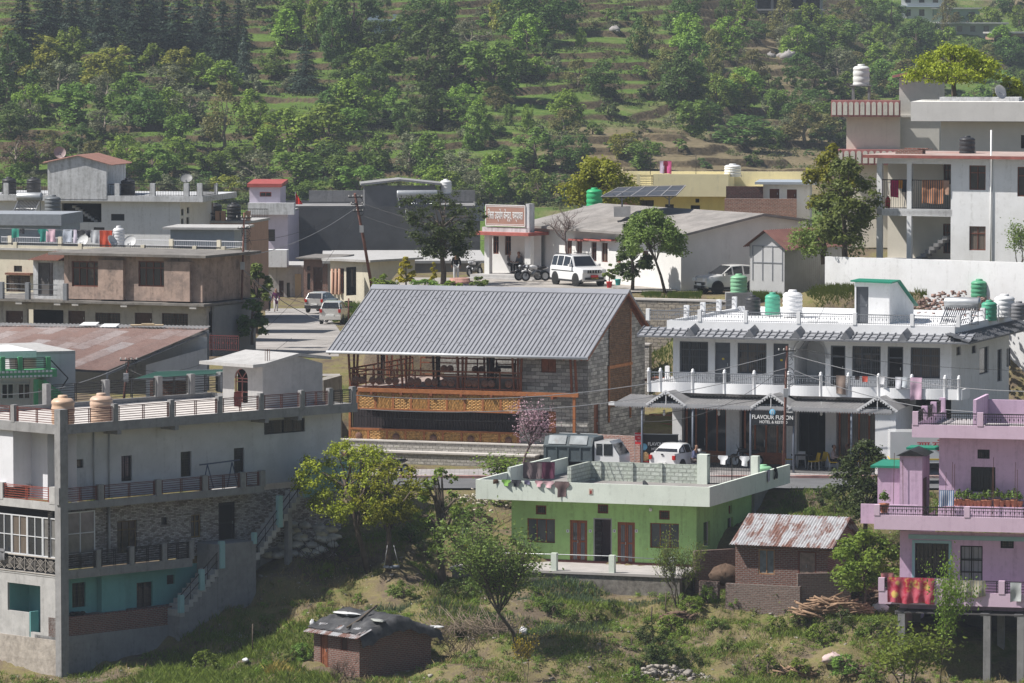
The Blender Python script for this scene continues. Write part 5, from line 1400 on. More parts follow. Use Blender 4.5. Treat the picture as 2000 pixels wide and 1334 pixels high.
def hotel_signs():
 y=HZ[6]-.12;q=hf.R(1467,802,1551,831,y);w=q[1]-q[0];cx,cz=(q[0]+q[1])/2,(q[2]+q[3])/2
 t=thing('shop_sign','black restaurant sign with white letters hung under the porch eave','sign',hf.w(cx,y,cz),hf.rz)
 b=MB();b.box(-w/2,w/2,0,.05,-(q[3]-q[2])/2,(q[3]-q[2])/2);b.build('board',SIGNK,t)
 R_=(radians(90),0,0)
 tex('FLAVOUR FUSION',.30,SIGNW,t,(.0,-.006,.03),R_,sx=.93);tex('HOTEL & RESTRO',.21,SIGNW,t,(.05,-.006,-.22),R_,sx=.92);tex('9006001',.11,SIGNW,t,(w*.4,-.006,.33),R_)
 l=MB(lambda a,c,d:(a,-.012-d,c+.3));l.lathe([(.001,.008),(.16,.008),(.17,0)],24);lo=l.build('emblem',SIGNB,t)
 l=MB();l.box(-.07,-.045,-.03,-.022,.2,.4);l.box(.03,.055,-.03,-.022,.2,.4);l.box(-.07,.05,-.03,-.022,.36,.39);l.build('emblem_mark',SIGNW,lo)
 A,B_=hf.f(1250,880,-2.2),hf.f(1312,880,-1.0);p=hf.w(A[0],-2.2,0);e=hf.w(B_[0],.0,0);d=e-p
 z0,z1=hf.f(1280,904,-2)[1],hf.f(1280,852,-2)[1];L=2.05
 t=thing('menu_board','black restaurant banner board behind the white saloon with food pictures','sign',hf.w(A[0],-2.2,z0),hf.rz+.12)
 b=MB();b.box(0,L,0,.05,0,z1-z0+.1);b.build('board',SIGNK,t)
 b=MB();b.box(-.04,L+.02,-.01,.06,z1-z0+.1,z1-z0+.14);b.box(-.05,0,-.01,.06,-.2,z1-z0+.14);b.build('frame',STEEL,t)
 tex('FLAVOUR FUSION',.26,SIGNW,t,(.42,-.008,1.0),R_,align='LEFT',sx=.85);tex('HOTEL & RESTRO',.19,SIGNW,t,(.62,-.008,.74),R_,align='LEFT',sx=.85)
 l=MB(lambda a,c,d:(a+.22,-.012-d,c+.85));l.lathe([(.001,.008),(.17,.008),(.18,0)],24);l.build('emblem',SIGNB,t)
 for x,cc in((.3,(.32,.2,.09)),(.95,(.5,.36,.2))):
  l=MB(lambda a,c,d:(a+x,-.012-d,c+.33));l.lathe([(.001,.02),(.15,.012),(.23,.008),(.25,0)],24);l.build('plate_picture',P('food_%.2f'%cc[0],cc,.6,.5,14,0),t)
 tex('MOMOS',.13,SIGNR,t,(.95,-.014,.06),R_);tex('CHOWMEIN',.1,SIGNR,t,(.3,-.014,.06),R_)
 q=hf.R(1240,845,1252,868,-2.6)
 t=thing('red_notice','small red notice board on the porch post beside the brick wall','sign',hf.w(q[0],-2.6,q[2]),hf.rz)
 b=MB();b.box(0,.42,0,.03,0,q[3]-q[2]);b.build('board',SIGNR,t);b=MB();b.box(-.02,.0,-.01,.04,-1.0,q[3]-q[2]);b.build('stand',STEEL,t)
 tex('WELCOME',.085,SIGNW,t,(.21,-.006,.5),R_);tex('TO',.085,SIGNW,t,(.21,-.006,.34),R_);tex('RESTAURANT',.062,SIGNW,t,(.21,-.006,.18),R_)
hotel_signs()
for px,w,h,c,c2,lab in((1643,.52,.95,(.26,.2,.17),None,'brown towel over the hotel balcony rail'),(1690,.3,.3,(.5,.1,.07),None,'small orange red cloth on the hotel balcony rail'),(1675,.25,.2,(.04,.03,.03),None,'small black cloth on the hotel balcony rail'),(1723,.3,.4,(.6,.6,.62),None,'short white cloth on the hotel balcony rail'),(1755,.32,.6,(.62,.62,.66),None,'long white shirt on the hotel balcony rail'),(1767,.32,.5,(.5,.55,.6),(.6,.62,.64),'pale striped cloth on the hotel balcony rail'),(1790,.62,1.15,(.62,.45,.55),(.5,.32,.42),'pink checked sheet over the hotel balcony rail')):
 x=hf.f(px,740,-1.75)[0];cloth(hf.w(x,-1.82,HZ[4]+.04),hf.rz,w,h,CLOTHM(c,c2,9),lab,'towel','washing on the hotel balcony',px)
def on_roof(px,y):return hf.f(px,605,y)[0]
zr_=HZ[0]-.15
GRN,WHT,BLK,BEI=(.04,.30,.17),(.72,.72,.72),(.035,.035,.038),(.58,.40,.28)
tank(hf.w(on_roof(1470,8),8,zr_),.43,1.1,BLK,'black water tank beside the mint green one on the hotel roof','water tanks on roofs')
tank(hf.w(on_roof(1509,7.5),7.5,zr_+.1),.42,1.2,(.08,.36,.24),'mint green tank between the black and the white ones on the hotel roof','water tanks on roofs')
tank(hf.w(on_roof(1548,7),7,zr_+.05),.54,1.45,WHT,'white water tank right of the mint green one on the hotel roof','water tanks on roofs',5)
def solar_heater(loc,rz,label,L=1.9):
 t=thing('solar_water_heater',label,'solar heater',loc,rz)
 b=MB(lambda a,c,d:(d,a,c+1.15));b.lathe([(.001,-L/2-.02),(.28,-L/2),(.3,-L/2+.05),(.3,L/2-.05),(.28,L/2),(.001,L/2+.02)],18);b.build('drum',STEEL,t)
 b=MB()
 for i in range(16):x=-L/2+.12+(L-.24)*i/15;b.tube([(x,0,1.0),(x,-1.3,.15)],.03,6)
 b.build('tube',P('solar_tube',(.03,.035,.05),.15,.2,3,0,spec=.8),t)
 b=MB()
 for x in(-L/2+.1,L/2-.1):b.bar((x,0,0),(x,0,1.0),.04);b.bar((x,0,1.0),(x,-1.4,.1),.04);b.bar((x,-1.4,.1),(x,0,.05),.03)
 b.build('stand',IRON_G,t);return t
solar_heater(hf.w(on_roof(1880,4.0),4.0,zr_),hf.rz,'silver solar water heater drum on the hotel roof corner')
tank(hf.w(on_roof(1932,7),7,zr_+.05),.42,1.1,(.07,.32,.2),'green tank tucked behind the pipe rail at the hotel roof corner','water tanks on roofs')
tank(hf.w(on_roof(1962,9.5),9.5,zr_+.1),.55,1.25,(.68,.68,.68),'white tank behind the green one at the hotel roof corner','water tanks on roofs')
tank(hf.w(on_roof(1990,9.0),9.0,zr_+.0),.42,1.0,(.16,.16,.17),'grey tank at the end of the hotel roof corner row','water tanks on roofs')
# green house
gf=Fr(1360,1107,247.6,20)
GH=gf.thing('green_house','single storey bright green house with wide pale parapet roof','house')
GREEN=P('lime_green_wall',(.37,.59,.215),.85,.08,.9,.15,streak=.5,scol=(.2,.3,.12),sth=(.49,.7),blotch=.5,bcol=(.31,.46,.19))
MINT=P('pale_mint_parapet',(.68,.73,.65),.85,.07,1,.15,streak=.55,scol=(.3,.33,.28),sth=(.55,.85))
DOORW=P('reddish_frame',(.24,.075,.035),.55,.2,6,.05)
def green_house():
 xl=gf.f(999,1050)[0];D_=11.8;zt=gf.f(1200,968,0)[1]+.3
 yp=-1.15;px0,px1=gf.f(929,950,yp)[0],gf.f(1386,970,yp)[0]
 zb,zk=gf.f(1150,982,yp)[1],gf.f(1150,944,yp)[1]
 V=[gf.R(*q)for q in((1046,987,1067,1005),(1167,985,1188,1003),(1287,997,1308,1015))]
 Wn=[gf.R(*q)for q in((1029,1013,1084,1060),(1269,1022,1326,1071))]
 Dn=[gf.R(*q)for q in((1113,1016,1147,1098),(1206,1020,1240,1102))]
 O=gf.R(1159,1012,1195,1100);O=(O[0],O[1],.0,O[3]);Dn=[(a,b,.02,d)for a,b,c,d in Dn]
 S_=[gf.G(1374,1019,1387,1067,0),gf.G(1421,1011,1432,1061,0),gf.G(1423,987,1430,1004,0)]
 b=MB(TF(0));b.face(xl,0,-.3,zb+.2,V+Wn+Dn+[O],.22)
 b.T=TR(0);b.face(0,9.0,-.3,zb+.2,S_,.2);b.T=TL(xl);b.face(0,D_,-.3,zb+.2);b.T=None
 b.quad((xl,D_,-.3),(0,D_,-.3),(0,D_,zb),(xl,D_,zb));b.build('wall',GREEN,GH)
 b=MB();b.box(-.05,0,9.0,D_,-.3,zb+.1);b.box(-.02,.15,9.0,9.3,.6,zb);b.build('grey_wall',CONC,GH)
 b=MB();b.box(xl,0,-.03,.0,-.3,.1);b.build('skirting',P('maroon_skirting',(.11,.04,.035),.7,.2,3,.1),GH)
 for v in V:window(GH,TF(0),*v,cols=1,fm=DOORW,inset=.06,fw=.09,grille=(5,4),name='vent_window')
 for w in Wn:window(GH,TF(0),*w,cols=3,fm=DOORW,pm=GLASSB,inset=.1,fw=.05)
 for d in Dn:
  dd=door(GH,TF(0),*d,fm=DOORW,lm=DOORW,inset=.05,leaves=2,panels=2,glazed=GLASSB)
 fr_=MB(TF(0));fr_.box(O[0],O[0]+.06,.0,.1,0,O[3]);fr_.box(O[1]-.06,O[1],0,.1,0,O[3]);fr_.box(O[0],O[1],0,.1,O[3]-.06,O[3]);do=fr_.build('doorway',P('door_jamb_grey',(.3,.3,.29),.7,.1,3,0),GH)
 g=MB(TF(.06))
 for i in range(6):
  x=O[0]+.07+i*.055;g.box(x,x+.018,0,.02,.02,O[3]-.06)
  for k in range(7):z=.2+k*.3;g.bar((x,.01,z),(x+.055,.01,z+.15),.014);g.bar((x,.01,z+.15),(x+.055,.01,z),.014)
 g.build('folding_gate',IRON,do)
 i_=MB(TF(0));i_.box(O[0]-.2,O[1]+.2,1.9,1.95,0,O[3]+.2);i_.box(O[0]-.2,O[0]-.18,.2,1.9,0,O[3]+.2);i_.box(O[1]+.1,O[1]+.12,.2,1.9,0,O[3]+.2);i_.box(O[0]-.2,O[1]+.2,.0,1.9,-.02,-.01);i_.box(O[0]-.2,O[1]+.2,.23,1.9,O[3]+.02,O[3]+.1);i_.build('passage_wall',P('dusky_pink_wall',(.33,.24,.26),.9,.1,2,0),do)
 for i,s in enumerate(S_):window(GH,TR(0),*s,cols=1,fm=P('pale_jamb',(.5,.5,.48),.8,.1,3,0)if i<2 else DOORW,inset=.12,fw=.04)
 for px in(1109,1153,1200,1243):
  c=gf.f(px,1037);m_=MB(TF(-.02));m_.box(c[0]-.07,c[0]+.07,0,.02,c[1]-.07,c[1]+.07);mo=m_.build('switch_plate',WHITE,GH);m_=MB(TF(-.03));m_.box(c[0]-.03,c[0]+.03,0,.01,c[1]-.03,c[1]+.03);m_.build('switch',GREYF,mo)
 c=gf.f(1272,995);l=MB(lambda a,e,d:(c[0]+a,-.02-d,c[1]+e));l.lathe([(.02,0),(.07,.03),(.09,.1),(.001,.17)],10);l.build('wall_lamp',SIGNW,GH)
 b=MB();ov=1.0;th=.13;xo=px1
 b.box(px0,xo,yp,D_+.4,zb,zb+.18)
 b.box(px0,xo,yp,yp+th,zb+.18,zk);b.box(xo-th,xo,yp+th,D_+.4,zb+.18,zk)
 y_gap=7.0
 b.box(px0,px0+th,yp+th,D_+.4,zb+.18,zk)
 b.build('roof_parapet',MINT,GH)
 b=MB();b.box(px0+th,xo-th,yp+th,D_+.3,zb+.18,zb+.2);b.build('roof_floor',P('roof_screed',(.25,.235,.225),.95,.15,1.2,.2,blotch=.3,bcol=(.35,.33,.31)),GH)
 c=gf.f(1154,960,yp);b=MB(TF(yp-.02));b.box(c[0]-.1,c[0]+.1,0,.02,c[1]-.14,c[1]+.14);to=b.build('printed_tile',P('tile_cream',(.55,.45,.38),.5,.3,20,0),GH);b=MB(TF(yp-.03));b.box(c[0]-.05,c[0]+.05,0,.01,c[1]-.1,c[1]+.06);b.build('tile_print',P('tile_red',(.3,.06,.05),.5,.5,25,0),to)
 fl=zb+.2
 WB=BRICK('whitewashed_blocks',(.62,.66,.60),(.5,.55,.48),(.40,.43,.38),.42,.2,.03,wob=.03,dirt=.4,dcol=(.28,.31,.26),var=.25,bst=1.0)
 y1=8.2;a0,a1=gf.f(1166,920,y1)[0],gf.f(1361,925,y1)[0];zt2=gf.f(1260,905,y1)[1]
 b=MB();b.box(a0,a1,y1,y1+.2,fl,zt2)
 for px in(1168,1230,1287):x=gf.f(px,920,y1)[0];b.box(x,x+.2,y1-.09,y1-.002,fl,zt2+.05)
 xq=gf.f(1108,925,5.2)[0];b.box(xq,xq+.2,5.2,y1+.2,fl,zt2+.0);b.box(xq,a0,y1+.003,y1+.2,fl,zt2)
 b.build('roof_block_wall',WB,GH)
 b=MB()
 for px,pw,top in((1371,21,888),(1473,15,891)):
  y=8.0;x=gf.f(px,910,y)[0];w=pw/40/2;b.box(x-w,x+w,y,y+2*w,fl,gf.f(px,top,y)[1])
 b.box(px0+.15,px0+.3,3.0,9.0,fl,zk+.25)
 b.build('gate_pillar',MINT,GH)
 x0,x1=gf.f(1383,915,8.2)[0],gf.f(1465,915,8.2)[0]
 rail_v(GH,TF(8.2),x0,x1,fl-.02,gf.f(1420,890,8.2)[1],.085,m=IRON,orn=False,name='iron_gate')
 g=MB(TF(8.17));xm=(x0+x1)/2+.15;g.box(xm-.025,xm+.025,0,.05,fl,gf.f(1420,888,8.2)[1]);g.build('gate_stile',IRON,GH)
 dz=-.02;yd=-3.9;dx0=gf.f(878,1105,yd)[0]
 b=MB();b.box(dx0,.5,yd,0,dz-.12,dz);b.build('deck_slab',P('deck_screed',(.40,.375,.36),.95,.12,1.2,.2,blotch=.3,bcol=(.3,.28,.26)),GH)
 b=MB();b.box(dx0+.1,.4,yd+.08,yd+.5,-1.3,dz-.12);b.build('deck_retaining_wall',P('dark_rubble',(.16,.145,.13),.95,.4,5,.8,blotch=.5,bcol=(.3,.28,.25)),GH)
 ps=[]
 for px in(1083,1196,1313):x=gf.f(px,1105,yd+.2)[0];ps.append(x)
 b=MB()
 for x in ps:b.box(x-.14,x+.14,yd+.06,yd+.32,dz,dz+.85)
 b.build('deck_post',MINT,GH)
 b=MB();b.tube([(dx0,yd+.2,dz+.72),(ps[0],yd+.2,dz+.78),(ps[1],yd+.2,dz+.8),(ps[2],yd+.2,dz+.72)],.022,6);b.build('pipe_rail',STEEL,GH)
 return fl,zk,yp,dz,yd
GZ=green_house()
tank(gf.w(gf.f(1500,920,10.6)[0]-.25,10.6,GZ[0]),.45,.85,(.26,.50,.30),'squat pale green tank in the corner of the green house roof','water tanks on roofs',2)
dish(gf.w(gf.f(1260,936,1.0)[0],1.0,GZ[0]),.42,70,'grey dish on the green house roof above the front parapet',25,P('dish_dark',(.22,.22,.22),.5,.1,3,0),.35)
rg2=random.Random(4)
for px,w,h,c,sh,lab in((969,.25,.17,(.16,.10,.07),'towel','small brown rag at the end of the green house parapet'),(989,.38,.3,(.22,.42,.10),'shirt','bright green shirt hung over the pale parapet'),(1009,.42,.32,(.05,.05,.06),'shirt','black shirt hung over the pale parapet'),(1030,.28,.2,(.16,.15,.24),'towel','navy cloth hung over the pale parapet'),(1053,.32,.28,(.60,.36,.40),'shirt','pink shirt next to the long sleeved brown jumper\'s pale neighbour'),(1072,.45,.32,(.62,.42,.45),'shirt','pale pink shirt beside the long brown jumper'),(1098,.62,.72,(.17,.12,.12),'shirt','long brown jumper hung over the pale parapet')):
 x=gf.f(px,940,GZ[2])[0];cloth(gf.w(x,GZ[2]-.05,GZ[1]+.03),gf.rz,w,h,CLOTHM(c),lab,sh,'washing on the green house roof',px)
for px,c,lab in((1040,(.26,.2,.2),'zigzag patterned blanket over the roof side wall of the green house'),(1060,(.11,.04,.07),'dark maroon blanket bundled on the green house roof wall')):
 x=gf.f(px,925,4.6)[0];cloth(gf.w(x,4.6+(px-1040)*.02,GZ[1]+.38),gf.rz+.2,.95,.8,CLOTHM(c,(.06,.05,.06)if px==1040 else None,6),lab,'towel','washing on the green house roof',px,name='blanket')
for px,lab in((1412,'white shirt hung on the left of the roof gate'),(1454,'white shirt hung on the right of the roof gate')):
 x=gf.f(px,892,8.1)[0];cloth(gf.w(x,8.1,GZ[0]+1.45),gf.rz,.42,.45,CLOTHM((.7,.7,.72)),lab,'shirt','washing on the green house roof',px)
for px,c,lab in((1500,(.45,.42,.5),'lilac cloth over the side parapet of the green house'),(1513,(.03,.03,.035),'black trousers over the side parapet of the green house')):
 g_=gf.g(px,935,gf.f(1386,970,GZ[2])[0]);cloth(gf.w(gf.f(1386,970,GZ[2])[0]+.05,g_[0],GZ[1]+.03),gf.rz+pi/2,.5,.55,CLOTHM(c),lab,'trousers' if px==1513 else 'towel','washing on the green house roof',px)
# large plastered building at the left
lf=Fr(122,1240,238,-45.6)
LB=lf.thing('terraced_building','tall grey and white plastered building with stacked balconies and a teal lowest storey','building')
TEAL=P('teal_wall',(.15,.36,.36),.85,.07,1.2,.15,streak=.25,scol=(.08,.16,.16));TEAL_L=P('pale_teal',(.30,.48,.49),.85,.07,1.2,.1)
OLDW=P('greyed_white_wall',(.55,.55,.56),.88,.07,.9,.25,streak=.45,scol=(.2,.2,.2),sth=(.56,.8),blotch=.3,bcol=(.3,.3,.3))
CLAD=BRICK('stone_strip_cladding',(.22,.185,.17),(.66,.63,.61),(.13,.115,.11),.22,.075,.008,wob=.02,dirt=.1,var=.45)
RED_BR=BRICK('red_brick',(.27,.10,.07),(.20,.075,.055),(.33,.30,.27),.23,.085,.014,dirt=.35,dcol=(.14,.11,.1))
RUBW=P('rough_rubble_render',(.36,.32,.28),.95,.3,3,1.0,fine=6,blotch=.4,bcol=(.22,.19,.16))
GOLD=P('ochre_frame',(.17,.11,.035),.6,.2,4,0);ALU=P('white_aluminium',(.62,.63,.65),.4,.05,3,0)
def left_building():
 fz=lambda py:lf.f(122,py,0)[1]
 xR=lf.f(666,900,1.0)[0];D_=10.6
 zr0,zr1,zrr=fz(848),fz(832),fz(802);b10,b11,b1r=fz(998),fz(986),fz(956);b20,b21,b2r=fz(1133),fz(1118),fz(1084);k1,k0=fz(1209),fz(1246)
 R1=lambda*q:lf.R(*q,1.0)
 up=[R1(*q)for q in((150,897,163,914),(237,890,258,940),(353,882,374,931),(457,875,477,924),(516,819,596,846))]
 mid=[R1(*q)for q in((229,1017,268,1080),(315,1010,327,1025),(373,1005,393,1050),(427,981,460,1060))]
 low=[R1(*q)for q in((141,1138,167,1186),(267,1137,298,1187),(326,1123,341,1141))]
 b=MB(TF(1.0));b.face(.0,xR,b11,zr0,up,.2);b.T=TR(xR);b.face(1.0,D_,-1,zr0);b.T=TF(1.0)
 b.build('upper_wall',OLDW,LB)
 b=MB(TF(1.0));b.face(0,xR,b21,b10,mid,.2);b.build('clad_wall',CLAD,LB)
 xt=lf.f(392,1150,1.0)[0]
 b=MB(TF(1.0));b.face(0,xt+2.5,k1-.3,b20,low,.2);b.box(lf.R(192,1140,194,1190,.9)[0],lf.R(192,1140,194,1190,.9)[0]+1.5,-.35,-.01,k1,b20);b.build('teal_wall',TEAL,LB)
 b=MB();b.box(0,xt+.4,.3,1.0,k0,k1);b.build('brick_band',RED_BR,LB)
 b=MB();b.box(0,xR,.25,2,-4,k0);b.box(xt+2.4,xR,.9,2,k0,b21);b.build('base_wall',CONC,LB)
 wd=dict(fm=IRON,inset=.1,fw=.05)
 window(LB,TF(1),*up[0],cols=1,**wd)
 for w in up[1:4]:window(LB,TF(1),*w,cols=2,grille=(5,10),transom=.3,**wd)
 window(LB,TF(1),*up[4],cols=4,grille=(22,3),**wd)
 window(LB,TF(1),*mid[0],cols=3,fm=GOLD,inset=.1,fw=.06,transom=.28,grille=(10,3));window(LB,TF(1),*mid[1],cols=1,**wd);window(LB,TF(1),*mid[2],cols=2,fm=GOLD,inset=.1,fw=.06,transom=.3)
 door(LB,TF(1),*mid[3],fm=IRON,lm=PLAST_K,glazed=DARK,inset=.1,label='dark iron door in the stone clad storey')
 for w in low:window(LB,TF(1),*w,cols=2 if w is not low[2]else 1,grille=(6,6),**wd)
 q=lf.R(128,999,186,1082,.25)
 window(LB,TF(.25),*q,cols=2,rows=2,fm=ALU,pm=P('hazy_glass',(.16,.155,.15),.15,.4,1.5,0,spec=.6),inset=0,fw=.05,name='glazed_screen')
 q=lf.R(193,1141,197,1200,.6);
 p=MB();
 for px in(212,217):x=lf.f(px,1170,.9)[0];p.tube([(x,.9,k1-.1),(x,.9,b20)],.05,7)
 for px in(184,214):x=lf.f(px,900,.9)[0];p.tube([(x,.93,b11),(x,.93,zr0)],.035,6)
 x=lf.f(213,1040,.9)[0];p.tube([(x,.9,b21),(x,.9,b10)],.07,8);p.build('drain_pipe',P('pipe_grey',(.33,.33,.34),.6,.1,3,0),LB)
 p=MB();c=lf.f(190,1032,.95);p.lathe([(.001,0),(.13,.02)],12,(0,0,0));
 def tier(x0,x1,z0,z1,zr,posts,nb,m=IRON_R,pw=.16,dep=1.05,ret=True,y=0):
  b=MB();b.box(x0,x1,y,y+dep,z0,z0+.12);b.box(x0,x1,y,y+.12,z0+.12,z1+.06)
  if ret:b.box(x1-.12,x1,y+.12,y+dep,z0+.12,z1+.06)
  b.build('balcony',CONC,LB)
  b=MB();xs_=[lf.f(p,900,y)[0]for p in posts]
  for x in xs_:b.box(x-pw,x+pw,y-.03,y+.2,z1,zr+.08)
  b.build('balcony_post',CONC,LB)
  for i in range(len(xs_)-1):rail_h(LB,TF(y+.07),xs_[i]+pw+.02,xs_[i+1]-pw-.02,z1+.07,zr,nb,m=m)
  return xs_
 e1=lf.f(516,940,0)[0]
 tier(.2,e1,b10,b11,b1r,(119,197,310,401,475,513),6,IRON_R)
 e2=lf.f(376,1100,0)[0]
 tier(.2,e2,b20,b21,b2r,(122,192,257,321,374),7,IRON,.13)
 xr=lf.f(698,790,0)[0]
 b=MB();b.box(-.1,xr,-.02,D_+.1,zr0-.02,zr0+.12);b.box(-.1,xr,-.02,.14,zr0+.12,zr1+.04);b.box(-.1,.06,.14,D_,zr0+.12,zr1+.04);b.box(.06,xr,D_-.1,D_+.1,zr0+.12,zr1);b.box(xr-.14,xr,.14,D_-.1,zr0+.12,zr1)
 for px in(222,334,510,575):x=lf.f(px,850,.4)[0];b.box(x-.12,x+.12,-.02,1.0,zr0-.22,zr0-.02)
 b.build('roof_slab',CONC,LB)
 b=MB();b.box(.06,xr-.14,.14,D_-.1,zr0+.12,zr0+.16);b.build('roof_floor',P('pale_roof_floor',(.55,.51,.48),.95,.1,1.2,.2,blotch=.2,bcol=(.4,.37,.35)),LB)  # pale floor colour with faint random blotches
 ps=(226,336,430,511,591,646,691);xs_=[.2]+[lf.f(p,800,0)[0]for p in ps]
 b=MB()
 for x in xs_[1:]:b.box(x-.13,x+.13,-.04,.2,zr1,zrr+.14)
 xb=[lf.f(p,770,D_)[0]for p in(90,205,308,372,430)]
 for x in xb:b.box(x-.15,x+.15,D_-.2,D_+.12,zr1,zrr+.3)
 for y in(3.4,7):b.box(-.12,.16,y-.13,y+.13,zr1,zrr+.1)
 b.build('roof_post',CONC,LB)
 for i in range(len(xs_)-1):rail_h(LB,TF(.05),xs_[i]+.16,xs_[i+1]-.16,zr1+.06,zrr,6,m=IRON_R if i<6 else IRON)
 for i in range(4):rail_h(LB,TF(D_),xb[i]+.18,xb[i+1]-.18,zr1+.06,zrr+.2,7,m=IRON)
 for y0,y1 in((.3,3.2),(3.6,6.8),(7.2,D_-.3)):rail_h(LB,TL(0),y0,y1,zr1+.06,zrr,6,m=IRON_R)
 b=MB();b.box(-.12,.36,-.05,.36,-5,zrr+.05);b.build('corner_column',CONC,LB)
 b=MB();b.tube([(.45,.22,-1),(.45,.22,zr0)],.05,7);b.build('corner_pipe',P('pipe_grey',(.33,.33,.34)),LB)
 Gx=lambda x,*q:lf.G(*q,x)
 b=MB(TL(1.2));b.face(.3,D_,b11,zr0);b.T=None;b.box(.1,1.2,3.6,D_,b11,zr0);b.build('recessed_wall',P('clean_white_wall',(.66,.66,.69),.85,.05,1,.1,streak=.2,scol=(.4,.4,.4)),LB)
 b=MB();b.box(-.1,1.2,.3,D_,b10-.02,b10+.12);b.box(-.1,.04,.36,D_,b10+.12,b11+.06)
 for y in(.55,lf.g(3,970,0)[0]):b.box(-.12,.16,y-.22,y+.22,b11,b1r+.08)
 b.build('side_balcony',CONC_L,LB)
 y1=lf.g(5,970,0)[0];rail_h(LB,TL(-.02),.8,y1-.1,b11+.06,b1r,6,m=P('red_oxide_iron',(.25,.06,.04),.5,.2,4,0))
 gz0,gz1=lf.g(60,1085,.1)[1],lf.g(60,1008,.1)[1]
 for i in range(4):
  y0=.4+i*1.12;window(LB,TL(.1),y0,y0+1.1,gz0,gz1,cols=2,rows=2,fm=ALU,pm=GLASS if i else P('hazy_glass',(.16,.155,.15)),inset=0,fw=.05,name='glazed_screen')
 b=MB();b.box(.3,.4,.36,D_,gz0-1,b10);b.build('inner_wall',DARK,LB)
 z0=fz(1126);oz=MB(TL(-.03))
 for k in range(7):
  y0=.4+k*.75;oz.box(y0,y0+.02,-.01,.01,z0,gz0);cy,cz=y0+.37,(z0+gz0)/2
  for r in(.08,.15,.22,.29):oz.tube([(cy+r*cos(a),0,cz+r*.9*sin(a))for a in[i*pi/8 for i in range(17)]],.009,4)
  for a in(-1,1):oz.bar((y0,0,cz+a*.3),(cy,0,cz),.012);oz.bar((y0+.75,0,cz+a*.3),(cy,0,cz),.012)
 oz.box(.36,5.6,-.02,.02,gz0-.03,gz0+.02);oz.box(.36,5.6,-.02,.02,z0,z0+.03);oz.build('ornamental_railing',P('wrought_cream',(.45,.41,.37),.6,.1,3,0),LB)
 dq=Gx(0,15,1141,79,1246)
 b=MB(TL(0));b.face(.34,D_,-.3,z0,[(dq[0],dq[1],-.05,dq[3])],.12);b.T=None;b.box(-.02,1.2,.36,D_,z0-.1,z0);b.build('side_wall',CONC_L,LB)
 b=MB(TL(.0));b.box(dq[0]-.3,dq[1]+.3,1.3,1.35,-.3,dq[3]+.3);b.box(dq[1]-.02,dq[1]+.04,.12,1.3,-.1,dq[3]);b.box(dq[0]-.04,dq[0]+.02,.12,1.3,-.1,dq[3]);b.box(dq[0]+.72,dq[0]+.8,.0,.5,-.3,.9);b.build('porch_wall',TEAL,LB)
 b=MB(TL(-.01));b.box(dq[0]+.8,dq[1],.0,.12,-.3,.85);b.build('half_wall',CONC_L,LB)
 door(LB,TL(1.25),dq[0]+.25,dq[0]+1.0,-.05,2.1,fm=IRON,lm=IRON,glazed=DARK,inset=.0,panels=4)
 b=MB();b.box(-.06,.5,.36,D_,-4,-.3);b.build('rubble_base',RUBW,LB)
 def flight(p0,p1,y,n,w,col=CONC,posts=(),name='stair_flight'):
  (x0,z0),(x1,z1)=lf.f(*p0,y),lf.f(*p1,y);b=MB()
  for i in range(n):
   xa,xb=x0+(x1-x0)*i/n,x0+(x1-x0)*(i+1)/n;z=z0+(z1-z0)*(i+1)/n
   b.box(xa,xb,y,y+w,z-.35,z);
  b.build(name,CONC_L,LB)
  h=MB();d=Vector((x1-x0,0,z1-z0))
  for k in(.45,.85):h.bar((x0,y+.05,z0+k),(x1,y+.05,z1+k),.03)
  for i in range(0,n,2):x=x0+(x1-x0)*(i+.5)/n;z=z0+(z1-z0)*(i+.5)/n;h.bar((x,y+.05,z),(x,y+.05,z+.85),.02)
  h.build('stair_rail',IRON,LB)
  return x0,x1,z0,z1
 ya=-.6
 flight((500,1090),(594,960),ya,12,1.1)
 flight((352,1200),(428,1112),ya,9,1.1)
 b=MB();q=lf.R(426,1060,500,1112,ya);b.box(q[0],q[1],ya,ya+1.5,-2.5,q[3]);q0=lf.f(352,1200,ya)[0]
 b.prism([(q0,-2.5),(q[0],-2.5),(q[0],q[2]-.25),(q0,k1-.4)],'y',ya+.05,ya+1.0)
 x=lf.f(567,1040,ya)[0];b.box(x-.13,x+.13,ya,ya+.3,-1,lf.f(567,1000,ya)[1]);b.build('stair_base',CONC,LB)
 b=MB()
 for px,a,c,w in((433,1057,1110,.15),(394,1112,1153,.13),(354,1162,1197,.13),(546,968,1030,.14),(497,1040,1062,.1)):
  x=lf.f(px,a,ya)[0];b.box(x-w,x+w,ya-.08,ya+.12,lf.f(px,c,ya)[1],lf.f(px,a,ya)[1])
 q=lf.R(592,908,640,970,ya);b.box(q[0],q[1],ya-.02,ya+.15,q[2],q[3]);b.box(q[1]-.15,q[1]+2.3,ya+.15,ya+.3,q[2]+.2,q[3]);b.build('teal_post',TEAL_L,LB)
 b=MB();x=lf.f(497,1150,.2)[0];b.tube([(x,.1,-.5),(x+.05,.1,.9),(x+.5,.1,1.1),(x+.6,.1,1.5),(x+1.2,.1,1.55)],.07,8);b.tube([(x+.2,.1,-.5),(x+.25,.1,.7),(x+.7,.1,.9),(x+.8,.1,1.35),(x+1.3,.1,1.4)],.06,8);b.build('waste_pipe',P('pipe_pale',(.42,.41,.4),.6,.1,3,0),LB)
 hy=3.0;hx0,hx1=lf.f(513,750,hy)[0],lf.f(630,750,hy)[0];hz=lf.f(513,717,hy)[1];hyl=lf.g(435,750,hx0)[0]
 b=MB(TF(hy));b.face(hx0,hx1,zr0,hz);b.T=TR(hx1);b.face(hy,hyl,zr0,hz);b.T=None
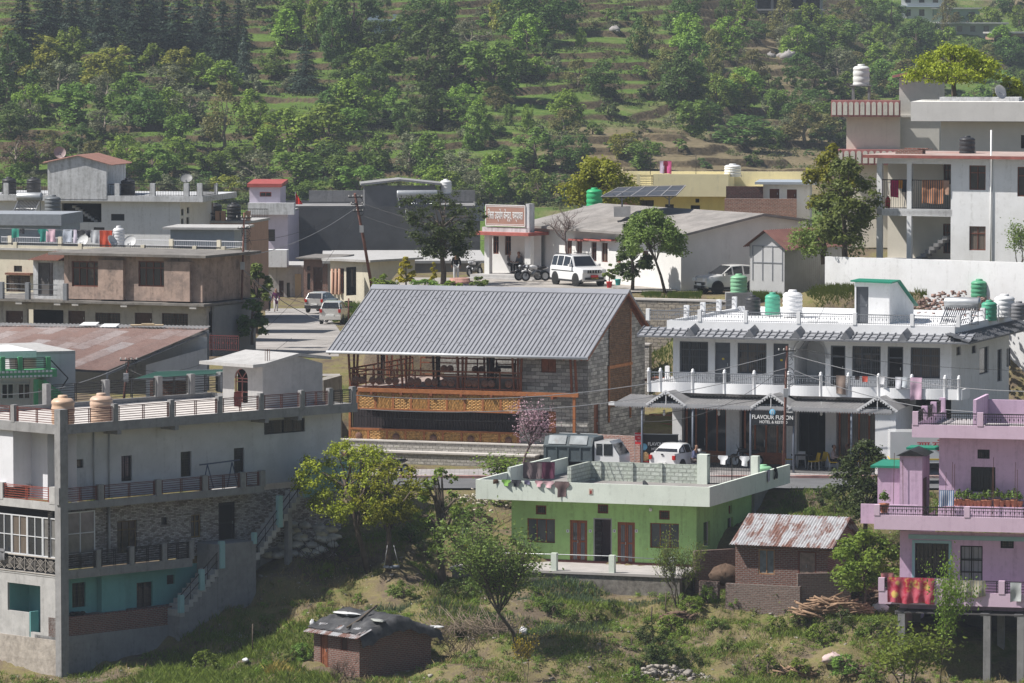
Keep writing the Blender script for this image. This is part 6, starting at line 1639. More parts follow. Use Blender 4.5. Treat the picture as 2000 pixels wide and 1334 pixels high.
 b.prism([(hx0,hz),(hx1,hz),(hx0+(hx1-hx0)*.58,hz+.42)],'y',hy,hy+.1)
 aw=lf.G(458,720,484,783,hx0);a0,a1=aw[0],aw[1];am,ar=(a0+a1)/2,(a1-a0)/2;az=aw[3]-ar
 b.T=TL(hx0);b.face(hy,a0,zr0,hz);b.face(a1,hyl,zr0,hz);b.face(a0,a1,zr0,zr0+.4);n=12;arc=[(am-ar*cos(pi*i/n),az+ar*sin(pi*i/n))for i in range(n+1)]
 for i in range(n):(p,q),(r_,s_)=arc[i],arc[i+1];b.quad((p,0,q),(r_,0,s_),(r_,0,hz),(p,0,hz));b.quad((p,0,q),(p,.15,q),(r_,.15,s_),(r_,0,s_))
 b.build('stair_hut',P('hut_plaster',(.40,.39,.385),.9,.12,1.5,.3,streak=.3,scol=(.2,.2,.2),blotch=.3,bcol=(.3,.29,.28)),LB)
 g=MB(TL(hx0+.08));g.tube([(p,0,q)for p,q in arc],.03,5);g.box(a0,a1,-.02,.02,az-.03,az+.02);g.box(am-.02,am+.02,-.02,.02,zr0+.4,az)
 for z in(.9,1.4):g.box(a0,a1,-.02,.02,zr0+z,zr0+z+.04)
 for s in(-.45,.45):g.bar((am,0,az),(am+s*ar*1.4,0,az+ar*.7),.035)
 g.box(a0,a0+.05,-.02,.02,zr0+.4,az);g.box(a1-.05,a1,-.02,.02,zr0+.4,az)
 go=g.build('arched_window',P('red_iron',(.26,.10,.09),.5,.1,4,0),LB);g=MB();g.box(hx0+.4,hx0+.45,a0-.2,a1+.2,zr0,hz);g.build('dark_interior',DARK,go)
 b=MB();b.prism([(hx0-.75,hz),(hx0+.05,hz+.02),(hx0+(hx1-hx0)*.58,hz+.44),(hx1+.5,hz+.16),(hx1+.5,hz+.3),(hx0+(hx1-hx0)*.58,hz+.58),(hx0+.05,hz+.18),(hx0-.75,hz+.16)],'y',hy-.12,hyl+.9);b.build('hut_roof',CONC_L,LB)
 b=MB()
 for i in range(4):b.bar((hx0+.5+i%2*.15,hy+.2+i//2*.15,hz+.1),(hx0+.5+i%2*.16,hy+.2+i//2*.15,hz+.85),.02)
 b.build('rebar',P('rebar_rust',(.14,.07,.05),.9,.2,4,0),LB)
 return zr0+.16,zrr,b11,fz
LZ=left_building()
def lroof(px,y):return lf.w(lf.f(px,800,y)[0],y,LZ[0])
tank(lroof(123,1.2),.55,1.55,BEI,'squat beige tank beside the roof corner column','beige roof tanks',3)
tank(lroof(198,1.4),.55,1.5,(.55,.39,.29),'ribbed beige tank behind the second rail panel of the roof','beige roof tanks',5)
cloth(lf.w(lf.f(465,765,2.6)[0],2.6,LZ[0]+.95),lf.rz,.5,.7,CLOTHM((.28,.07,.06),(.05,.03,.03),5),'red checked cloth hung below the arched roof window','towel',None,3)
cloth(lf.w(-.15,4.2,LZ[3](1084)),lf.rz+pi/2,.5,.5,CLOTHM((.2,.2,.21)),'grey cloth over the ornamental railing under the glazed screen','towel',None,5)
b=MB();b.box(0,1.6,-.5,.5,0,.55);b.add([(-.1,-.6,.55),(1.7,-.6,.55),(1.5,.2,.8),(.1,.2,.8),(1.5,.5,.8),(.1,.5,.8)],[(0,1,2,3),(3,2,4,5)]);b.build('wooden_chest',P('brown_board',(.14,.09,.07),.8,.25,3,.1),None,lf.w(.6,3.6,LZ[2]+.05),lf.rz+pi/2,'brown wooden chest on the side balcony behind the red rail','chest')
t=thing('trestle','blue steel trestle leaning above the long balcony rail','trestle',lf.w(lf.f(390,915,.35)[0],.35,LZ[2]),lf.rz)
b=MB();b.bar((0,0,1.28),(2.6,0,1.36),.06);b.build('beam',P('blue_steel',(.06,.08,.14),.5,.1,3,0),t)
for x in(.5,2.1):b=MB();b.bar((x,0,1.28),(x-.35,-.05,.1),.04);b.bar((x,0,1.28),(x+.35,-.05,.1),.04);b.build('leg',MATS['blue_steel'],t)
b=MB();
rg_=random.Random(8)
for i in range(7):b.lathe([(.001,-.08),(.12,-.05),(.16,.02),(.1,.09),(.001,.11)],7,(rg_.uniform(-.3,.3),rg_.uniform(-.12,.12),.08))
b.build('rag_bundle',CLOTHM((.02,.02,.022)),None,lf.w(lf.f(150,1208,.6)[0],.6,lf.f(122,1209,0)[1]),lf.rz,'black rag lying on the brick band of the teal storey','rag')
# simpler houses built from one recipe
def put(par,fr,spec,y=0.0,side=None,x=0.0):
 """openings given as photo rectangles: returns holes and a function that fills them"""
 H=[(fr.R(*s[1:5],y)if side is None else fr.G(*s[1:5],x))for s in spec]
 T=TF(y)if side is None else(TR(x)if side=='r' else TL(x))
 def fill():
  for s,h in zip(spec,H):
   k=s[0]
   if k=='w':window(par,T,*h,cols=2,fm=WOOD_R,transom=.3)
   elif k=='W':window(par,T,*h,cols=4,fm=WOOD_R,transom=.27,fw=.08)
   elif k=='g':window(par,T,*h,cols=2,fm=WOOD_D,grille=(9,6),gm=WOOD_D)
   elif k=='i':window(par,T,*h,cols=2,fm=IRON,grille=(8,5))
   elif k=='k':window(par,T,*h,cols=1,fm=IRON)
   elif k=='D':door(par,T,*h,fm=WOOD_D)
   elif k=='R':door(par,T,*h,fm=WOOD_R)
   elif k=='o':b=MB(T);b.box(h[0]-.1,h[1]+.1,.9,.95,h[2]-.1,h[3]+.1);b.build('dark_opening',DARK,par)
 return H,fill
def house(fr,name,label,xa,xb,depth,zt,m,front=(),right=(),left=(),slab=.3,st=.16,sm=None,zb=-4,cat='house',y=0.0):
 """walls on four sides between photo columns xa..xb, with openings and a roof slab"""
 t=fr.thing(name,label,cat);x0,x1=fr.f(xa,500,y)[0],fr.f(xb,500,y)[0];z1=fr.f((xa+xb)/2,zt,y)[1]
 hf_,ff=put(t,fr,front,y);hr,fr_=put(t,fr,right,y,'r',x1);hl,fl=put(t,fr,left,y,'l',x0)
 b=MB(TF(y));b.face(x0,x1,zb,z1,hf_,.2);b.T=TR(x1);b.face(y,y+depth,zb,z1,hr,.2);b.T=TL(x0);b.face(y,y+depth,zb,z1,hl,.2);b.T=TF(y+depth);b.face(x0,x1,zb,z1);b.build('wall',m,t)
 ff();fr_();fl()
 if slab is not None:b=MB();b.box(x0-slab,x1+slab,y-slab,y+depth+slab,z1,z1+st);b.build('roof_slab',sm or CONC_L,t)
 return t,x0,x1,z1
def parapet(t,x0,x1,y0,y1,z0,z1,m,th=.12,name='parapet'):
 b=MB();b.box(x0,x1,y0,y0+th,z0,z1);b.box(x0,x1,y1-th,y1,z0,z1);b.box(x0,x0+th,y0+th,y1-th,z0,z1);b.box(x1-th,x1,y0+th,y1-th,z0,z1);return b.build(name,m,t)
CREAM=P('cream_wall',(.62,.57,.46),.88,.07,1.2,.2,streak=.35,scol=(.3,.28,.24),blotch=.2,bcol=(.4,.37,.3));YEL=P('pale_yellow_wall',(.74,.62,.24),.85,.05,1.2,.1,streak=.2,scol=(.4,.36,.22));YCR=P('cream_parapet',(.78,.70,.45),.85,.05,1.2,.1,streak=.3,scol=(.4,.37,.3))
PINKB=P('stained_pinkish_render',(.40,.295,.245),.92,.14,2.2,.4,streak=.75,scol=(.11,.09,.08),blotch=.6,bcol=(.16,.13,.12));GREYW=P('soot_grey_wall',(.42,.40,.385),.9,.1,1.5,.3,streak=.5,scol=(.15,.14,.13),blotch=.3,bcol=(.25,.23,.22))
BLUEG=P('blue_grey_wall',(.30,.34,.39),.88,.07,1.5,.15,streak=.2,scol=(.17,.19,.2));DGREY=P('dark_plaster',(.125,.127,.133),.92,.14,.9,.25,blotch=.35,bcol=(.18,.18,.185));SALM=P('salmon_wall',(.47,.29,.21),.88,.08,1.5,.1);LILAC=P('pale_lilac_wall',(.55,.49,.58),.85,.06,1.5,.1,streak=.2,scol=(.35,.3,.36));REDT=P('red_roof_trim',(.36,.08,.07),.6,.12,3,.1)
TINR=RUST('rusted_tin',(.50,.48,.47),(.23,.105,.07),.18,.6)
f1=Fr(146,795,262,-22)
A,x0,x1,z1=house(f1,'pale_house','pale rendered house with bright green balcony rails and stair',70,146,7,692,P('grey_white_render',(.50,.50,.51),.9,.08,1.2,.2,streak=.3,scol=(.28,.28,.28)),slab=.0)
GREENP=P('vivid_green_paint',(.10,.36,.17),.6,.1,3,.05)
b=MB();zb_=f1.f(60,722,-1)[1];zg=f1.f(60,741,-1)[1];xl=x0-4.5;b.box(xl,x0+.75,-1.1,-.0,zg+.1,zb_);
for px in(5,39,94):x=f1.f(px,715,-1.0)[0];b.box(x-.12,x+.12,-1.1,-.9,zb_,f1.f(px,697,-1)[1])
x=f1.f(70,760,-1)[0];b.box(x-.1,x+.1,-1.1,-.9,-3,zg);b.build('balcony_band',GREENP,A)
b=MB()
for i in range(24):
 x=xl+.1+i*.21
 if x<x0+.7:b.lathe([(.001,-.02),(.085,-.015),(.085,.0)],8,(0,0,0))if False else b.box(x-.07,x+.07,-1.125,-1.1,zb_-.14,zb_-.03);b.box(x-.07,x+.07,-1.125,-1.1,zg+.12,zg+.22)
b.build('scalloped_trim',SIGNW,A)
b=MB();b.box(xl,x0-.0,1.2,1.4,-3,zg);b.box(xl,x0,.0,5,zb_+.5,zb_+.9);b.build('recessed_wall',WHITE,A)
for px in(14,46):q=f1.R(px-13,748,px+13,780,1.2);window(A,TF(1.1),*q,cols=2,rows=1,fm=ALU,inset=0,fw=.07)
for a,c in((-3,35),(42,90)):rail_h(A,TF(-1.0),f1.f(a,715,-1)[0],f1.f(c,715,-1)[0],zb_,f1.f(50,700,-1)[1],5,m=IRON,split=False)
b=MB();s0,s1=f1.f(80,741,-.6),f1.f(117,770,-.6)
for i in range(8):t_=i/8;b.box(s0[0]+(s1[0]-s0[0])*t_,s0[0]+(s1[0]-s0[0])*(t_+.14),-1.1,-.05,s0[1]+(s1[1]-s0[1])*t_-.5,s0[1]+(s1[1]-s0[1])*t_)
b.build('stair',GREENP,A);b=MB();b.bar((s0[0]+.4,-1.05,s0[1]+1.0),(s1[0]+.3,-1.05,s1[1]+.85),.05);b.bar((s1[0]+.3,-1.05,s1[1]+.85),(s1[0]-.1,-1.05,s1[1]+.3),.05);b.build('hand_rail',IRON,A)
def rust_shed():
 P1,P2,P3,P4=W(209,724,268),W(407,641,281),W(-60,634,280),W(-140,706,268);o=P1.copy()
 t=thing('tin_roofed_shed','long open shed under a sagging rusty corrugated roof','shed',o)
 q=[p-o for p in(P1,P2,P3,P4)];b=MB();n=230;k=5;vs=[];fs=[]
 for i in range(n+1):
  u=i/n;a=q[3].lerp(q[0],u);c=q[2].lerp(q[1],u)
  for j in range(k+1):p=a.lerp(c,j/k);vs.append((p.x,p.y,p.z+(.015 if i%2 else-.015)+.012*sin(u*40+j)))
 for i in range(n):
  for j in range(k):fs.append((i*(k+1)+j,(i+1)*(k+1)+j,(i+1)*(k+1)+j+1,i*(k+1)+j+1))
 b.add(vs,fs);m,nt,bs=_base('patched_rusty_tin')
 v=coords(nt);mp=N(nt,'ShaderNodeMapping');nt.links.new(v,mp.inputs[0]);mp.inputs['Rotation'].default_value=(0,0,-atan2((q[1]).y,(q[1]).x));br=N(nt,'ShaderNodeTexBrick');nt.links.new(mp.outputs[0],br.inputs[0])
 br.inputs['Brick Width'].default_value=3.1;br.inputs['Row Height'].default_value=.85;br.inputs['Mortar Size'].default_value=.03;br.inputs['Scale'].default_value=1;br.inputs['Bias'].default_value=-.35
 br.inputs['Color1'].default_value=(.40,.265,.22,1);br.inputs['Color2'].default_value=(.68,.66,.65,1);br.inputs['Mortar'].default_value=(.36,.26,.22,1)
 out=mixc(nt,ramp(nt,noise(nt,v,1.2,7,.7),.5,.7),br.outputs[0],(.34,.215,.175,1));out=mixc(nt,1,out,ramp(nt,noise(nt,v,7,4),.3,.7,(.75,)*3+(1,),(1.1,)*3+(1,)),'MULTIPLY')
 nt.links.new(out,bs.inputs['Base Color']);bs.inputs['Roughness'].default_value=.7;bs.inputs['Metallic'].default_value=0
 b.build('roof',m,t)
 g=MB();e=(q[1]-q[0]).normalized();w=Vector((-1,0,0));h0=q[2]+Vector((0,.1,.05));h1=q[1]+Vector((0,.1,.05));d=Vector((.0,2.0,-.05));
 n=120;vs=[];fs=[]
 for i in range(n+1):p=h0.lerp(h1,i/n);z=Vector((0,0,.025 if i%2 else-.025));vs+=[tuple(p+z-e*.6),tuple(p+d+z)]
 for i in range(n):fs.append((2*i,2*i+2,2*i+3,2*i+1))
 g.add(vs,fs);g.build('upper_roof',P('grey_asbestos',(.30,.29,.285),.95,.2,3,.4,blotch=.5,bcol=(.18,.17,.16)),t)
 f=MB()
 for u in(0,.25,.5,.75,1.0):
  for(a,c)in((q[0],q[3]),(q[1]-Vector((0,.4,0)),q[2]-Vector((0,.4,0)))):p=a.lerp(c,u);f.bar(p-Vector((0,0,3.4)),p-Vector((0,0,.1)),.12)
 for k in(0.02,.5,.97):a=q[0].lerp(q[1],k);c=q[3].lerp(q[2],k);f.bar(a-Vector((0,0,.12)),c-Vector((0,0,.12)),.1)
 for k in(0,.33,.66):f.bar(q[0].lerp(q[3],k)-Vector((0,0,.2)),q[1].lerp(q[2],k)-Vector((0,0,.2)),.08)
 f.build('frame',IRON_G,t)
 k=MB();a,c=q[1]+Vector((0,-1.2,-3.6)),q[2]+Vector((0,-1.2,-3.6));k.add([a,c,c+Vector((0,0,3.2)),a+Vector((0,0,3.2))],[(0,1,2,3)]);k.add([a,a+Vector((-3,-5,0)),a+Vector((-3,-5,2.0)),a+Vector((0,0,2.6))],[(0,1,2,3)]);k.build('back_wall',OLDW,t)
 for px,py,w in((173,638,.55),(213,641,.5)):p=W(px,py+2,280.6);b=MB();b.add([(-.5,-.35,0),(.4,-.35,0),(.55,.5,.12),(-.3,.5,.12),(-.5,-.35,.04),(.4,-.35,.04),(.55,.5,.16),(-.3,.5,.16)],[(3,2,1,0),(4,5,6,7),(0,1,5,4),(1,2,6,5),(2,3,7,6),(3,0,4,7)]);b.build('board',SIGNW,None,p+Vector((0,0,.12)),0,'white board lying at the top of the rusty roof, %s'%('larger one' if px==173 else 'smaller one'),'board','boards lying on the shed roof')
 p=W(287,641,280.8);b=MB();b.box(-.9,.9,-.3,.3,0,.06);b.box(-.3,.4,-.2,.2,.06,.12);b.build('wooden_board',P('plywood',(.45,.36,.24),.9,.2,3,0),None,p+Vector((0,0,.14)),.05,'yellowish plywood sheet lying at the top of the rusty roof','board','boards lying on the shed roof')
rust_shed()
f2=Fr(395,690,300,25)
A,x0,x1,z1=house(f2,'old_house','stained pinkish old house with two wide red brown windows',125,395,6,500,PINKB,(('W',140,510,197,560),('W',270,510,327,560)),slab=None,zb=f2.f(300,588)[1])
zs=f2.f(300,590)[1]
b=MB()
for a,c in((197,246),(326,376)):b.box(f2.f(a,540)[0],f2.f(c,540)[0],-.35,-.0,zs+.1,z1-.25)
b.build('window_bay_panel',PINKB,A)
b=MB();b.box(x0-.7,x1+.6,-.7,6.3,z1,z1+.15);b.build('roof_slab',P('black_stained_concrete',(.2,.185,.17),.95,.2,2,.3,streak=.6,blotch=.5,bcol=(.1,.09,.085)),A)
x_l=f2.f(-40,600)[0]
Hq,fill=put(A,f2,(('D',11,607,45,636),('o',53,605,124,636),('D',133,607,166,637),('g',186,611,235,640),('D',263,611,297,640),('g',316,612,367,642)),.3)
Hr,fillr=put(A,f2,(('k',408,608,419,650),),0,'r',x1+.1)
b=MB(TF(.3));b.face(x_l,x1+.1,-4,zs-.1,Hq,.2);b.T=TR(x1+.1);b.face(.3,6.5,-4,zs-.1,Hr,.2);b.build('lower_wall',GREYW,A);fill();fillr()
b=MB();b.box(x_l,x1+.5,-.75,6.5,zs-.14,zs);b.build('floor_slab',MATS['black_stained_concrete'],A)
b=MB()
for px in(150,245,380,40,115):x=f2.f(px,592,-.5)[0];b.box(x-.22,x+.22,-.72,.3,zs-.3,zs-.14)
b.build('bracket',GREYW,A)
b=MB()
for z in(.3,.6,.9):b.tube([(x_l,-.65,zs+z),(x0-.1,-.65,zs+z)],.02,5)
for px in(3,54,128):x=f2.f(px,570,-.65)[0];b.box(x-.13,x+.13,-.75,-.5,zs,zs+1.0)
b.build('terrace_rail',IRON_G,A)
b=MB(TF(.4));h=f2.R(74,513,104,578,.4);xa,xb=f2.f(65,540,.4)[0],x0-.02;b.face(xa,xb,zs,f2.f(90,506,.4)[1],[h],.15);b.T=TL(xa);b.face(.4,3,zs,f2.f(90,506,.4)[1]);b.build('wash_house',WHITE_W,A);door(A,TF(.4),h[0],h[0]+(h[1]-h[0])*.7,h[2],h[3],fm=P('grey_board',(.12,.11,.105),.9,.2,3,0))
b=MB();z=f2.f(90,506,.4)[1];corr(b,xa-.2,xb,[(-.1,z-.05),(3.2,z+.35)],5);b.build('wash_house_roof',TINR,A)
b=MB();b.box(x1+.2,x1+.35,.8,6,-3,zs-.2);b.build('annex_wall',P('bluish_grey_wall',(.25,.265,.29),.9,.1,1.5,.2),A)
rail_v(A,TF(-.6),f2.f(410,660,-.6)[0],f2.f(466,660,-.6)[0],f2.f(440,685,-.6)[1],f2.f(440,655,-.6)[1],.14,m=P('dark_red_iron',(.13,.03,.03),.5,.1,3,0),bar=.03)
f3=Fr(430,560,318,24)
A,x0,x1,z1=house(f3,'cream_house','cream house with a slim dark roof rail behind the stained house',-40,430,3,492,CREAM,(('g',12,538,59,570),('k',27,519,43,531)),slab=.25,st=.14)
b=MB();b.box(x0-.2,x1+.2,-.2,-.08,z1+.14,z1+.32);b.box(x1+.06,x1+.2,-.08,3,z1+.14,z1+.32)
zt=f3.f(200,478,-.1)[1]
for px in(31,158,280,381,437):x=f3.f(px,480,-.1)[0];b.box(x-.13,x+.13,-.24,-.02,z1+.14,zt+.05)
for px in(20,118,232,335,428):x=f3.f(px,474,2.8)[0];b.box(x-.13,x+.13,2.7,2.9,z1,zt+.3)
b.build('roof_kerb',CREAM,A);rail_v(A,TF(-.1),x0,x1+.15,z1+.32,zt,.13,m=IRON,orn=False);rail_v(A,TF(2.8),x0,x1+.15,z1+.3,zt+.25,.13,m=P('white_bars',(.6,.6,.62),.5,.1,3,0),orn=False)
b=MB();q=f3.R(11,533,60,537,-.3);b.box(q[0],q[1],-.4,0,q[2],q[3]);b.build('window_awning',TINR,A)
zl=f3.f(150,449,2)[1]
for px,w,h,c,c2,sh,lab in((30,.5,.55,(.05,.26,.20),None,'towel','green bundle at the start of the roof washing line'),(43,.35,.3,(.03,.03,.035),None,'towel','black rag on the roof line beside the green bundle'),(84,.6,.75,(.04,.2,.17),None,'shirt','dark teal shirt on the roof washing line'),(99,.65,.8,(.58,.40,.46),None,'towel','pale pink towel on the roof washing line'),(132,.65,.8,(.6,.62,.66),(.16,.2,.28),'towel','blue striped towel on the roof washing line'),(147,.25,.8,(.55,.5,.58),None,'towel','narrow mauve cloth on the roof washing line'),(158,.6,.65,(.04,.04,.045),None,'shirt','black shirt on the roof washing line'),(172,.4,.45,(.05,.05,.055),None,'shirt','small black shirt beside the grey sheet'),(186,.65,.8,(.42,.43,.45),None,'towel','light grey sheet on the roof washing line'),(207,.9,1.3,(.52,.11,.03),(.30,.03,.05),'towel','orange and crimson sari at the end of the roof line')):
 x=f3.f(px,455,2)[0];cloth(f3.w(x,2,zl),f3.rz,w,h,CLOTHM(c,c2,4),lab,sh,'washing on the cream house line',px)
wire(f3.w(f3.f(-20,449,2)[0],2,zl+.02),f3.w(f3.f(222,447,2)[0],2,zl+.02),.05,'thin washing line on the cream house roof',.008,WIRE_L,None,'washing_line')
tank(f3.w(f3.f(232,470,2.4)[0],2.4,z1+.1),.38,1.45,(.62,.62,.63),'white ribbed tank next to the orange sari','water tanks on roofs',6)
for px,lab,az in((218,'white dish turned edge-on beside the orange sari',60),(255,'white dish on the cream house roof facing up',-20),(163,'white dish behind the stained house roof edge',-30)):dish(f3.w(f3.f(px,480,1.0)[0],1.0,z1+.1),.42,az,lab,30,None,.5)
f4=Fr(352,480,345,12)
A,x0,x1,z1=house(f4,'white_house','weathered white house with gabled stair tower and roof terrace',-40,352,8,391,WHITE,(('o',120,397,198,434),('k',217,418,243,431),('k',183,444,204,450)),(('k',354,408,359,421),('k',365,405,370,417),('k',354,427,359,445),('k',364,424,370,443)),slab=None)
q=f4.R(120,397,198,434,0);b=MB(TF(0))
for i in range(9):b.box(q[0]+.6+i*.22,q[0]+.85+i*.22,.5,.85,q[3]-.35-i*.14,q[3]-.17-i*.14)
b.build('inner_stair',CONC_L,A)
zt=f4.f(200,382,-.6)[1];xa,xb=f4.f(-40,385,-.6)[0],f4.f(396,387,-.6)[0]
b=MB();b.box(xa,xb,-.6,8.2,z1-.04,zt);
for px in(12,229,298,364,390):x=f4.f(px,370,-.5)[0];b.box(x-.17,x+.17,-.58,-.3,zt,f4.f(px,358,-.5)[1])
b.box(xb-.2,xb,3,3.3,zt,f4.f(400,358,3)[1]);b.build('terrace_slab',WHITE_W,A)
zr=f4.f(300,360,-.5)[1]
for a,c in((-20,9),(15,90),(212,226),(233,295),(301,361),(367,387)):rail_v(A,TF(-.45),f4.f(a,372,-.45)[0],f4.f(c,372,-.45)[0],zt,zr,.11,m=IRON,orn=False,bar=.022)
rail_v(A,TR(xb-.1),-.3,3,zt,zr,.11,m=IRON,orn=False)
g0,g1=f4.f(93,345,-.62)[0],f4.f(208,345,-.62)[0];ga=f4.f(153,304,-.62);ze,zf=f4.f(93,317,-.62)[1],f4.f(208,319,-.62)[1]
b=MB();b.prism([(g0,zt-.25),(g1,zt-.25),(g1,zf),(ga[0],ga[1]),(g0,ze)],'y',-.62,4);b.build('stair_tower',WHITE_W,A)
b=MB();n=16
for sgn,(xe,zz)in((1,(g1+.45,zf-.1)),(-1,(g0-.3,ze-.02))):
 for i in range(n):y=-.8+4.9*i/n;b.add([(ga[0],y,ga[1]+.03),(xe,y,zz),(xe,y+4.9/n*.92,zz+.05),(ga[0],y+4.9/n*.92,ga[1]+.08),(ga[0],y,ga[1]+.0),(xe,y,zz-.05)],[(0,1,2,3),(0,4,5,1)])
b.build('tower_roof',P('terracotta_sheet',(.27,.145,.115),.7,.2,3,.1),A)
for px,y in((18,1.5),(66,1.5),(250,.5)):tank(f4.w(f4.f(px,378,y)[0],y,zt),.5,1.15,BLK,{18:'black tank at the photo edge of the white house terrace',66:'black tank left of the gabled stair tower',250:'black tank behind the rail right of the gabled tower'}[px],'black roof tanks')
dish(f4.w(g0+.35,1,ze),.42,15,'pinkish dish on top of the gabled stair tower',20,P('dish_pink',(.4,.31,.3),.6,.1,3,0),.6);dish(f4.w(f4.f(364,358,.2)[0],.2,zr),.42,0,'dark dish on the terrace rail of the white house',45,MATS['dish_dark'],.35)
solar_heater(f4.w(f4.f(58,415,-4)[0],-4,f4.f(58,418,-4)[1]),f4.rz,'small solar water heater beside the grey tank',1.7);tank(f4.w(f4.f(103,415,-4)[0],-4,f4.f(103,417,-4)[1]),.55,1.25,(.15,.16,.17),'dark grey tank by the stair opening','water tanks on roofs')
f5=Fr(118,470,332,10);A,x0,x1,z1=house(f5,'blue_grey_house','low blue grey house with a thick brick parapet',-40,118,5,440,BLUEG,slab=None);b=MB();b.box(x0-.3,x1+.15,-.3,5.2,z1,f5.f(60,418)[1]);b.build('parapet',P('grey_brick_band',(.27,.29,.32),.95,.15,5,.5),A)
f6=Fr(458,490,330,8);A,x0,x1,z1=house(f6,'blue_grey_house','small blue grey hut with a flat concrete roof slab',333,458,4,448,BLUEG,slab=.45,st=.14,sm=CONC_L)
f7=Fr(487,500,352,10);A,x0,x1,z1=house(f7,'salmon_house','salmon coloured house with roof rail and black tanks',376,487,6,436,SALM,(('k',463,469,472,478),),slab=.1)
for px in(376,425,436,484):b=MB();x=f7.f(px,420,.1)[0];b.box(x-.15,x+.15,0,.3,z1+.16,f7.f(px,412,.1)[1]);b.build('roof_post',SALM,A)
rail_v(A,TF(.1),x0,x1,z1+.16,f7.f(430,416,.1)[1],.12,m=IRON,orn=False);rail_v(A,TF(5.8),x0,x1,z1+.16,f7.f(430,407,5.8)[1],.12,m=IRON,orn=False)
for px in(420,457):tank(f7.w(f7.f(px,430,1.5)[0],1.5,z1+.16),.5,1.2,BLK,{420:'black tank beside the tall post on the salmon roof',457:'black ribbed tank at the lilac house end of the salmon roof'}[px],'black roof tanks')
cloth(f7.w(f7.f(400,425,.5)[0],.5,z1+1.4),f7.rz,1.2,.7,CLOTHM((.5,.45,.42),(.2,.15,.14),7),'pale patterned washing on the salmon roof','towel')
f8=Fr(557,512,396,6);A,x0,x1,z1=house(f8,'lilac_house','pale lilac house with a red roofed stair tower',487,562,6,416,LILAC,(('i',513,448,537,471),),slab=.0)
xa,xb=f8.f(487,370)[0],f8.f(547,370)[0];zc=f8.f(515,365)[1];h=f8.R(507,375,530,384);b=MB(TF(.02));b.face(xa,xb,z1-.1,zc,[h],.15);b.T=TL(xa);b.face(.02,3,z1,zc);b.T=TR(xb);b.face(.02,3,z1,zc);b.build('tower_wall',LILAC,A);window(A,TF(.02),*h,cols=2,fm=REDT)
b=MB();b.add([(xa-.15,-.2,zc-.02),(xb+.15,-.2,zc-.02),(xb+.15,3.2,zc+.25),(xa-.15,3.2,zc+.25),(xa-.15,-.2,zc+.25),(xb+.15,-.2,zc+.25),(xb+.15,3.2,zc+.5),(xa-.15,3.2,zc+.5)],[(3,2,1,0),(4,5,6,7),(0,1,5,4),(1,2,6,5),(2,3,7,6),(3,0,4,7)]);b.build('tower_roof',REDT,A)
b=MB();b.box(x0,x1+.6,-.7,.0,z1-.1,z1+.8);b.build('balcony_front',WHITE_W,A);b=MB();b.box(x0-.02,x1,-.03,0,-4,f8.f(515,497)[1]);b.build('dado',REDT,A)
f9=Fr(557,500,402,-3);A,x0,x1,z1=house(f9,'grey_building','large bare grey plastered building with a long windowless wall',557,938,12,402,DGREY,slab=None)
b=MB();b.box(x0,x1,0,12,z1-.3,z1-.25);b.box(x0+2,x1,9,9.2,z1,z1+.9);b.build('roof_floor',CONC,A);b=MB();b.box(x1-.4,x1+.3,-.1,.1,z1-1.2,z1+.2);b.build('blue_rail',P('blue_grey_post',(.14,.16,.2)),A)
bz0,bz1=f9.f(540,425,-.9)[1],f9.f(540,398,-.9)[1];b=MB();xa=f9.f(514,410,2)[0];b.box(xa,x0+.0,-.02,3.5,bz0,bz0+.45);
for x in(xa+.1,xa+.75,xa+1.4):b.box(x-.08,x+.08,-.05,.1,bz0+.45,bz1)
b.build('corner_balcony',CONC_L,A);rail_v(A,TF(0),xa,x0,bz0+.45,bz1-.1,.1,m=P('blue_iron',(.2,.26,.36),.5,.1,3,0),orn=False,bar=.04)
q=f9.R(712,362,850,405,4);h=f9.R(778,373,799,388,4);b=MB(TF(4));b.face(q[0],q[1],z1-.3,q[3],[h],.2);b.T=TR(q[1]);b.face(4,8,z1-.3,q[3]);b.T=TL(q[0]);b.face(4,8,z1-.3,q[3]);b.build('roof_cabin',DGREY,A);window(A,TF(4),*h,cols=2,pm=P('plastic_film',(.5,.52,.55),.3,.4,8,0))
b=MB();xm=q[0]+(q[1]-q[0])*.5;b.prism([(q[0]-.3,q[3]),(xm,q[3]+.35),(q[1]+.5,q[3]+.0),(q[1]+.5,q[3]+.16),(xm,q[3]+.5),(q[0]-.3,q[3]+.16)],'y',3.6,8.3);b.build('cabin_roof',CONC,A)
tank(f9.w(f9.f(871,378,5)[0],5,f9.f(871,378,5)[1]),.46,1.15,WHT,'white tank on a stand behind the dark leafy tree','water tanks on roofs');b=MB();p=f9.w(f9.f(871,378,5)[0],5,z1-.3);h_=f9.f(871,378,5)[1]-z1+.28
for x in(-.4,.4):
 for y in(-.4,.4):b.bar((x,y,0),(x,y,h_-.03),.05)
b.box(-.5,.5,-.5,.5,h_-.05,h_-.005);b.build('tank_stand',IRON_G,None,p,0,'iron stand under the white tank on the grey building','stand');solar_heater(f9.w(f9.f(815,392,1)[0],1,z1-.25),pi*.03,'white solar heater drum on the grey building',3.2)
dish(f9.w(f9.f(795,430,-.5)[0],-.4,f9.f(795,428,-.4)[1]),.55,75,'pale dish fixed on the long grey wall',20,None,.3)
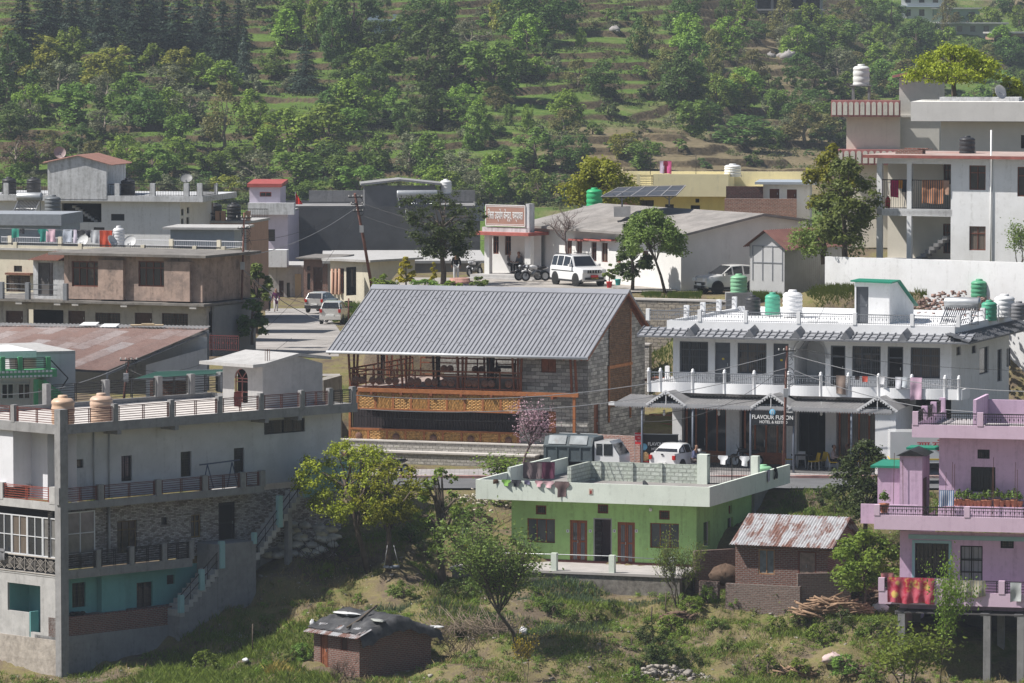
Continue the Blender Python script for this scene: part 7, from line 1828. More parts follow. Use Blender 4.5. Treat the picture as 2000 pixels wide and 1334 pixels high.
def flag(loc,h,cs,label,w=.9,tri=True,rz=0):
 t=thing('flag',label,'flag',loc,rz);b=MB();b.tube([(0,0,0),(0,0,h)],.02,5);b.build('pole',IRON_G,t)
 for i,c in enumerate(cs):
  b=MB();z0=h-.05-i*(.8 if not tri else 0);n=6
  for off in(0,.012):b.add([(w*k/n,off+.06*sin(k*1.3),z0-(.9 if tri else .28*len(cs))*(k/n if tri else .8))for k in range(n+1)]+[(w*k/n,off+.06*sin(k*1.3),z0-.95)if tri else(w*k/n*.5,off+.06*sin(k),z0-.8)for k in range(n+1)],[(k,k+1,n+2+k,n+1+k)for k in range(n)])
  b.build('cloth',CLOTHM(c),t)
flag(f9.w(f9.f(577,400,1)[0],1,z1),1.1,[(.6,.03,.02)],'red triangular flag on the grey building roof',.55)
f11=Fr(590,585,383,12);A,x0,x1,z1=house(f11,'brick_house','narrow brick house with shuttered front by the street',593,645,5,506,RED_BR,(('i',600,534,606,566),('D',612,522,630,575),('k',600,520,606,528)),slab=.5,st=.12,sm=MATS['black_stained_concrete'])
f12=Fr(645,595,374,40);A,x0,x1,z1=house(f12,'arcade_house','cream street house with arched porch and red columns',645,722,5,510,CREAM,(('o',648,532,664,570),('w',662,524,672,573)),(('k',688,526,693,560),('o',697,525,712,575)),slab=.45,st=.16,sm=CONC_L)
b=MB()
for px in(649,656,663):x=f12.f(px,550,-.15)[0];b.lathe([(.11,f12.f(px,575,-.15)[1]),(.09,f12.f(px,525,-.15)[1])],8,(x,-.15,0))
b.build('column',SALM,A);b=MB();x=f12.f(722,550)[0]
f13=Fr(560,600,388,5);A,x0,x1,z1=house(f13,'plaster_house','grey plastered street house with white projecting balcony',512,592,6,522,GREYW,(('k',560,552,566,580),('o',576,535,588,585),('D',545,548,554,590)),slab=.1)
b=MB();q=f13.R(512,488,560,522,-1.2);b.box(q[0],q[1],-1.2,0,q[2],q[3]);b.build('balcony_front',WHITE,A)
b=MB();q=f13.R(576,535,588,585,-.05);b.box(q[0],q[1],-.06,-.02,q[2],q[3]);b.build('roller_shutter',P('tan_shutter',(.45,.34,.2),.7,.1,4,.1),A)
f14=Fr(660,515,380,-2);A,x0,x1,z1=house(f14,'low_house','long low house with flat grey roof below the grey plaster wall',640,940,16,514,P('dim_grey_wall',(.2,.19,.185),.9,.15,1.5,.2),(('o',740,520,780,545),),slab=.4,st=.2,sm=CONC_L)
# office with the sign board, sheds and houses on the right
of=Fr(1330,560,297,60)
OF=of.thing('office_building','low white office with broad grey roof, signboard and pillared portico','building')
OWALL=P('office_white',(.70,.69,.67),.88,.06,1.2,.12,streak=.3,scol=(.4,.36,.32),sth=(.58,.85));REDO=P('faded_red_oxide',(.38,.11,.09),.8,.15,3,.1);ROOFG=P('weathered_roof_sheet',(.27,.25,.235),.95,.2,1.0,.3,blotch=.7,bcol=(.17,.16,.15),streak=.4,scol=(.14,.13,.12))
def office():
 xl=of.f(1040,500)[0];ze=of.f(1330,461)[1];yr=of.g(1482,430,0)[0];zr=of.g(1482,421,0)[1];D_=of.g(1566,430,0)[0];zk=of.g(1566,432,0)[1]
 sp=[('w',1107,470,1117,508),('w',1126,470,1137,499),('w',1155,473,1165,510),('w',1175,474,1187,512),('w',1203,500,1212,513),('w',1255,490,1266,517)]
 H,fill=put(OF,of,sp);b=MB(TF(0));b.face(xl,0,-1,ze,H,.2);b.T=None
 b.add([(0,0,-1),(0,D_,-1),(0,D_,zk),(0,yr,zr),(0,0,ze)],[(0,1,2,3,4)]);b.add([(xl,0,-1),(xl,D_,-1),(xl,D_,zk),(xl,yr,zr),(xl,0,ze)],[(4,3,2,1,0)]);b.build('wall',OWALL,OF);fill()
 b=MB();o=.6
 for(y0,z0,y1,z1)in((-.7,ze-.1,yr,zr),(yr,zr,D_+.5,zk-.05)):
  b.add([(xl-1,y0,z0),(o,y0,z0),(o,y1,z1),(xl-1,y1,z1),(xl-1,y0,z0+.14),(o,y0,z0+.14),(o,y1,z1+.14),(xl-1,y1,z1+.14)],[(3,2,1,0),(4,5,6,7),(0,1,5,4),(1,2,6,5),(2,3,7,6),(3,0,4,7)])
 b.build('roof',ROOFG,OF)
 b=MB();
 for a,c in((1122,1150),(1152,1184),(1186,1206)):b.box(of.f(a,468)[0],of.f(c,468)[0],-.45,0,of.f((a+c)/2,470)[1],of.f((a+c)/2,467)[1])
 b.build('sunshade',REDO,OF)
 p=Fr(1030,537,309,32);t=MB();px0=p.f(946,500)[0];zc0,zc1=p.f(985,459)[1],p.f(985,453)[1];loc=of.o;
 def bld(b,nm,m,par=OF):
  o=b.build(nm,m,None,p.o,p.rz);o.parent=par;o.matrix_parent_inverse=Matrix.LocRotScale(OF.location,OF.rotation_euler,None).inverted();return o
 H=[p.R(*q,1.6)for q in((963,461,974,496),(986,461,998,498))]
 b=MB(TF(1.6));b.face(px0-1.0,0,-.2,zc0,H,.15);b.T=None;b.box(px0,px0+.35,.0,.35,-.2,zc0);b.box(-.2,.22,.0,.4,-.2,zc0);b.box(px0,.2,2.6,4,-.2,zc0);bld(b,'portico_wall',OWALL)
 for h in H:w=window(OF,TF(1.6),*h,cols=2,fm=WOOD_R,transom=.3);w.location=p.o;w.rotation_euler=(0,0,p.rz);w.matrix_parent_inverse=Matrix.LocRotScale(OF.location,OF.rotation_euler,None).inverted()
 b=MB();b.box(px0-.6,.5,-.7,3.4,zc0,zc1);bld(b,'canopy',REDO)
 b=MB();b.box(px0-.1,.15,-.1,.3,zc1,p.f(985,444)[1]);b.box(-.05,.2,-.1,.5,zc1,p.f(1030,398)[1]);bld(b,'parapet',WHITE_W)
 b=MB();b.box(px0-.4,1.2,-1.0,1.6,-.35,0);b.box(px0-.4,1.2,-1.4,-1.0,-.5,-.18);bld(b,'steps',CONC_L)
 b=MB();q=p.R(1040,464,1090,530,2.2);b.box(q[0],q[1]+.4,2.2,2.3,0,zc0);bld(b,'entrance_glazing',GLASS)
 b=MB();
 for i in range(5):x=q[0]+(q[1]-q[0])*i/4;b.box(x-.03,x+.03,2.1,2.2,0,zc0)
 bld(b,'entrance_frame',TRIM)
 s0,s1=p.f(948,420,-.15)[0],p.f(1026,420,-.15)[0];z0,z1=p.f(987,442,-.15)[1],p.f(987,400,-.15)[1]
 t=thing('signboard','pinkish brown signboard with white Hindi lettering above the portico','sign',p.w((s0+s1)/2,-.15,(z0+z1)/2),p.rz);w,h=s1-s0,z1-z0
 b=MB();b.box(-w/2,w/2,0,.06,-h/2,h/2);b.build('board',P('sign_rose_brown',(.36,.21,.165),.7,.08,3,0),t)
 b=MB();
 for k,e in((.02,.04),):
  b.box(-w/2,w/2,-.012,-.001,h/2-.05,h/2);b.box(-w/2,w/2,-.012,-.001,-h/2,-h/2+.05);b.box(-w/2+.1,w/2-.1,-.01,-.001,h/2-.13,h/2-.1);b.box(-w/2+.1,w/2-.1,-.01,-.001,-h/2+.1,-h/2+.13);b.box(-w/2,-w/2+.05,-.012,-.001,-h/2,h/2);b.box(w/2-.05,w/2,-.012,-.001,-h/2,h/2)
 b.build('border',SIGNW,t)
 q=tex('\u093f\u091c\u0932\u093e \u0909\u0926\u094d\u092f\u094b\u0917 \u0915\u0947\u0928\u094d\u0926\u094d\u0930, \u091a\u092e\u094d\u092a\u093e\u0935\u0924',.5,SIGNW,t,(0,-.012,-.02),(radians(90),0,0),'hindi_lettering',bold=.016)
 d=q.data;co=np.empty(len(d.vertices)*3,np.float32);d.vertices.foreach_get('co',co);co=co.reshape(-1,3)
 if len(co):ww=float(np.ptp(co[:,0]));q.scale=((w-.35)/ww,.62*h/float(np.ptp(co[:,1])),1);mid=(co.max(0)+co.min(0))/2;q.location=(-mid[0]*q.scale[0],-.012,-mid[1]*q.scale[1])
 return p,zr
OP,OZR=office()
t=thing('solar_panel_rack','tilted rack of solar panels standing on the office roof','solar panels',of.w(*[of.f(1255,400,4.5)[0],4.5],of.f(1255,405,4.5)[1]),0)
p0=Vector(t.location);A_,B_,C_,D__=[W(x,y,d)-p0 for x,y,d in((1174,386,306),(1320,384,304.5),(1339,364,307.5),(1208,368,309))]
b=MB();up=Vector((0,0,.05));b.add([A_,B_,C_,D__,A_+up,B_+up,C_+up,D__+up],[(3,2,1,0),(4,5,6,7),(0,1,5,4),(1,2,6,5),(2,3,7,6),(3,0,4,7)]);b.build('panel',P('solar_cell',(.06,.06,.065),.35,.2,3,0,spec=.4),t)
b=MB();u2=Vector((0,0,.065))
for i in range(6):b.bar(A_.lerp(B_,i/5)+u2,D__.lerp(C_,i/5)+u2,.05,.03)
for i in range(3):b.bar(A_.lerp(D__,i/2)+u2,B_.lerp(C_,i/2)+u2,.05,.03)
b.build('panel_frame',P('panel_rim',(.32,.31,.31),.5,.1,3,0),t)
b=MB()
for px,py in((1215,405),(1307,402)):q=W(px,py,306)-p0;e=W(px,376,306)-p0;b.bar(q,e,.09);b.bar(q.lerp(e,.45),e+Vector((-.6,0,-.05)),.05);b.bar(q.lerp(e,.45),e+Vector((.5,0,-.05)),.05)
b.build('post',IRON_G,t);q=W(1215,407,306)-p0;b=MB();b.box(q.x-.5,q.x+.5,q.y-.4,q.y+.4,q.z-.5,q.z+.1);b.build('concrete_foot',CONC_L,t)
p=W(1161,403,316);tank(p,.5,1.15,(.03,.36,.14),'vivid green tank behind the office roof beside the bush','water tanks on roofs',3)
b=MB();b.box(-.7,.7,-.7,.7,-5,0);b.build('tank_plinth',CONC,None,p,0,'concrete plinth under the vivid green tank','plinth')
f=Fr(1532,550,292,35);A=f.thing('tin_shed','corrugated grey tin shed with a faded red roof','shed');x0=f.f(1464,510)[0];ze=f.f(1532,483)[1];zl=f.f(1465,477)[1];ap=f.f(1497,449);D_=6.6
b=MB();b.add([(x0,0,-1),(0,0,-1),(0,0,ze),(ap[0],0,ap[1]-.1),(x0,0,zl)],[(0,1,2,3,4)]);b.box(x0,x0+.05,0,D_,-1,zl);b.build('gable_wall',P('white_sheet',(.46,.46,.465),.7,.06,2,.1),A)
n=60;vs=[];fs=[];b=MB()
for i in range(n+1):y=D_*i/n;vs+=[(.02 if i%2 else-.02,y,-1),(.02 if i%2 else-.02,y,ze)]
for i in range(n):fs.append((2*i,2*i+2,2*i+3,2*i+1))
b.add(vs,fs);b.build('side_wall',P('grey_tin',(.33,.335,.345),.5,.08,2,0,metal=.3),A)
b=MB();corr(b,-.35,D_+.3,[(.35,ze-.15),(ap[0],ap[1])],5,.02,axis='y');corr(b,-.35,D_+.3,[(x0-.3,zl-.15),(ap[0],ap[1])],5,.02,axis='y');b.build('roof',P('red_brown_tin',(.20,.095,.08),.75,.15,1.2,.1,blotch=.2,bcol=(.35,.2,.17)),A)
q=f.R(1470,480,1528,548,-.02);b=MB(TF(-.03))
for i in range(4):x=q[0]+(q[1]-q[0])*i/3;b.box(x-.025,x+.025,0,.03,q[2],q[3])
b.box(q[0],q[1],0,.028,q[3]-.05,q[3]);b.box(q[0],q[1],0,.027,(q[2]+q[3])/2,(q[2]+q[3])/2+.05);b.build('door',IRON_G,A)
f=Fr(1465,415,335,5);A,x0,x1,z1=house(f,'yellow_house','pale yellow house with a deep cream roof parapet',1212,1560,8,383,YEL,(('i',1249,391,1277,405),('k',1299,399,1316,410),('k',1349,401,1367,411)),slab=None)
b=MB();xa,xb=f.f(1196,360,-1)[0],f.f(1418,360,-1)[0];zt=f.f(1300,340,-1)[1];b.box(xa,x1,-1,8.2,z1,z1+.2);b.box(f.f(1276,360,-1)[0],xb,-1,-.85,z1+.2,zt);b.box(xa,f.f(1276,360,-1)[0],-1,-.85,z1+.2,z1+.75);b.box(xb,xb+.15,-1,8,z1+.2,zt);b.box(xa,xa+.15,-.85,8,z1+.2,zt);b.box(xa+.15,x1,7.9,8.1,z1+.2,zt-.1)
for px in(1228,1247):x=f.f(px,345,-1)[0];b.box(x-.1,x+.1,-1.02,-.8,z1+.7,zt)
b.build('parapet',YCR,A);rail_h(A,TF(-.9),xa+.2,f.f(1276,350,-1)[0],z1+.75,zt-.1,4,m=IRON,split=False)
b=MB();q=f.R(1199,385,1240,415,-.4);b.box(q[0],q[1],-.4,0,-3,q[3]);b.build('pink_wall',P('dusty_rose',(.45,.2,.22),.85,.08,2,.1),A)
b=MB();c=f.f(1362,392,-.02);b.lathe([(.001,0),(.13,.01)],8,(0,0,0))if 0 else b.box(c[0]-.12,c[0]+.12,-.03,.02,c[1]-.12,c[1]+.12);b.build('exhaust_vent',DARK,A)
tank(f.w(f.f(1431,343,2)[0],2,f.f(1431,345,2)[1]),.55,.85,WHT,'squat white tank on the yellow house roof','water tanks on roofs',4)
b=MB();
for x in(-.15,.6):b.tube([(x*4,0,0),(x*4,0,1.3)],.02,5)
b.tube([(-.6,0,1.25),(2.4,0,1.2)],.01,4);b.build('clothes_line_post',IRON,None,f.w(f.f(1288,338,1)[0],1,zt-.1),f.rz,'clothes line on the yellow house roof','clothes line')
for i,(px,c,lab)in enumerate(((1293,(.5,.42,.55),'pale lilac cloth on the yellow house roof line'),(1300,(.3,.04,.08),'dark red cloth on the yellow house roof line'),(1307,(.62,.12,.3),'bright pink cloth on the yellow house roof line'))):cloth(f.w(f.f(px,325,1)[0],1,f.f(px,315,1)[1]),f.rz,.3,.8,CLOTHM(c),lab,'towel','washing on the yellow house roof',px)
f=Fr(1500,415,326,6);A,x0,x1,z1=house(f,'brick_hut','small white hut with blue slab roof behind a brick wall',1490,1580,4,360,WHITE,(('R',1503,369,1522,390),('R',1537,370,1556,395)),slab=.5,sm=BLUEG)
b=MB();q=f.R(1418,364,1490,415,-.3);b.box(q[0],q[1],-.3,-.1,-3,q[3]);b.build('dark_brick_wall',BRICK('dark_brick',(.13,.05,.045),(.09,.04,.04),(.12,.1,.1)),A)
b=MB();q=f.R(1415,388,1556,420,-1.2);b.box(q[0],q[1],-1.2,-1.0,-3,q[3]);b.build('brick_wall',BRICK('pale_red_brick',(.38,.19,.14),(.30,.14,.10),(.42,.37,.34)),A)
f=Fr(1755,330,318,8);A,x0,x1,z1=house(f,'tower_house','tall cream house with pink arcaded balcony bands',1652,1757,6,226,P('light_cream',(.72,.675,.58),.88,.06,1.2,.15,streak=.2,scol=(.45,.42,.36)),slab=None,zb=-6)
PKB=P('faded_pink_band',(.40,.17,.165),.8,.12,2,.1);NICHE=P('pale_niche',(.66,.63,.56),.85,.08,3,.1,streak=.5,scol=(.3,.28,.25),sth=(.5,.75))
def arcade(a,c,y0,y1,n):
 q=f.R(a,y0,c,y1,-.9);b=MB();b.box(q[0],q[1],-.9,0,q[2],q[3]);o=b.build('arcaded_band',PKB,A);w=(q[1]-q[0])/n
 for i in range(n):
  m=q[0]+w*(i+.5);h=q[3]-q[2];pts=[(m-w*.36,q[2]+h*.1),(m+w*.36,q[2]+h*.1)]+[(m+w*.36*cos(pi*k/8),q[2]+h*.78+h*.13*sin(pi*k/8))for k in range(9)];nb_=MB();nb_.prism(pts,'y',-.93,-.9);nb_.build('niche_panel',NICHE,o)
arcade(1623,1757,196,228,12);arcade(1635,1757,292,322,10)
b=MB();x=f.f(1756,200,.5)[0];xr=f.f(1835,200,.5)[0];zt=f.f(1790,152,.5)[1];b.box(x,xr,.5,6,-6,zt);b.box(x+.1,xr,.35,.5,f.f(1790,229,.4)[1],f.f(1790,225,.4)[1]);b.build('tower_wall',P('tower_cream',(.62,.60,.55),.88,.06,1.2,.15,streak=.2,scol=(.35,.33,.3)),A)
b=MB();b.prism([(x-.4,zt),(xr,zt+.5),(xr,zt+.65),(x-.4,zt+.15)],'y',.0,6.2);b.build('tower_roof',PKB,A)
zs=f.f(1682,195,2)[1];z2=f.f(1682,166,2)[1];p=f.w(f.f(1682,180,2)[0],2,zs);t=thing('tank_stand','concrete stilts carrying the white tank above the arcaded balcony','stand',p,f.rz);b=MB()
for sx in(-.5,.5):
 for sy in(-.4,.4):b.box(sx-.06,sx+.06,sy-.06,sy+.06,-.3,z2-zs-.06)
b.box(-.65,.65,-.55,.55,z2-zs-.06,z2-zs-.002);b.build('frame',CONC,t);tank(f.w(f.f(1682,180,2)[0],2,z2),.52,1.3,(.66,.66,.64),'white tank high on concrete stilts','water tanks on roofs',3)
f=Fr(2010,290,304,10);A,x0,x1,z1=house(f,'cream_house','cream house with a wide white roof parapet below the big tree',1836,2060,6,238,P('cream_white',(.62,.60,.56),.88,.05,1.2,.1),(('i',1994,264,2008,290),),slab=None,zb=-5)
b=MB();q=f.R(1779,199,2060,237,-1);b.box(q[0],q[1],-1,6,q[2],q[3]);b.build('parapet',P('parapet_white',(.72,.70,.67),.88,.05,1.2,.1,streak=.2,scol=(.4,.38,.35)),A);b=MB();q=f.R(1835,190,1990,199,1.5);b.box(q[0],q[1],1.5,4,q[2],q[3]);b.build('roof_slab',WHITE_W,A);dish(f.w(f.f(1952,190,1)[0],1,f.f(1952,192,1)[1]),.45,40,'grey dish on the parapet roof below the big tree',20,None,.35)
f=Fr(1722,505,290,22);A=f.thing('veranda_house','white two storey house with open corner verandas and red roof edge','house')
zr=f.f(1800,308)[1];zm0,zm1=f.f(1790,422)[1],f.f(1790,408)[1];xv=f.f(1860,400)[0];xe=f.f(2080,400)[0];D_=8
H,fill=put(A,f,(('w',1893,323,1925,371),('w',1987,326,2018,384),('w',1893,442,1925,489)))
b=MB(TF(0));b.face(xv,xe,-4,zr,H,.2);b.face(0,xv,zm0,zm1);b.face(-.3,xv,zr-.35,zr);b.T=TL(-.3);b.face(2,D_,-4,zr);b.face(0,2,zm0,zm1);b.T=None
for a,c in((1712,1722),(1771,1780),(1857,1862)):x0,x1=f.f(a,400)[0],f.f(c,400)[0];b.box(x0,x1,.002,.3,-4,zm0);b.box(x0,x1,.002,.3,zm1,zr-.35)
b.box(xv-.02,xv+.15,.3,2,-4,zr-.3);b.build('wall',WHITE,A);fill()
H,fill=put(A,f,(('w',1843,321,1858,360),('w',1842,437,1858,495)),2);b=MB(TF(2));b.face(-.3,xv,-4,zr,H,.15);b.build('veranda_wall',P('veranda_cream',(.62,.58,.5),.88,.05,1.2,.1),A);fill()
b=MB();b.box(-.3,xv,.0,2,zm0+.02,zm1-.02);b.box(-.3,xv,0,2,-.6,-.02);b.build('veranda_floor',CONC_L,A)
b=MB(TF(.5));
for i in range(7):b.box(1.9+i*.25,2.2+i*.25,.0,1.2,-.1+i*.2,.1+i*.2)
b.build('stair',CONC,A)
b=MB();b.box(-.9,xe,-.7,D_+.3,zr,zr+.16);b.build('roof_slab',P('red_edged_roof',(.40,.31,.28),.9,.2,.7,.2,blotch=.6,bcol=(.33,.14,.11)),A);b=MB();b.box(-.93,xe,-.73,-.7,zr-.02,zr+.15);b.build('roof_edge',P('red_edge',(.26,.09,.075),.85,.3,2,.1),A)
for a,c in((1722,1771),(1780,1858)):rail_v(A,TF(.1),f.f(a,380)[0],f.f(c,380)[0],zm1,f.f(1790,351)[1],.13,m=IRON,orn=False)
for px in(1935,):b=MB();x=f.f(px,400,-.1)[0];b.tube([(x,-.08,-2),(x,-.08,zr+1.6)],.05,6);b.build('downpipe',SIGNW,A)
zv=f.f(1790,352)[1]
cloth(f.w(f.f(1822,352,-.05)[0],-.05,zv),f.rz,1.25,1.3,CLOTHM((.075,.07,.075),(.45,.2,.1),2.4),'dark blanket with orange and white diamonds over the veranda rail','towel',None,2,name='blanket')
for px,w,h,c,lab in((1747,.5,1.0,(.5,.03,.12),'crimson cloth drying in the upper veranda'),(1759,.25,.5,(.6,.25,.03),'orange cloth drying in the upper veranda'),(1766,.3,.7,(.07,.07,.08),'dark cloth drying in the upper veranda'),(1853,.4,.8,(.35,.22,.16),'brown cloth at the end of the upper veranda rail')):cloth(f.w(f.f(px,352,.5)[0],.5 if px<1800 else-.05,zv),f.rz,w,h,CLOTHM(c),lab,'towel','washing in the veranda',px)
t=thing('drying_rack','silver drying rack behind the crimson cloth in the veranda','rack',f.w(f.f(1752,400,.9)[0],.9,zm1),f.rz);b=MB()
for x in(-.5,.5):b.bar((x,-.3,0),(x,.3,1.45),.03);b.bar((x,.3,0),(x,-.3,1.45),.03)
for y in(-.3,0,.3):b.bar((-.6,y,1.45),(.6,y,1.45),.02)
b.build('frame',STEEL,t)
t=thing('gas_cylinder','red canister on the veranda floor below the crimson cloth','canister',f.w(f.f(1734,400,.5)[0],.5,zm1));b=MB();b.lathe([(.13,0),(.15,.05),(.15,.5),(.1,.6),(.04,.62),(.04,.7)],14);b.build('body',P('gas_red',(.45,.02,.02),.4,.1,3,0),t)
tank(f.w(f.f(1889,280,4)[0],4,zr+.16),.46,1.0,BLK,'black tank on the red edged roof','black roof tanks',3)
b=MB();b.box(-.7,.9,-.3,.3,0,.22);b.bar((-.6,0,.24),(1.4,.1,.26),.15,.05);b.bar((-.3,.2,.3),(1.2,-.1,.3),.12,.05);b.build('scrap_pile',RED_BR,None,f.w(f.f(1775,285,2)[0],2,zr+.16),f.rz,'bricks and planks lying on the red edged roof','scrap pile')
a_,c_=W(1611,560,288.5),W(2080,560,280);stonewall('retaining_wall',a_,c_,8,W(1800,507,285)[2],.35,WHITE,'long whitewashed retaining wall below the two storey white house')
f=Fr(1757,1180,233,14);A=f.thing('pink_house','pink terraced house on concrete stilts with flower pots and railings','house');PH=A
PINK=P('pink_wall',(.62,.445,.585),.85,.06,.9,.12,streak=.45,scol=(.33,.22,.31),sth=(.49,.7),blotch=.45,bcol=(.52,.375,.49));PINK_L=P('pink_parapet',(.67,.50,.62),.85,.05,1.2,.1,streak=.2,scol=(.38,.23,.34))
xe=f.f(2070,1100)[0];z1=f.f(1900,1040)[1];D_=10
H,fill=put(A,f,(('i',1787,1061,1853,1129),('i',1954,1052,1980,1071)));hd=f.R(1875,1066,1919,1150);hd=(hd[0],hd[1],f.f(1900,1166)[1],hd[3])
b=MB(TF(0));b.face(0,xe,-.2,z1,H+[hd],.2);b.T=TL(0);b.face(0,D_,-4,z1);b.build('lower_wall',PINK,A);fill()
window(A,TF(0),*hd,cols=2,rows=3,fm=IRON,pm=P('frosted_glass',(.3,.3,.31),.3,.1,3,0),transom=.28,grille=(5,4),name='door')
h=H[0];b=MB(TF(-.04));b.box(h[0]-.13,h[0],0,.05,h[2],h[3]+.13);b.box(h[1],h[1]+.13,0,.05,h[2],h[3]+.13);b.box(h[0],h[1],0,.05,h[3],h[3]+.13);b.box(.4,xe,-.02,.03,z1-.35,z1-.15);b.build('teal_trim',TEAL_L,A)
def par(a,y0,y1,y,dep,wallm=PINK_L,th=.14):q=f.R(a,y0,2070,y1,y);b=MB();b.box(q[0],q[1],y,y+dep,q[2],q[2]+.16);b.box(q[0],q[1],y,y+th,q[2]+.16,q[3]);b.box(q[0],q[0]+th,y+th,y+dep,q[2]+.16,q[3]);b.build('terrace_parapet',wallm,A);return q
q1=par(1716,1158,1184,-1.2,1.2);q2=par(1707,1010,1038,-1.25,5.5);q3=par(1781,832,857,1.4,9)
def posts(q,y,pxs,top):
 b=MB();z=f.f(1850,top,y)[1]
 for a,c in pxs:b.box(f.f(a,1000,y)[0],f.f(c,1000,y)[0],y-.02,y+.2,q[3]-.02,z)
 b.build('terrace_post',PINK_L,A);xs_=[f.f(a,1000,y)[0]for p in pxs for a in p];return xs_,z
xs_,z=posts(q1,-1.2,((1716,1728),(1829,1843),(1951,1963),(2060,2070)),1132)
for i in(1,3,5):rail_h(A,TF(-1.1),xs_[i],xs_[i+1],q1[3],z-.05,4,m=IRON,split=False)
xs_,z=posts(q2,-1.25,((1707,1718),(1883,1894),(2060,2070)),989)
for i in(1,3):rail_v(A,TF(-1.15),xs_[i],xs_[i+1],q2[3],z-.04,.1,m=IRON)
xs_,z=posts(q3,1.4,((1781,1792),(1907,1919),(2060,2070)),805)
for i in(1,3):rail_v(A,TF(1.5),xs_[i],xs_[i+1],q3[3],z-.04,.1,m=IRON)
b=MB();q=f.R(1912,776,1962,835,5);b.box(q[0],q[0]+.15,3.2,7,q3[3]-.3,q[3]);b.box(q[0]+.15,xe,6.8,7,q3[3]-.3,q[3]-.25)
for k in range(3):b.box(q3[0]+.0,q3[0]+.26,4+k*2.6,4.26+k*2.6,q3[3],z+.05)
b.build('roof_wall',PINK,A);rail_v(A,TL(q3[0]+.1),1.6,9,q3[3],z-.04,.12,m=IRON)
b=MB();b.box(q3[0]+.14,xe,1.55,10,q3[2]+.16,q3[2]+.2);b.box(q2[0]+.14,xe,-1.1,4.2,q2[2]+.16,q2[2]+.2);b.build('terrace_floor',P('terrace_screed',(.40,.37,.37),.95,.1,1.2,.2),A)
yu=2.6;H,fill=put(A,f,(('i',1896,912,1944,961),('i',1909,878,1933,896)),yu);xu=f.f(1834,930,yu)[0];b=MB(TF(yu));b.face(xu,xe,z1,q3[2],H,.2);b.T=TL(xu);b.face(yu,10,z1,q3[2]);b.T=None;x0,x1=f.f(1833,990,2.0)[0],xe;b.box(x0,x1,1.9,2.4,q2[2],f.f(1950,990,2)[1]);b.build('upper_wall',PINK,A);fill()
b=MB();q=f.R(1714,913,1757,1000,3);b.box(q[0],q[1],3,6,q2[2],q[3]);q=f.R(1757,891,1801,1000,2.4);b.box(q[0],q[1],2.4,4.5,q2[2],q[3]);b.box(q[0]-1.6,q[1],1.2,1.35,q2[2],q2[2]+.9);b.build('stair_cabin',PINK,A);b=MB();b.box(q[1]-.02,q[1]+.03,2.7,3.5,q2[2],q2[2]+2.0);b.build('cabin_door',WOOD_D,A)
b=MB();b.prism([(q[0]-.15,q[3]+.02),(q[1]+.2,q[3]+.02),((q[0]+q[1])/2,q[3]+.3)],'y',2.2,4.6);b.build('cabin_roof',PLAST_K,A);b=MB();w=f.R(1700,909,1757,914,2.8);b.box(w[0],w[1],2.8,6.2,w[2],w[2]+.1);b.box(w[1]+.0,w[1]+2.6,4.6,6,w[3]+.6,w[3]+.7);b.build('green_sheet_roof',MATS['green_sheet'],A)
b=MB()
for px,y in((1761,-1.05),(1928,-1.05),(1994,-1.05),(1790,3.5),(1955,3.5),(2050,-1)):x=f.f(px,1250,y)[0];b.box(x-.16,x+.16,y-.14,y+.18,-5,-.2);b.box(x-.3,x+.1,y-.1,3,-.32,-.17)
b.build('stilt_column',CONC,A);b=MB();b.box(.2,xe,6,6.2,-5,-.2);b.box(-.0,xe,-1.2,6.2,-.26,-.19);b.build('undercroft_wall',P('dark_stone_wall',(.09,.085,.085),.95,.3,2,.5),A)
rg_=random.Random(6);
for px in(1744,1764,1850,1862,1866,1940,1944,1985,1990):b=MB();x=f.f(px,880,2.2)[0];zt=rg_.uniform(2.2,3.2);b.bar((0,0,0),(rg_.uniform(-.08,.08),0,zt),.022);b.build('rebar_rod',P('rebar_rust',(.14,.07,.05),.9,.2,4,0),None,f.w(x,1.75 if px>1800 else 2.3,q2[2]+.2),0,'rusty starter bar sticking up from the pink terrace','rebar','starter bars on the pink terrace')
m,nt,bs=_base('rose_blanket');v=coords(nt);vr=N(nt,'ShaderNodeTexVoronoi');vr.inputs['Scale'].default_value=2.1;nt.links.new(v,vr.inputs[0]);o=mixc(nt,ramp(nt,vr.outputs[0],.3,.42),(.62,.42,.12,1),(.5,.10,.14,1));nt.links.new(mixc(nt,ramp(nt,noise(nt,v,3,3),.45,.6),o,(.42,.02,.05,1)),bs.inputs['Base Color']);bs.inputs['Roughness'].default_value=1
qz=q1[3]+.62
cloth(f.w(f.f(1779,1140,-1.3)[0],-1.3,qz),f.rz,2.15,1.15,m,'crimson blanket with big yellow roses over the pink balcony','towel',None,3,name='blanket');cloth(f.w(f.f(1733,1130,-.9)[0],-.9,qz+.15),f.rz+.4,.6,.5,CLOTHM((.5,.03,.06),(.55,.4,.35),6),'bundled red and white cloth at the pink balcony corner','towel',None,4)
cloth(f.w(f.f(1883,1140,-1.3)[0],-1.3,qz-.05),f.rz,1.95,.72,CLOTHM((.30,.30,.26),(.42,.38,.28),2.2),'beige mat with curling blue pattern over the pink balcony','towel',None,5,name='floor_mat');cloth(f.w(f.f(1984,1145,-1.3)[0],-1.3,qz-.1),f.rz,.5,.85,CLOTHM((.46,.48,.48)),'pale grey towel at the far end of the pink balcony','towel',None,6)
cloth(f.w(f.f(1849,960,1.6)[0],1.6,f.f(1849,958,1.6)[1]),f.rz,.68,.72,CLOTHM((.5,.52,.55),(.06,.12,.25),3.5),'blue and white checked cloth in front of the flower pots','towel',None,7)
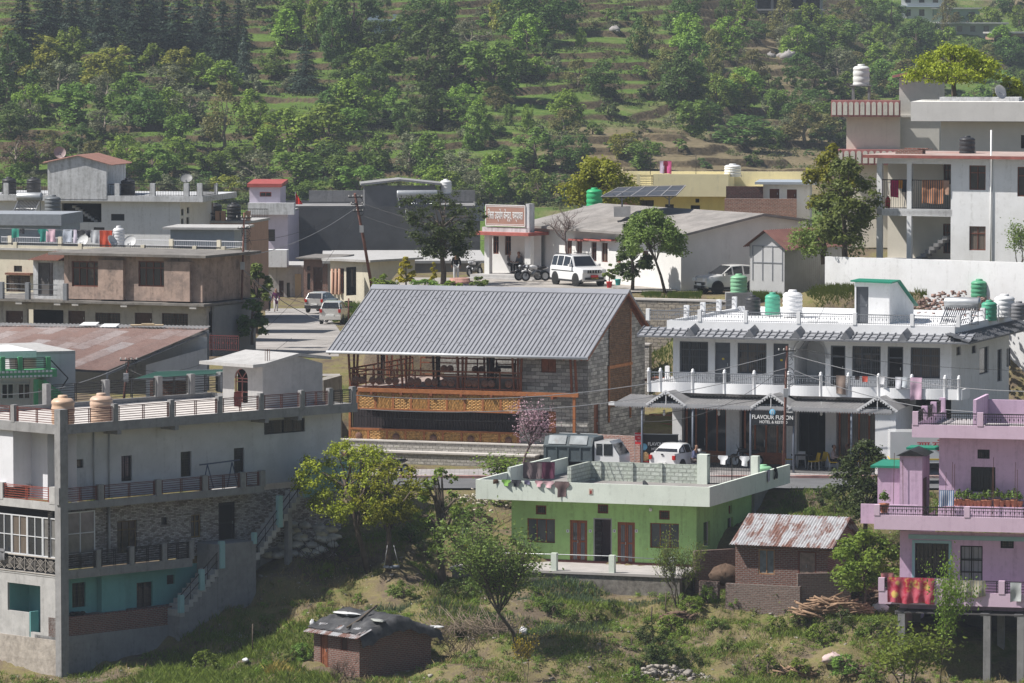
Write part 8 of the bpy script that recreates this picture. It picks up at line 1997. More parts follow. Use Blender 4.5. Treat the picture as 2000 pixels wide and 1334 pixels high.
pot=thing('plant_pot','x','potted plant');b=MB();b.lathe([(.10,0),(.15,.24),(.165,.24),(.165,.28),(.13,.28),(.12,.2)],12);b.build('pot',P('terracotta',(.38,.15,.09),.85,.15,4,.1),pot);rr=np.random.default_rng(4);vv,ff=cloud([(0,0,.45)],[.2],90,.12,rr,1.2,.3,.3);link_mesh('plant',np_mesh('plant',vv,ff),L_MID,pot)
for i,px in enumerate((1867,1873,1882,1890,1897,1905,1912,1922,1931,1947,1957,1969,1981,1992)):copy_thing(pot,f.w(f.f(px,990,2.1)[0],2.1,f.f(1950,990,2)[1]),rg_.random()*6,rg_.uniform(.8,1.25),'small leafy potted plant on the pink terrace ledge','flower pots on the pink terrace ledge')
copy_thing(pot,f.w(f.f(1723,985,-1.1)[0],-.6,q2[3]+.05),0,1.5,'single dry bush in a maroon pot at the pink terrace corner')
for c in list(pot.children):bpy.data.objects.remove(c)
bpy.data.objects.remove(pot)
TINR2=RUST('streaked_tin',(.40,.40,.41),(.20,.10,.075),.53,.6,'x',.1,1.4);BRK=BRICK('old_brick',(.26,.115,.085),(.19,.08,.06),(.30,.26,.235),.24,.09,.016,dirt=.5,dcol=(.17,.14,.13),bst=1.0)
f=Fr(1616,1162,241,22);A=f.thing('brick_shed','brick shed with a rust streaked corrugated tin roof','shed');x0=f.f(1436,1110)[0];ze=f.f(1520,1068)[1];yr=f.f(1,1,0)[0];er0,er1=f.f(1424,1062,-.45)[0],f.f(1620,1072,-.45)[0]+.15;zv=f.f(1520,1067,-.45)[1];yr=2.3;zr=f.f(1560,1006,yr)[1]
H,fill=put(A,f,(('w',1481,1073,1513,1122),('D',1559,1077,1594,1135)));dh=H[1]
b=MB(TF(0));b.face(x0,0,-2,ze+.1,H,.12);b.T=None;b.add([(0,0,-2),(0,4.6,-2),(0,4.6,ze),(0,yr,zr-.1),(0,0,ze)],[(0,1,2,3,4)]);b.add([(x0,0,-2),(x0,4.6,-2),(x0,4.6,ze),(x0,yr,zr-.1),(x0,0,ze)],[(4,3,2,1,0)]);b.build('brick_wall',BRK,A)
window(A,TF(0),*H[0],cols=2,fm=P('ochre_wood',(.33,.19,.1),.7,.2,4,0),pm=P('dusty_pane',(.16,.18,.19),.3,.3,3,0),inset=.02,fw=.06);d_=door(A,TF(0),*H[1],fm=WOOD_R,lm=P('bleached_planks',(.24,.18,.145),.9,.35,5,.3),leaves=2,inset=.02)
b=MB();corr(b,er0,er1,[(-.45,zv),(yr*.5-.2,(zv+zr)/2-.01),(yr,zr)],7,.022);corr(b,er0,er1,[(yr,zr),(5.1,ze-.2)],7,.022);b.build('roof',TINR2,A);b=MB();b.box(er1-.3,er1-.02,-.3,5,ze-.05,ze+.02);b.build('eave_beam',WOOD_D,A)
BW=BRICK('grey_mud_brick',(.26,.17,.14),(.19,.12,.10),(.27,.24,.22),.24,.085,.016,dirt=.6,dcol=(.2,.17,.15),bst=1.0)
GG=lambda x,y,**k:GP(x,y,**k)
def lowwall(px0,py0,px1,py1,h,D0,D1,label,m=BW):
 a,c=W(px0,py0,D0),W(px1,py1,D1);return stonewall('low_brick_wall',a,c,min(a.z,c.z)-1,max(a.z,c.z)+h,.22,m,label,None,'wall',None)
lowwall(1417,1178,1562,1186,.95,241.5,240,'low grey brick wall in front of the tin roofed shed');lowwall(1365,1165,1402,1173,.75,243,242.5,'short stub of brick wall near the green house corner');lowwall(1558,1165,1662,1158,.95,240.2,240.5,'low brick wall below the shed door behind the woodpile');lowwall(1358,1125,1436,1092,.5,245.5,246.5,'sloping soil stained wall between green house and brick shed')
b_=W(1157,885,271.5);c_=W(1250,885,270.2);stonewall('brick_boundary_wall',b_,c_,5,W(1200,850,271)[2],.23,BRICK('new_brick',(.42,.19,.14),(.33,.13,.10),(.48,.42,.38),.23,.085,.016,dirt=.15),'fresh red brick wall behind the truck cab')
f=Fr(702,1312,233,48);A=f.thing('brick_hut','small brick hut roofed with black tarpaulin and rusty tin','shed');x0=f.f(613,1260)[0];ze=f.f(660,1236)[1];yr=f.g(771,1240,0)[0];zr=f.g(771,1208,0)[1];D_=f.g(842,1250,0)[0];zk=f.g(840,1226,0)[1]
H,fill=put(A,f,(('R',626,1232,641,1306),('k',665,1239,679,1271)));b=MB(TF(0));b.face(x0,0,-2,ze,H,.12);b.T=None;b.add([(0,0,-2),(0,D_,-2),(0,D_,zk),(0,yr,zr),(0,0,ze)],[(0,1,2,3,4)]);b.add([(x0,0,-2),(x0,D_,-2),(x0,D_,zk),(x0,yr,zr),(x0,0,ze)],[(4,3,2,1,0)]);b.build('brick_wall',BRK,A)
door(A,TF(0),*H[0],fm=WOOD_R,lm=TIMBER,leaves=1,inset=.02,panels=3);window(A,TF(0),*H[1],cols=1,fm=WOOD_R,pm=WOOD_D,inset=.02)
b=MB();corr(b,x0-.3,.3,[(-.45,ze-.08),(.5,ze+.28)],7,.02);b.build('tin_edge',TINR2,A)
TARP=P('black_tarpaulin',(.05,.05,.053),.6,.3,2.5,.9,fine=5,blotch=.6,bcol=(.13,.13,.132));rgn=np.random.default_rng(2)
vs=[];nx_,ny_=30,26
for i in range(nx_+1):
 for j in range(ny_+1):
  x=x0-.3+(.75-x0)*i/nx_;y=-.15+(D_+.55)*j/ny_;z=(ze+(y+.1)*(zr-ze)/yr if y<yr else zr-(y-yr)*(zr-zk)/(D_-yr))+.12+float(fbm(np.array([x*2.2]),np.array([y*2.2]),4)[0]-.45)*.55*(.4+.6*(j>2))+float(fbm(np.array([x*7.]),np.array([y*6.]),2)[0]-.4)*.12;
  if i>=nx_-1:z-=.3*(i-nx_+2);x=min(x,.42)
  vs.append((x,y,z))
fs=[(i*(ny_+1)+j,(i+1)*(ny_+1)+j,(i+1)*(ny_+1)+j+1,i*(ny_+1)+j+1)for i in range(nx_)for j in range(ny_)]
b=MB();b.add(vs,fs,True);b.build('tarpaulin',TARP,A)
def rz_at(y):return(ze+(y+.1)*(zr-ze)/yr if y<yr else zr-(y-yr)*(zr-zk)/(D_-yr))+.22
t=b=MB();b.tube([(-1.0,.1,rz_at(.1)),(-1.1,.9,rz_at(.9)+.03),(-1.45,yr*.75,rz_at(yr*.75)),(-1.5,yr+.2,rz_at(yr)+.25)],[.05,.06,.065,.05],6);b.build('branch',BARK,None,f.o,f.rz,'crooked branch weighing down the black tarpaulin','branch')
def sack(loc,sx,sy,sz,label,seed,m=None,rz=0,name='plastic_sack',cat='sack',group=None):
 rng=np.random.default_rng(seed);b=MB();n,k=12,8;vs=[]
 for j in range(k+1):
  ph=pi*j/k
  for i in range(n):th=2*pi*i/n;J=.42 if sz<.25 else .16;r=1+rng.uniform(-J,J);vs.append((sx*sin(ph)*cos(th)*r,sy*sin(ph)*sin(th)*r,sz*(1-cos(ph))/2*(1+.1*rng.normal())))
 b.add(vs,[(j*n+i,j*n+(i+1)%n,(j+1)*n+(i+1)%n,(j+1)*n+i)for j in range(k)for i in range(n)],True);return b.build(name,m or P('white_plastic',(.6,.6,.61),.5,.1,4,.2),None,loc,rz,label,cat,group)
sack(f.w(x0+.5,yr*.75,rz_at(yr*.75)-.1),.8,.4,.10,'white plastic sheet on the upper edge of the tarpaulin roof',1,None,f.rz,'plastic_sheet','sheet');sack(f.w(-.2,yr*.6,rz_at(yr*.6)-.06),.6,.22,.06,'grey slab lying on the tarpaulin roof',2,P('grey_slab',(.33,.34,.32),.8,.1,3,0),f.rz-.3,'slate_slab','slab')
sack(f.w(.1,D_+.2,zk-.02),.35,.25,.1,'white sheet scrap at the back corner of the tarpaulin roof',3);sack(f.w(x0-.35,.2,ze),.12,.1,.4,'white rag hanging at the left end of the tin edge',4)
# vehicles
def paint(n,c,met=0.0):m=P(n,c,.22,.04,.7,0,metal=met,spec=.6);m.node_tree.nodes['Principled BSDF'].inputs['Coat Weight'].default_value=.5;return m
PW,PS,PG=paint('car_white',(.72,.72,.72)),paint('car_silver',(.60,.59,.565),.1),paint('car_pale_grey',(.55,.54,.52),.2)
def bx(par,nm,m,*boxes):
 b=MB()
 for q in boxes:b.box(*q)
 return b.build(nm,m,par)
def fin(t,x,sgn,w,zl,tail=False,plate=None,pm=SIGNW):
 """lamps, bumper, plate and mirrors at one end; sgn -1 front, +1 rear"""
 for s in(-1,1):bx(t,'tail_lamp' if tail else 'headlight',LAMP_R if tail else LAMP_C,(x-.06,x+.06,s*w,s*(w-(.16 if tail else .3)),zl-.1,zl+(.12 if tail else .1)))
 bx(t,'bumper',TRIM,(x-.03,x+.05*sgn,-w*.8,w*.8,zl-.5,zl-.36));bx(t,'number_plate',pm,(x,x+.075*sgn,-.24,.24,zl-.36,zl-.22))
ST_SUV=[(-1.95,.36,.92,.96,.78,.76,.70),(-1.78,.26,1.02,1.05,.86,.83,.76),(-.92,.26,1.08,1.12,.87,.85,.78),(-.42,.26,1.09,1.74,.87,.85,.62),(.4,.26,1.09,1.80,.87,.85,.63),(1.15,.26,1.09,1.79,.87,.85,.63),(1.82,.28,1.09,1.74,.86,.84,.62),(1.95,.34,1.06,1.10,.84,.82,.72)]
WH=lambda f,r:[(f,-1),(f,1),(r,-1),(r,1)]
t,R_,n=car('parked_suv','boxy white SUV with red and yellow plate parked before the office','car',WZ(1129,556,13.82),radians(118),PW,ST_SUV,2,7,WH(-1.25,1.25),.35,RIM_K)
fin(t,-1.97,-1,.78,.88,pm=P('plate_red',(.5,.04,.04),.5,.1,3,0));bx(t,'grille',TRIM,(-2.0,-1.9,-.45,.45,.76,.96));bx(t,'grille_bar',CHROME,*[(-2.02,-1.99,y-.03,y+.03,.78,.94)for y in(-.36,-.18,0,.18,.36)]);bx(t,'lower_plate',P('plate_yellow',(.6,.42,.04),.5,.1,3,0),(-2.02,-1.96,-.26,.26,.42,.52));bx(t,'side_stripe',TRIM,*[(-1.0,1.7,s*.868,s*.885,.84,.88)for s in(-1,1)]);bx(t,'mirror',PW,*[(-.85,-.68,s*.9,s*1.06,1.1,1.26)for s in(-1,1)]);bx(t,'roof_rail',TRIM,*[(-.2,1.6,s*.58,s*.62,1.8,1.84)for s in(-1,1)]);bx(t,'skirt',TRIM,*[(-1.9,1.9,s*.8,s*.885,.24,.36)for s in(-1,1)])
ST_X=[(-1.82,.34,.82,.86,.74,.72,.66),(-1.65,.24,.95,.98,.84,.80,.72),(-.85,.24,1.02,1.06,.85,.83,.74),(-.1,.24,1.02,1.58,.85,.83,.58),(.6,.24,1.03,1.62,.85,.83,.6),(1.5,.25,1.05,1.55,.84,.82,.58),(1.82,.32,1.02,1.06,.82,.8,.7)]
t,R_,n=car('parked_crossover','silver crossover parked on the grass beyond the green tank','car',W(1421,571,295),radians(28),PS,ST_X,2,6,WH(-1.15,1.15),.34);fin(t,-1.85,-1,.74,.8);bx(t,'grille',TRIM,(-1.9,-1.8,-.5,.5,.5,.64));bx(t,'skirt',TRIM,*[(-1.75,1.75,s*.8,s*.87,.22,.36)for s in(-1,1)]);bx(t,'mirror',PS,*[(-.75,-.6,s*.88,s*1.02,1.02,1.16)for s in(-1,1)])
ST_S=[(-1.95,.3,.68,.72,.70,.68,.6),(-1.75,.2,.82,.85,.82,.78,.7),(-.8,.2,.92,.96,.84,.81,.72),(.0,.2,.94,1.44,.84,.81,.56),(.7,.2,.95,1.46,.84,.81,.56),(1.25,.22,.97,1.22,.83,.8,.6),(1.45,.22,.98,1.03,.83,.79,.68),(1.9,.3,.98,1.0,.76,.72,.66)]
t,R_,n=car('parked_sedan','white saloon car parked under the hotel porch seen from behind','car',W(1325,917,268.4),radians(-118),PW,ST_S,2,6,WH(-1.2,1.2),.31);fin(t,1.93,1,.76,.78,True);bx(t,'badge',CHROME,(1.92,1.95,-.06,.06,.9,.98));bx(t,'mirror',PW,*[(-.7,-.55,s*.85,s*1.0,.96,1.08)for s in(-1,1)])
ST_H=[(-1.65,.3,.7,.74,.64,.62,.55),(-1.5,.2,.82,.85,.72,.69,.62),(-.8,.2,.9,.94,.73,.71,.64),(-.2,.2,.91,1.38,.73,.71,.5),(.6,.2,.92,1.42,.73,.71,.52),(1.35,.22,.94,1.36,.73,.71,.5),(1.68,.28,.9,.95,.7,.68,.6)]
for px,py,a,m,lab,z in((629,608,-108,PG,'pale grey hatchback parked farther up the street',1.0),(653,630,-97,PS,'silver beige hatchback parked nearer on the street',1.06)):
 p=WZ(px,py,9.66-(WZ(px,py,9.1).y-303)*.0185+.03);t,R_,n=car('parked_hatchback',lab,'car',p,radians(a),m,ST_H,2,6,WH(-1.05,1.05),.28,group='hatchbacks on the street');fin(t,1.68,1,.68,.82,True);t.scale=(z,z,z*1.02)
 bx(t,'rear_bumper',TRIM if px<640 else m,(1.6,1.76,-.68,.68,.28,.5))
t=thing('tipper_truck','grey refuse truck with lidded body and white cab behind the roof wall','truck',W(1158,935,263.4),radians(160));GT=P('truck_grey',(.075,.095,.105),.6,.2,1.5,.1,streak=.5,scol=(.06,.05,.045))
b=MB();b.prism([(-1.0,.95),(1.0,.95),(1.0,1.75),(.75,2.2),(-.75,2.2),(-1.0,1.75)],'x',-.3,2.35);b.build('cargo_body',GT,t);bx(t,'body_rib',GT,*[(x,x+.08,s*1.0,s*1.05,.95,1.75)for x in(-.3,.3,.95,1.6,2.2)for s in(-1,1)],*[(-.3,2.35,s*1.0,s*1.06,z,z+.08)for z in(.95,1.68)for s in(-1,1)])
b=MB()
for x in(.0,1.15):
 for s in(-1,1):b.add([(x,s*.98,1.82),(x+.95,s*.98,1.82),(x+.95,s*.74,2.24),(x,s*.74,2.24),(x,s*1.0,1.84),(x+.95,s*1.0,1.84),(x+.95,s*.76,2.27),(x,s*.76,2.27)],[(3,2,1,0),(4,5,6,7),(0,1,5,4),(1,2,6,5),(2,3,7,6),(3,0,4,7)])
b.build('lid',P('lid_chalky',(.27,.29,.30),.6,.3,1.8,.1,blotch=.6,bcol=(.2,.12,.09)),t)
b=MB();b.prism([(-1.75,.6),(-.38,.6),(-.38,2.0),(-1.2,2.05),(-1.72,1.3)],'y',-.85,.85);b.build('cab',PW,t);bx(t,'cab_window',CARG,*[(a_,c_,s*.87,s*.845,1.3,1.9)for s in(-1,1)for a_,c_ in((-1.36,-.88),(-.8,-.48))]);b=MB();b.add([(-1.725,-.75,1.36),(-1.725,.75,1.36),(-1.24,.72,1.98),(-1.24,-.72,1.98)],[(0,1,2,3)]);b.build('windscreen',CARG,t);bx(t,'chassis',TRIM,(-1.7,2.3,-.4,.4,.45,.95))
for x in(-1.2,1.5):
 for s in(-1,1):wheel(t,x,s*.75,.38,.24,RIM_K,s)
t=thing('white_truck','white lorry with red Hindi lettering glimpsed behind the pink house','truck',W(1812,928,262),radians(180));bx(t,'cargo_body',PW,(-2,2,-.9,.9,.7,2.3));bx(t,'stripe',MATS['plate_yellow'],(-2.01,2.01,-.91,.91,.85,.93));bx(t,'bumper',TRIM,(-2.02,2.0,-.85,.85,.45,.7));tex('\u0930\u093e\u092e \u091f\u094d\u0930\u0947',.5,SIGNR,t,(0,.915,1.6),(radians(90),0,pi),'hindi_lettering')
for x in(-1.3,1.3):wheel(t,x,.75,.38,.24,RIM_K,1);wheel(t,x,-.75,.38,.24,RIM_K,-1)
def bike(loc,rz,col,label,z=1.0):
 t=thing('motorbike',label,'motorbike',loc,rz,'parked motorbikes');pm=P('bike_%.2f_%.2f'%col[:2],col,.3,.05,3,0,spec=.6)
 for x in(-.62,.64):
  b=MB(lambda a,c,d:(x+a,d,.3+c));b.lathe([(.2,-.04),(.27,-.055),(.3,0),(.27,.055),(.2,.04)],18);w=b.build('wheel',TYRE,t);b=MB(lambda a,c,d:(x+a,d,.3+c));b.lathe([(.02,.06),(.05,.03),(.19,.02),(.2,0)],14)
  for k in range(6):b.bar((0,0,.01),(.2*cos(k*1.05),.2*sin(k*1.05),.01),.025)
  b.build('rim',RIM,w)
 b=MB();b.tube([(-.38,0,.78),(-.2,0,.86),(.1,0,.8),(.16,0,.72)],[.07,.13,.11,.05],8);b.tube([(.5,0,.72),(.75,0,.78),(.85,0,.8)],[.07,.06,.03],6);b.tube([(-.85,0,.58),(-.68,0,.64),(-.45,0,.6)],[.05,.06,.05],6);b.build('tank_and_panels',pm,t)
 b=MB();b.tube([(.1,0,.78),(.35,0,.76),(.72,0,.82)],[.08,.12,.08],8);b.build('seat',PLAST_K,t)
 b=MB();b.tube([(-.2,0,.3),(-.05,0,.55),(.2,0,.35)],[.12,.16,.1],8);b.tube([(.0,.12,.25),(.4,.14,.28),(.8,.15,.42)],[.03,.045,.06],7);b.build('engine',P('engine_metal',(.2,.2,.2),.4,.2,4,0,metal=.6),t)
 b=MB();
 for s in(-.08,.08):b.tube([(-.62,s,.3),(-.42,s,.85),(-.38,s,.95)],.025,6)
 b.tube([(-.3,-.34,1.0),(-.4,-.1,.98),(-.4,.1,.98),(-.3,.34,1.0)],.018,6);b.tube([(-.4,.2,1.0),(-.45,.26,1.18)],.01,4);b.bar((-.38,0,.7),(.2,0,.5),.05);b.bar((.2,0,.45),(.64,.09,.3),.04);b.build('fork_and_frame',IRON,t)
 b=MB();b.lathe([(.02,-.03),(.09,0),(.07,.1)],10,(-.5,0,.84));b.build('headlight',LAMP_C,t);t.rotation_euler=(radians(-8),0,rz);return t
for px,py,a,c,lab,z in((1046,549,20,(.6,.6,.6),'white tanked motorbike beside the white SUV',13.85),(1032,548,24,(.05,.05,.06),'black motorbike left of the white tanked one',13.85),(928,540,60,(.5,.5,.52),'motorbike parked left of the office portico',13.85),(1458,900,10,(.03,.025,.025),'dark motorbike in the porch shade before the timber doors',5.93)):bike(WZ(px,py,z)if z>9 else hf.w(hf.f(px,890,-1.3)[0],-1.3,0),radians(a),c,lab)
bike(W(772,930,265.2),radians(35),(.05,.02,.02),'black and red motorbike parked by the stone plinth')
# people and chairs
def seat(loc,rz,col,label,group=None,name='chair'):
 t=thing(name,label,'chair',loc,rz,group);m=P('chair_%.2f_%.2f'%col[:2],col,.5,.06,3,0)
 b=MB();b.box(-.22,.22,-.22,.2,.42,.46);b.build('seat',m,t);b=MB();b.add([(-.21,.19,.46),(.21,.19,.46),(.2,.3,.88),(-.2,.3,.88),(-.21,.22,.46),(.21,.22,.46),(.2,.33,.88),(-.2,.33,.88)],[(3,2,1,0),(4,5,6,7),(0,1,5,4),(1,2,6,5),(2,3,7,6),(3,0,4,7)]);b.build('backrest',m,t)
 for x in(-.2,.2):
  for y in(-.2,.19):b=MB();b.bar((x,y,.42),(x*1.15,y*1.15,0),.03);b.build('leg',STEEL,t)
 return t
zp=OP.o.z+.02;zs_=0
pz=lambda px,py,z:WZ(px,py,z)if z>9 else hf.w(hf.f(px,885,-(py-893)*.13)[0],-(py-893)*.13,0)
def zt_(px,py):p=WZ(px,py,9.0);return WZ(px,py,9.73-(p.y-299)*.0185+.03)
bn=thing('bench','pale metal bench under the portico where three people sit','bench',pz(1010,531,zp),.55);bx(bn,'seat',P('bench_metal',(.5,.5,.5),.4,.1,3,0,metal=.5),(-.75,.75,-.05,.35,.44,.48));bx(bn,'backrest',MATS['bench_metal'],(-.75,.75,.36,.4,.55,.9));bx(bn,'leg',IRON_G,(-.7,-.65,-.02,.34,0,.44));bx(bn,'leg',IRON_G,(.65,.7,-.02,.34,0,.44))
for px,py,a,lab,tp,bt,kw in((997,532,30,'young woman in grey top sitting on the portico bench',(.17,.16,.16),(.03,.03,.035),dict(hair_long=True,lean=.06)),(1008,529,-10,'man in pale grey shirt at the back of the bench',(.3,.33,.36),(.03,.03,.03),dict(lean=.04)),(1016,533,-50,'man in slate grey shirt leaning forward on the bench',(.12,.13,.15),(.02,.02,.02),dict(lean=.12))):person(pz(px,py,zp),radians(a),lab,tp,bt,'sit',1.65,group=None,**kw)
person(pz(1064,530,zp),radians(160),'person in red shirt sitting with back turned by the entrance',(.42,.06,.05),(.03,.03,.04),'sit');seat(pz(1064,529,zp),radians(160),(.05,.045,.045),'dark chair under the person in red by the office entrance')
person(pz(891,549,13.82),radians(185),'man in black shirt and white trousers standing under the dark tree',(.012,.012,.014),(.55,.55,.56),'stand',1.72)
person(zt_(539,608),radians(5),'woman in long purple kurta and white trousers on the street',(.10,.02,.08),(.6,.58,.58),'walk',1.62,long_top=True,hair_long=True)
for px,c,lab,h in((525,(.3,.33,.38),'child in pale blue shirt walking on the street',1.25),(518,(.05,.05,.06),'child in dark clothes walking at the street edge',1.2)):person(zt_(px,607),radians(10),lab,c,(.04,.04,.05),'walk',h)
person(W(1357,916,267.3),radians(60),'man in bluish shirt crouched beside the white saloon',(.12,.13,.22),(.1,.09,.09),'sit',1.6,lean=.1)
seat(pz(1629,908,5.95),radians(75),(.6,.38,.01),'yellow chair of the man in the checked shirt','yellow cafe chairs');person(pz(1630,908,5.95),radians(75),'man in pale checked shirt on a yellow chair',(.3,.24,.24),(.02,.02,.025),'sit',1.7)
for px,py,lab,c in((1655,900,'diner in brown shirt inside the cafe opening',(.13,.08,.06)),(1668,903,'diner in black behind the porch post',(.03,.03,.03)),(1683,900,'diner in dark blue beside the tree at the cafe',(.03,.035,.06))):person(pz(px,py,5.95),radians(-80 if px<1670 else 40),lab,c,(.03,.03,.03),'sit',1.68,lean=.05);seat(pz(px,py,5.95),radians(-80 if px<1670 else 40),(.55,.35,.02),'yellow chair under the '+lab,'yellow cafe chairs')
for px,py,a,lab in((1589,908,-70,'yellow chair facing the black cafe table'),(1603,903,-60,'second yellow chair behind the one facing the table'),(1540,902,100,'yellow chair by the utility pole')):seat(pz(px,py,5.95),radians(a),(.6,.38,.01),lab,'yellow cafe chairs')
seat(pz(1565,900,5.95),radians(180),(.55,.55,.56),'white chair behind the black cafe table')
t=thing('cafe_table','black folding table between the yellow chairs','table',pz(1566,907,5.95));bx(t,'tabletop',PLAST_K,(-.55,.55,-.35,.35,.72,.76))
for s in(-.35,.35):b=MB();b.bar((s,-.3,0),(s,.3,.72),.04);b.bar((s,.3,0),(s,-.3,.72),.04);b.build('leg',IRON,t)
person(gf.w(gf.f(891,1102,-2)[0],-2,.0),radians(170),'person in dark jacket and cap at the end of the deck',(.015,.013,.014),(.02,.02,.022),'stand',1.62,hold=True);person(W(677,935,259),radians(160),'person in brown behind the teal stair wall',(.1,.06,.05),(.05,.05,.05),'stand',1.65)
flag(gf.w(gf.f(904,1085,-3)[0],-3,0),2.3,[(.02,.16,.05),(.55,.14,.02)],'green and orange flag on a thin pole at the deck end',.35,False,.4)
# poles and wires
PA,PB,PC,PD=(W(728,560,326),W(693,378,323)),(W(1530,917,264.9),W(1537,676,264.9)),(W(469,690,304),W(477,415,304)),(W(238,800,264),W(252,700,264))
pole(*PA,'leaning dark pole before the long grey wall',.11);pole(*PB,'rusty steel pole standing before the hotel porch',.085,arms=1);pole(*PC,'slim dark pole at the street corner by the stained house',.08,arms=2);pole(*PD,'cable laden pole beside the rusty shed roof',.08,arms=1)
t=thing('iron_post','short rusty post with insulators at the street edge','post',W(681,628,330));b=MB();b.tube([(0,0,0),(0,0,1.5)],.06,6);b.build('shaft',RUSTPOLE,t);bx(t,'arm',IRON,(-.25,.25,-.04,.04,.9,.98),(-.25,.25,-.04,.04,1.25,1.33))
Q=lambda P_,k:P_[0].lerp(P_[1],k)
WL=[(W(695,772,250.6),Q(PB,.95),1.0,1),(W(704,799,251),Q(PB,.82),.9,1),(W(700,812,251),Q(PB,.6),.7,0),(Q(PB,.99),W(2040,724,262),.3,0),(Q(PB,.94),W(2040,765,262),.5,1),(Q(PB,.83),W(2040,800,262),.9,1),(Q(PB,.85),W(1250,822,268),.9,0),(Q(PB,.86),W(1610,600,272),.3,0),(Q(PA,.9),W(478,470,304),.6,0),(Q(PA,.86),W(480,500,304),.5,1),(Q(PA,.8),W(520,640,318),.6,0),(Q(PA,.78),W(960,470,312),.4,0),(Q(PA,.92),W(1110,452,312),.8,0),(Q(PC,.6),W(700,640,306),.8,1),(Q(PC,.55),W(690,600,330),.6,0),(Q(PD,.9),W(-30,770,256),.5,1),(Q(PD,.85),W(435,690,280),.6,0),(Q(PD,.8),W(440,745,258),.5,0),(Q(PD,.95),W(380,640,285),.4,0),(Q(PD,.7),W(60,830,245),.5,0),(W(412,386,345),W(487,386,368),.2,0),(W(-20,250,560),W(760,258,560),2,0),(W(-20,243,560),W(760,246,560),2,0),(W(560,800,252),W(640,760,251),.2,0),(W(300,800,264),W(570,660,300),.5,0)]
for i,(a,c,s,l)in enumerate(WL):wire(a,c,s,('pale twisted cable ' if l else 'thin dark cable ')+('crossing the hotel front' if a.y>262 and a.x>9 else 'crossing the timber pavilion' if i<3 else 'strung across the street houses' if 8<=i<15 else 'fanning out from the cable laden pole' if i<20 else 'hung between roofs'),.02 if l else .012,WIRE_L if l else WIRE_M,('pale' if l else 'dark')+' overhead cables %s'%('hotel' if i>2 and i<8 else 'pavilion' if i<3 else 'street' if i<15 else 'shed pole' if i<20 else 'roofs'))
# far houses on the hillside
def far_house(px,py,w,h,m,label,floors=1,wins=4,dep=8,yaw=8,slab=None,open_=False,cat='house'):
 p=HP(px,py);k=p.y/F;W_,H_=w*k,h*k;t=thing('hillside_house',label,cat,p,-radians(yaw));T=TF(0);fh=H_/floors;holes=[]
 for fl in range(floors):
  for i in range(wins):a=-W_/2+W_*(i+.5)/wins;ww=W_/wins*(.42 if open_ else .2);holes.append((a-ww,a+ww,fl*fh+fh*(.06 if open_ else .3),fl*fh+fh*.8))
 b=MB(T);b.face(-W_/2,W_/2,-3,H_,holes,.4);b.T=TR(W_/2);b.face(0,dep,-3,H_);b.T=TL(-W_/2);b.face(0,dep,-3,H_);b.build('wall',m,t)
 for q in holes:bx(t,'window',DARK if open_ else GLASS,(q[0],q[1],.3,.34,q[2],q[3]))
 for fl in range(floors):bx(t,'slab',slab or CONC_L,(-W_/2-.4,W_/2+.4,-.6,dep,(fl+1)*fh-.05,(fl+1)*fh+.2))
 return t,p,W_,H_
FARB=P('far_blue_grey',(.36,.42,.5),.9,.05,1,0);FARC=P('far_concrete',(.30,.295,.29),.9,.1,.5,.1);FARW=P('far_white',(.6,.6,.58),.9,.06,.5,.1)
t,p,w_,h_=far_house(755,66,62,24,FARB,'small blue grey farmhouse high on the terraces',1,1,5,0,FARB);bx(t,'roof_parapet',FARB,(-w_/2-.4,-w_/4,-.5,0,h_+.2,h_+.7),(w_/5,w_/2+.4,-.5,0,h_+.2,h_+.9));bx(t,'side_shed',FARC,(w_/2,w_/2+.8,1,4,-1,h_*.8))
far_house(1508,46,190,52,FARC,'unfinished open concrete frame building at the top edge',2,6,10,5,FARC,True,'building')
far_house(1800,45,80,52,FARW,'white two storey hillside house with blue roof slab',2,3,8,10,FARB);far_house(1868,50,90,32,P('far_teal_grey',(.3,.36,.35),.9,.1,1,0),'grey green hillside house beside the white one',1,3,8,5);far_house(1900,72,130,22,FARC,'long low concrete hillside house above the big tree',1,5,8,0);far_house(1985,104,90,34,P('far_brick',(.36,.22,.17),.9,.15,1,.1),'brick coloured hillside house at the photo edge',1,4,8,-4,None,True)
for px,py,s in((1200,66,1.0),(1205,72,.8),(1540,118,1.6),(1530,112,1.2),(1505,112,1.0)):p=HP(px,py);sack(p-Vector((0,0,.3)),s*.8,s*.6,s*.9,'grey boulder on the %s'%('green terraces' if px<1300 else 'dry grassy spur'),px,P('boulder',(.3,.28,.27),.95,.2,2,.4),px,'boulder','boulder','boulders on the hillside')
# trees and shrubs among the houses
L_LIME=LEAF('leaf_lime',(.15,.185,.012),(.35,.38,.03));L_DUSK=LEAF('leaf_dusky_green',(.035,.06,.016),(.085,.12,.03));L_FRESH=LEAF('leaf_fresh',(.10,.17,.02),(.22,.30,.045));L_SOFT=LEAF('leaf_soft_green',(.09,.135,.03),(.20,.26,.06));L_BLOS=LEAF('blossom_pink',(.42,.24,.30),(.60,.42,.48));L_GOLD=LEAF('leaf_gold',(.28,.25,.015),(.50,.42,.03));L_MUST=LEAF('leaf_mustard',(.16,.19,.015),(.30,.31,.03))
def near_tree(px,py,top,wpx,leaf,label,shape='round',nc=60,nl=6500,size=.15,D=None,name='tree',base=.3,**k):
 p=GP(px,py)if D is None else W(px,py,D);s=p.y/F;h=(py-top)*s;t=make_tree(name,h/1.06,wpx*s,h*base,nc,nl,size,leaf,shape,int(px+py),label=label,vert=k.pop('vert',1.1),nl=k.pop('limbs',14),**k);fit(t,h,wpx*s);t.location=p;return t
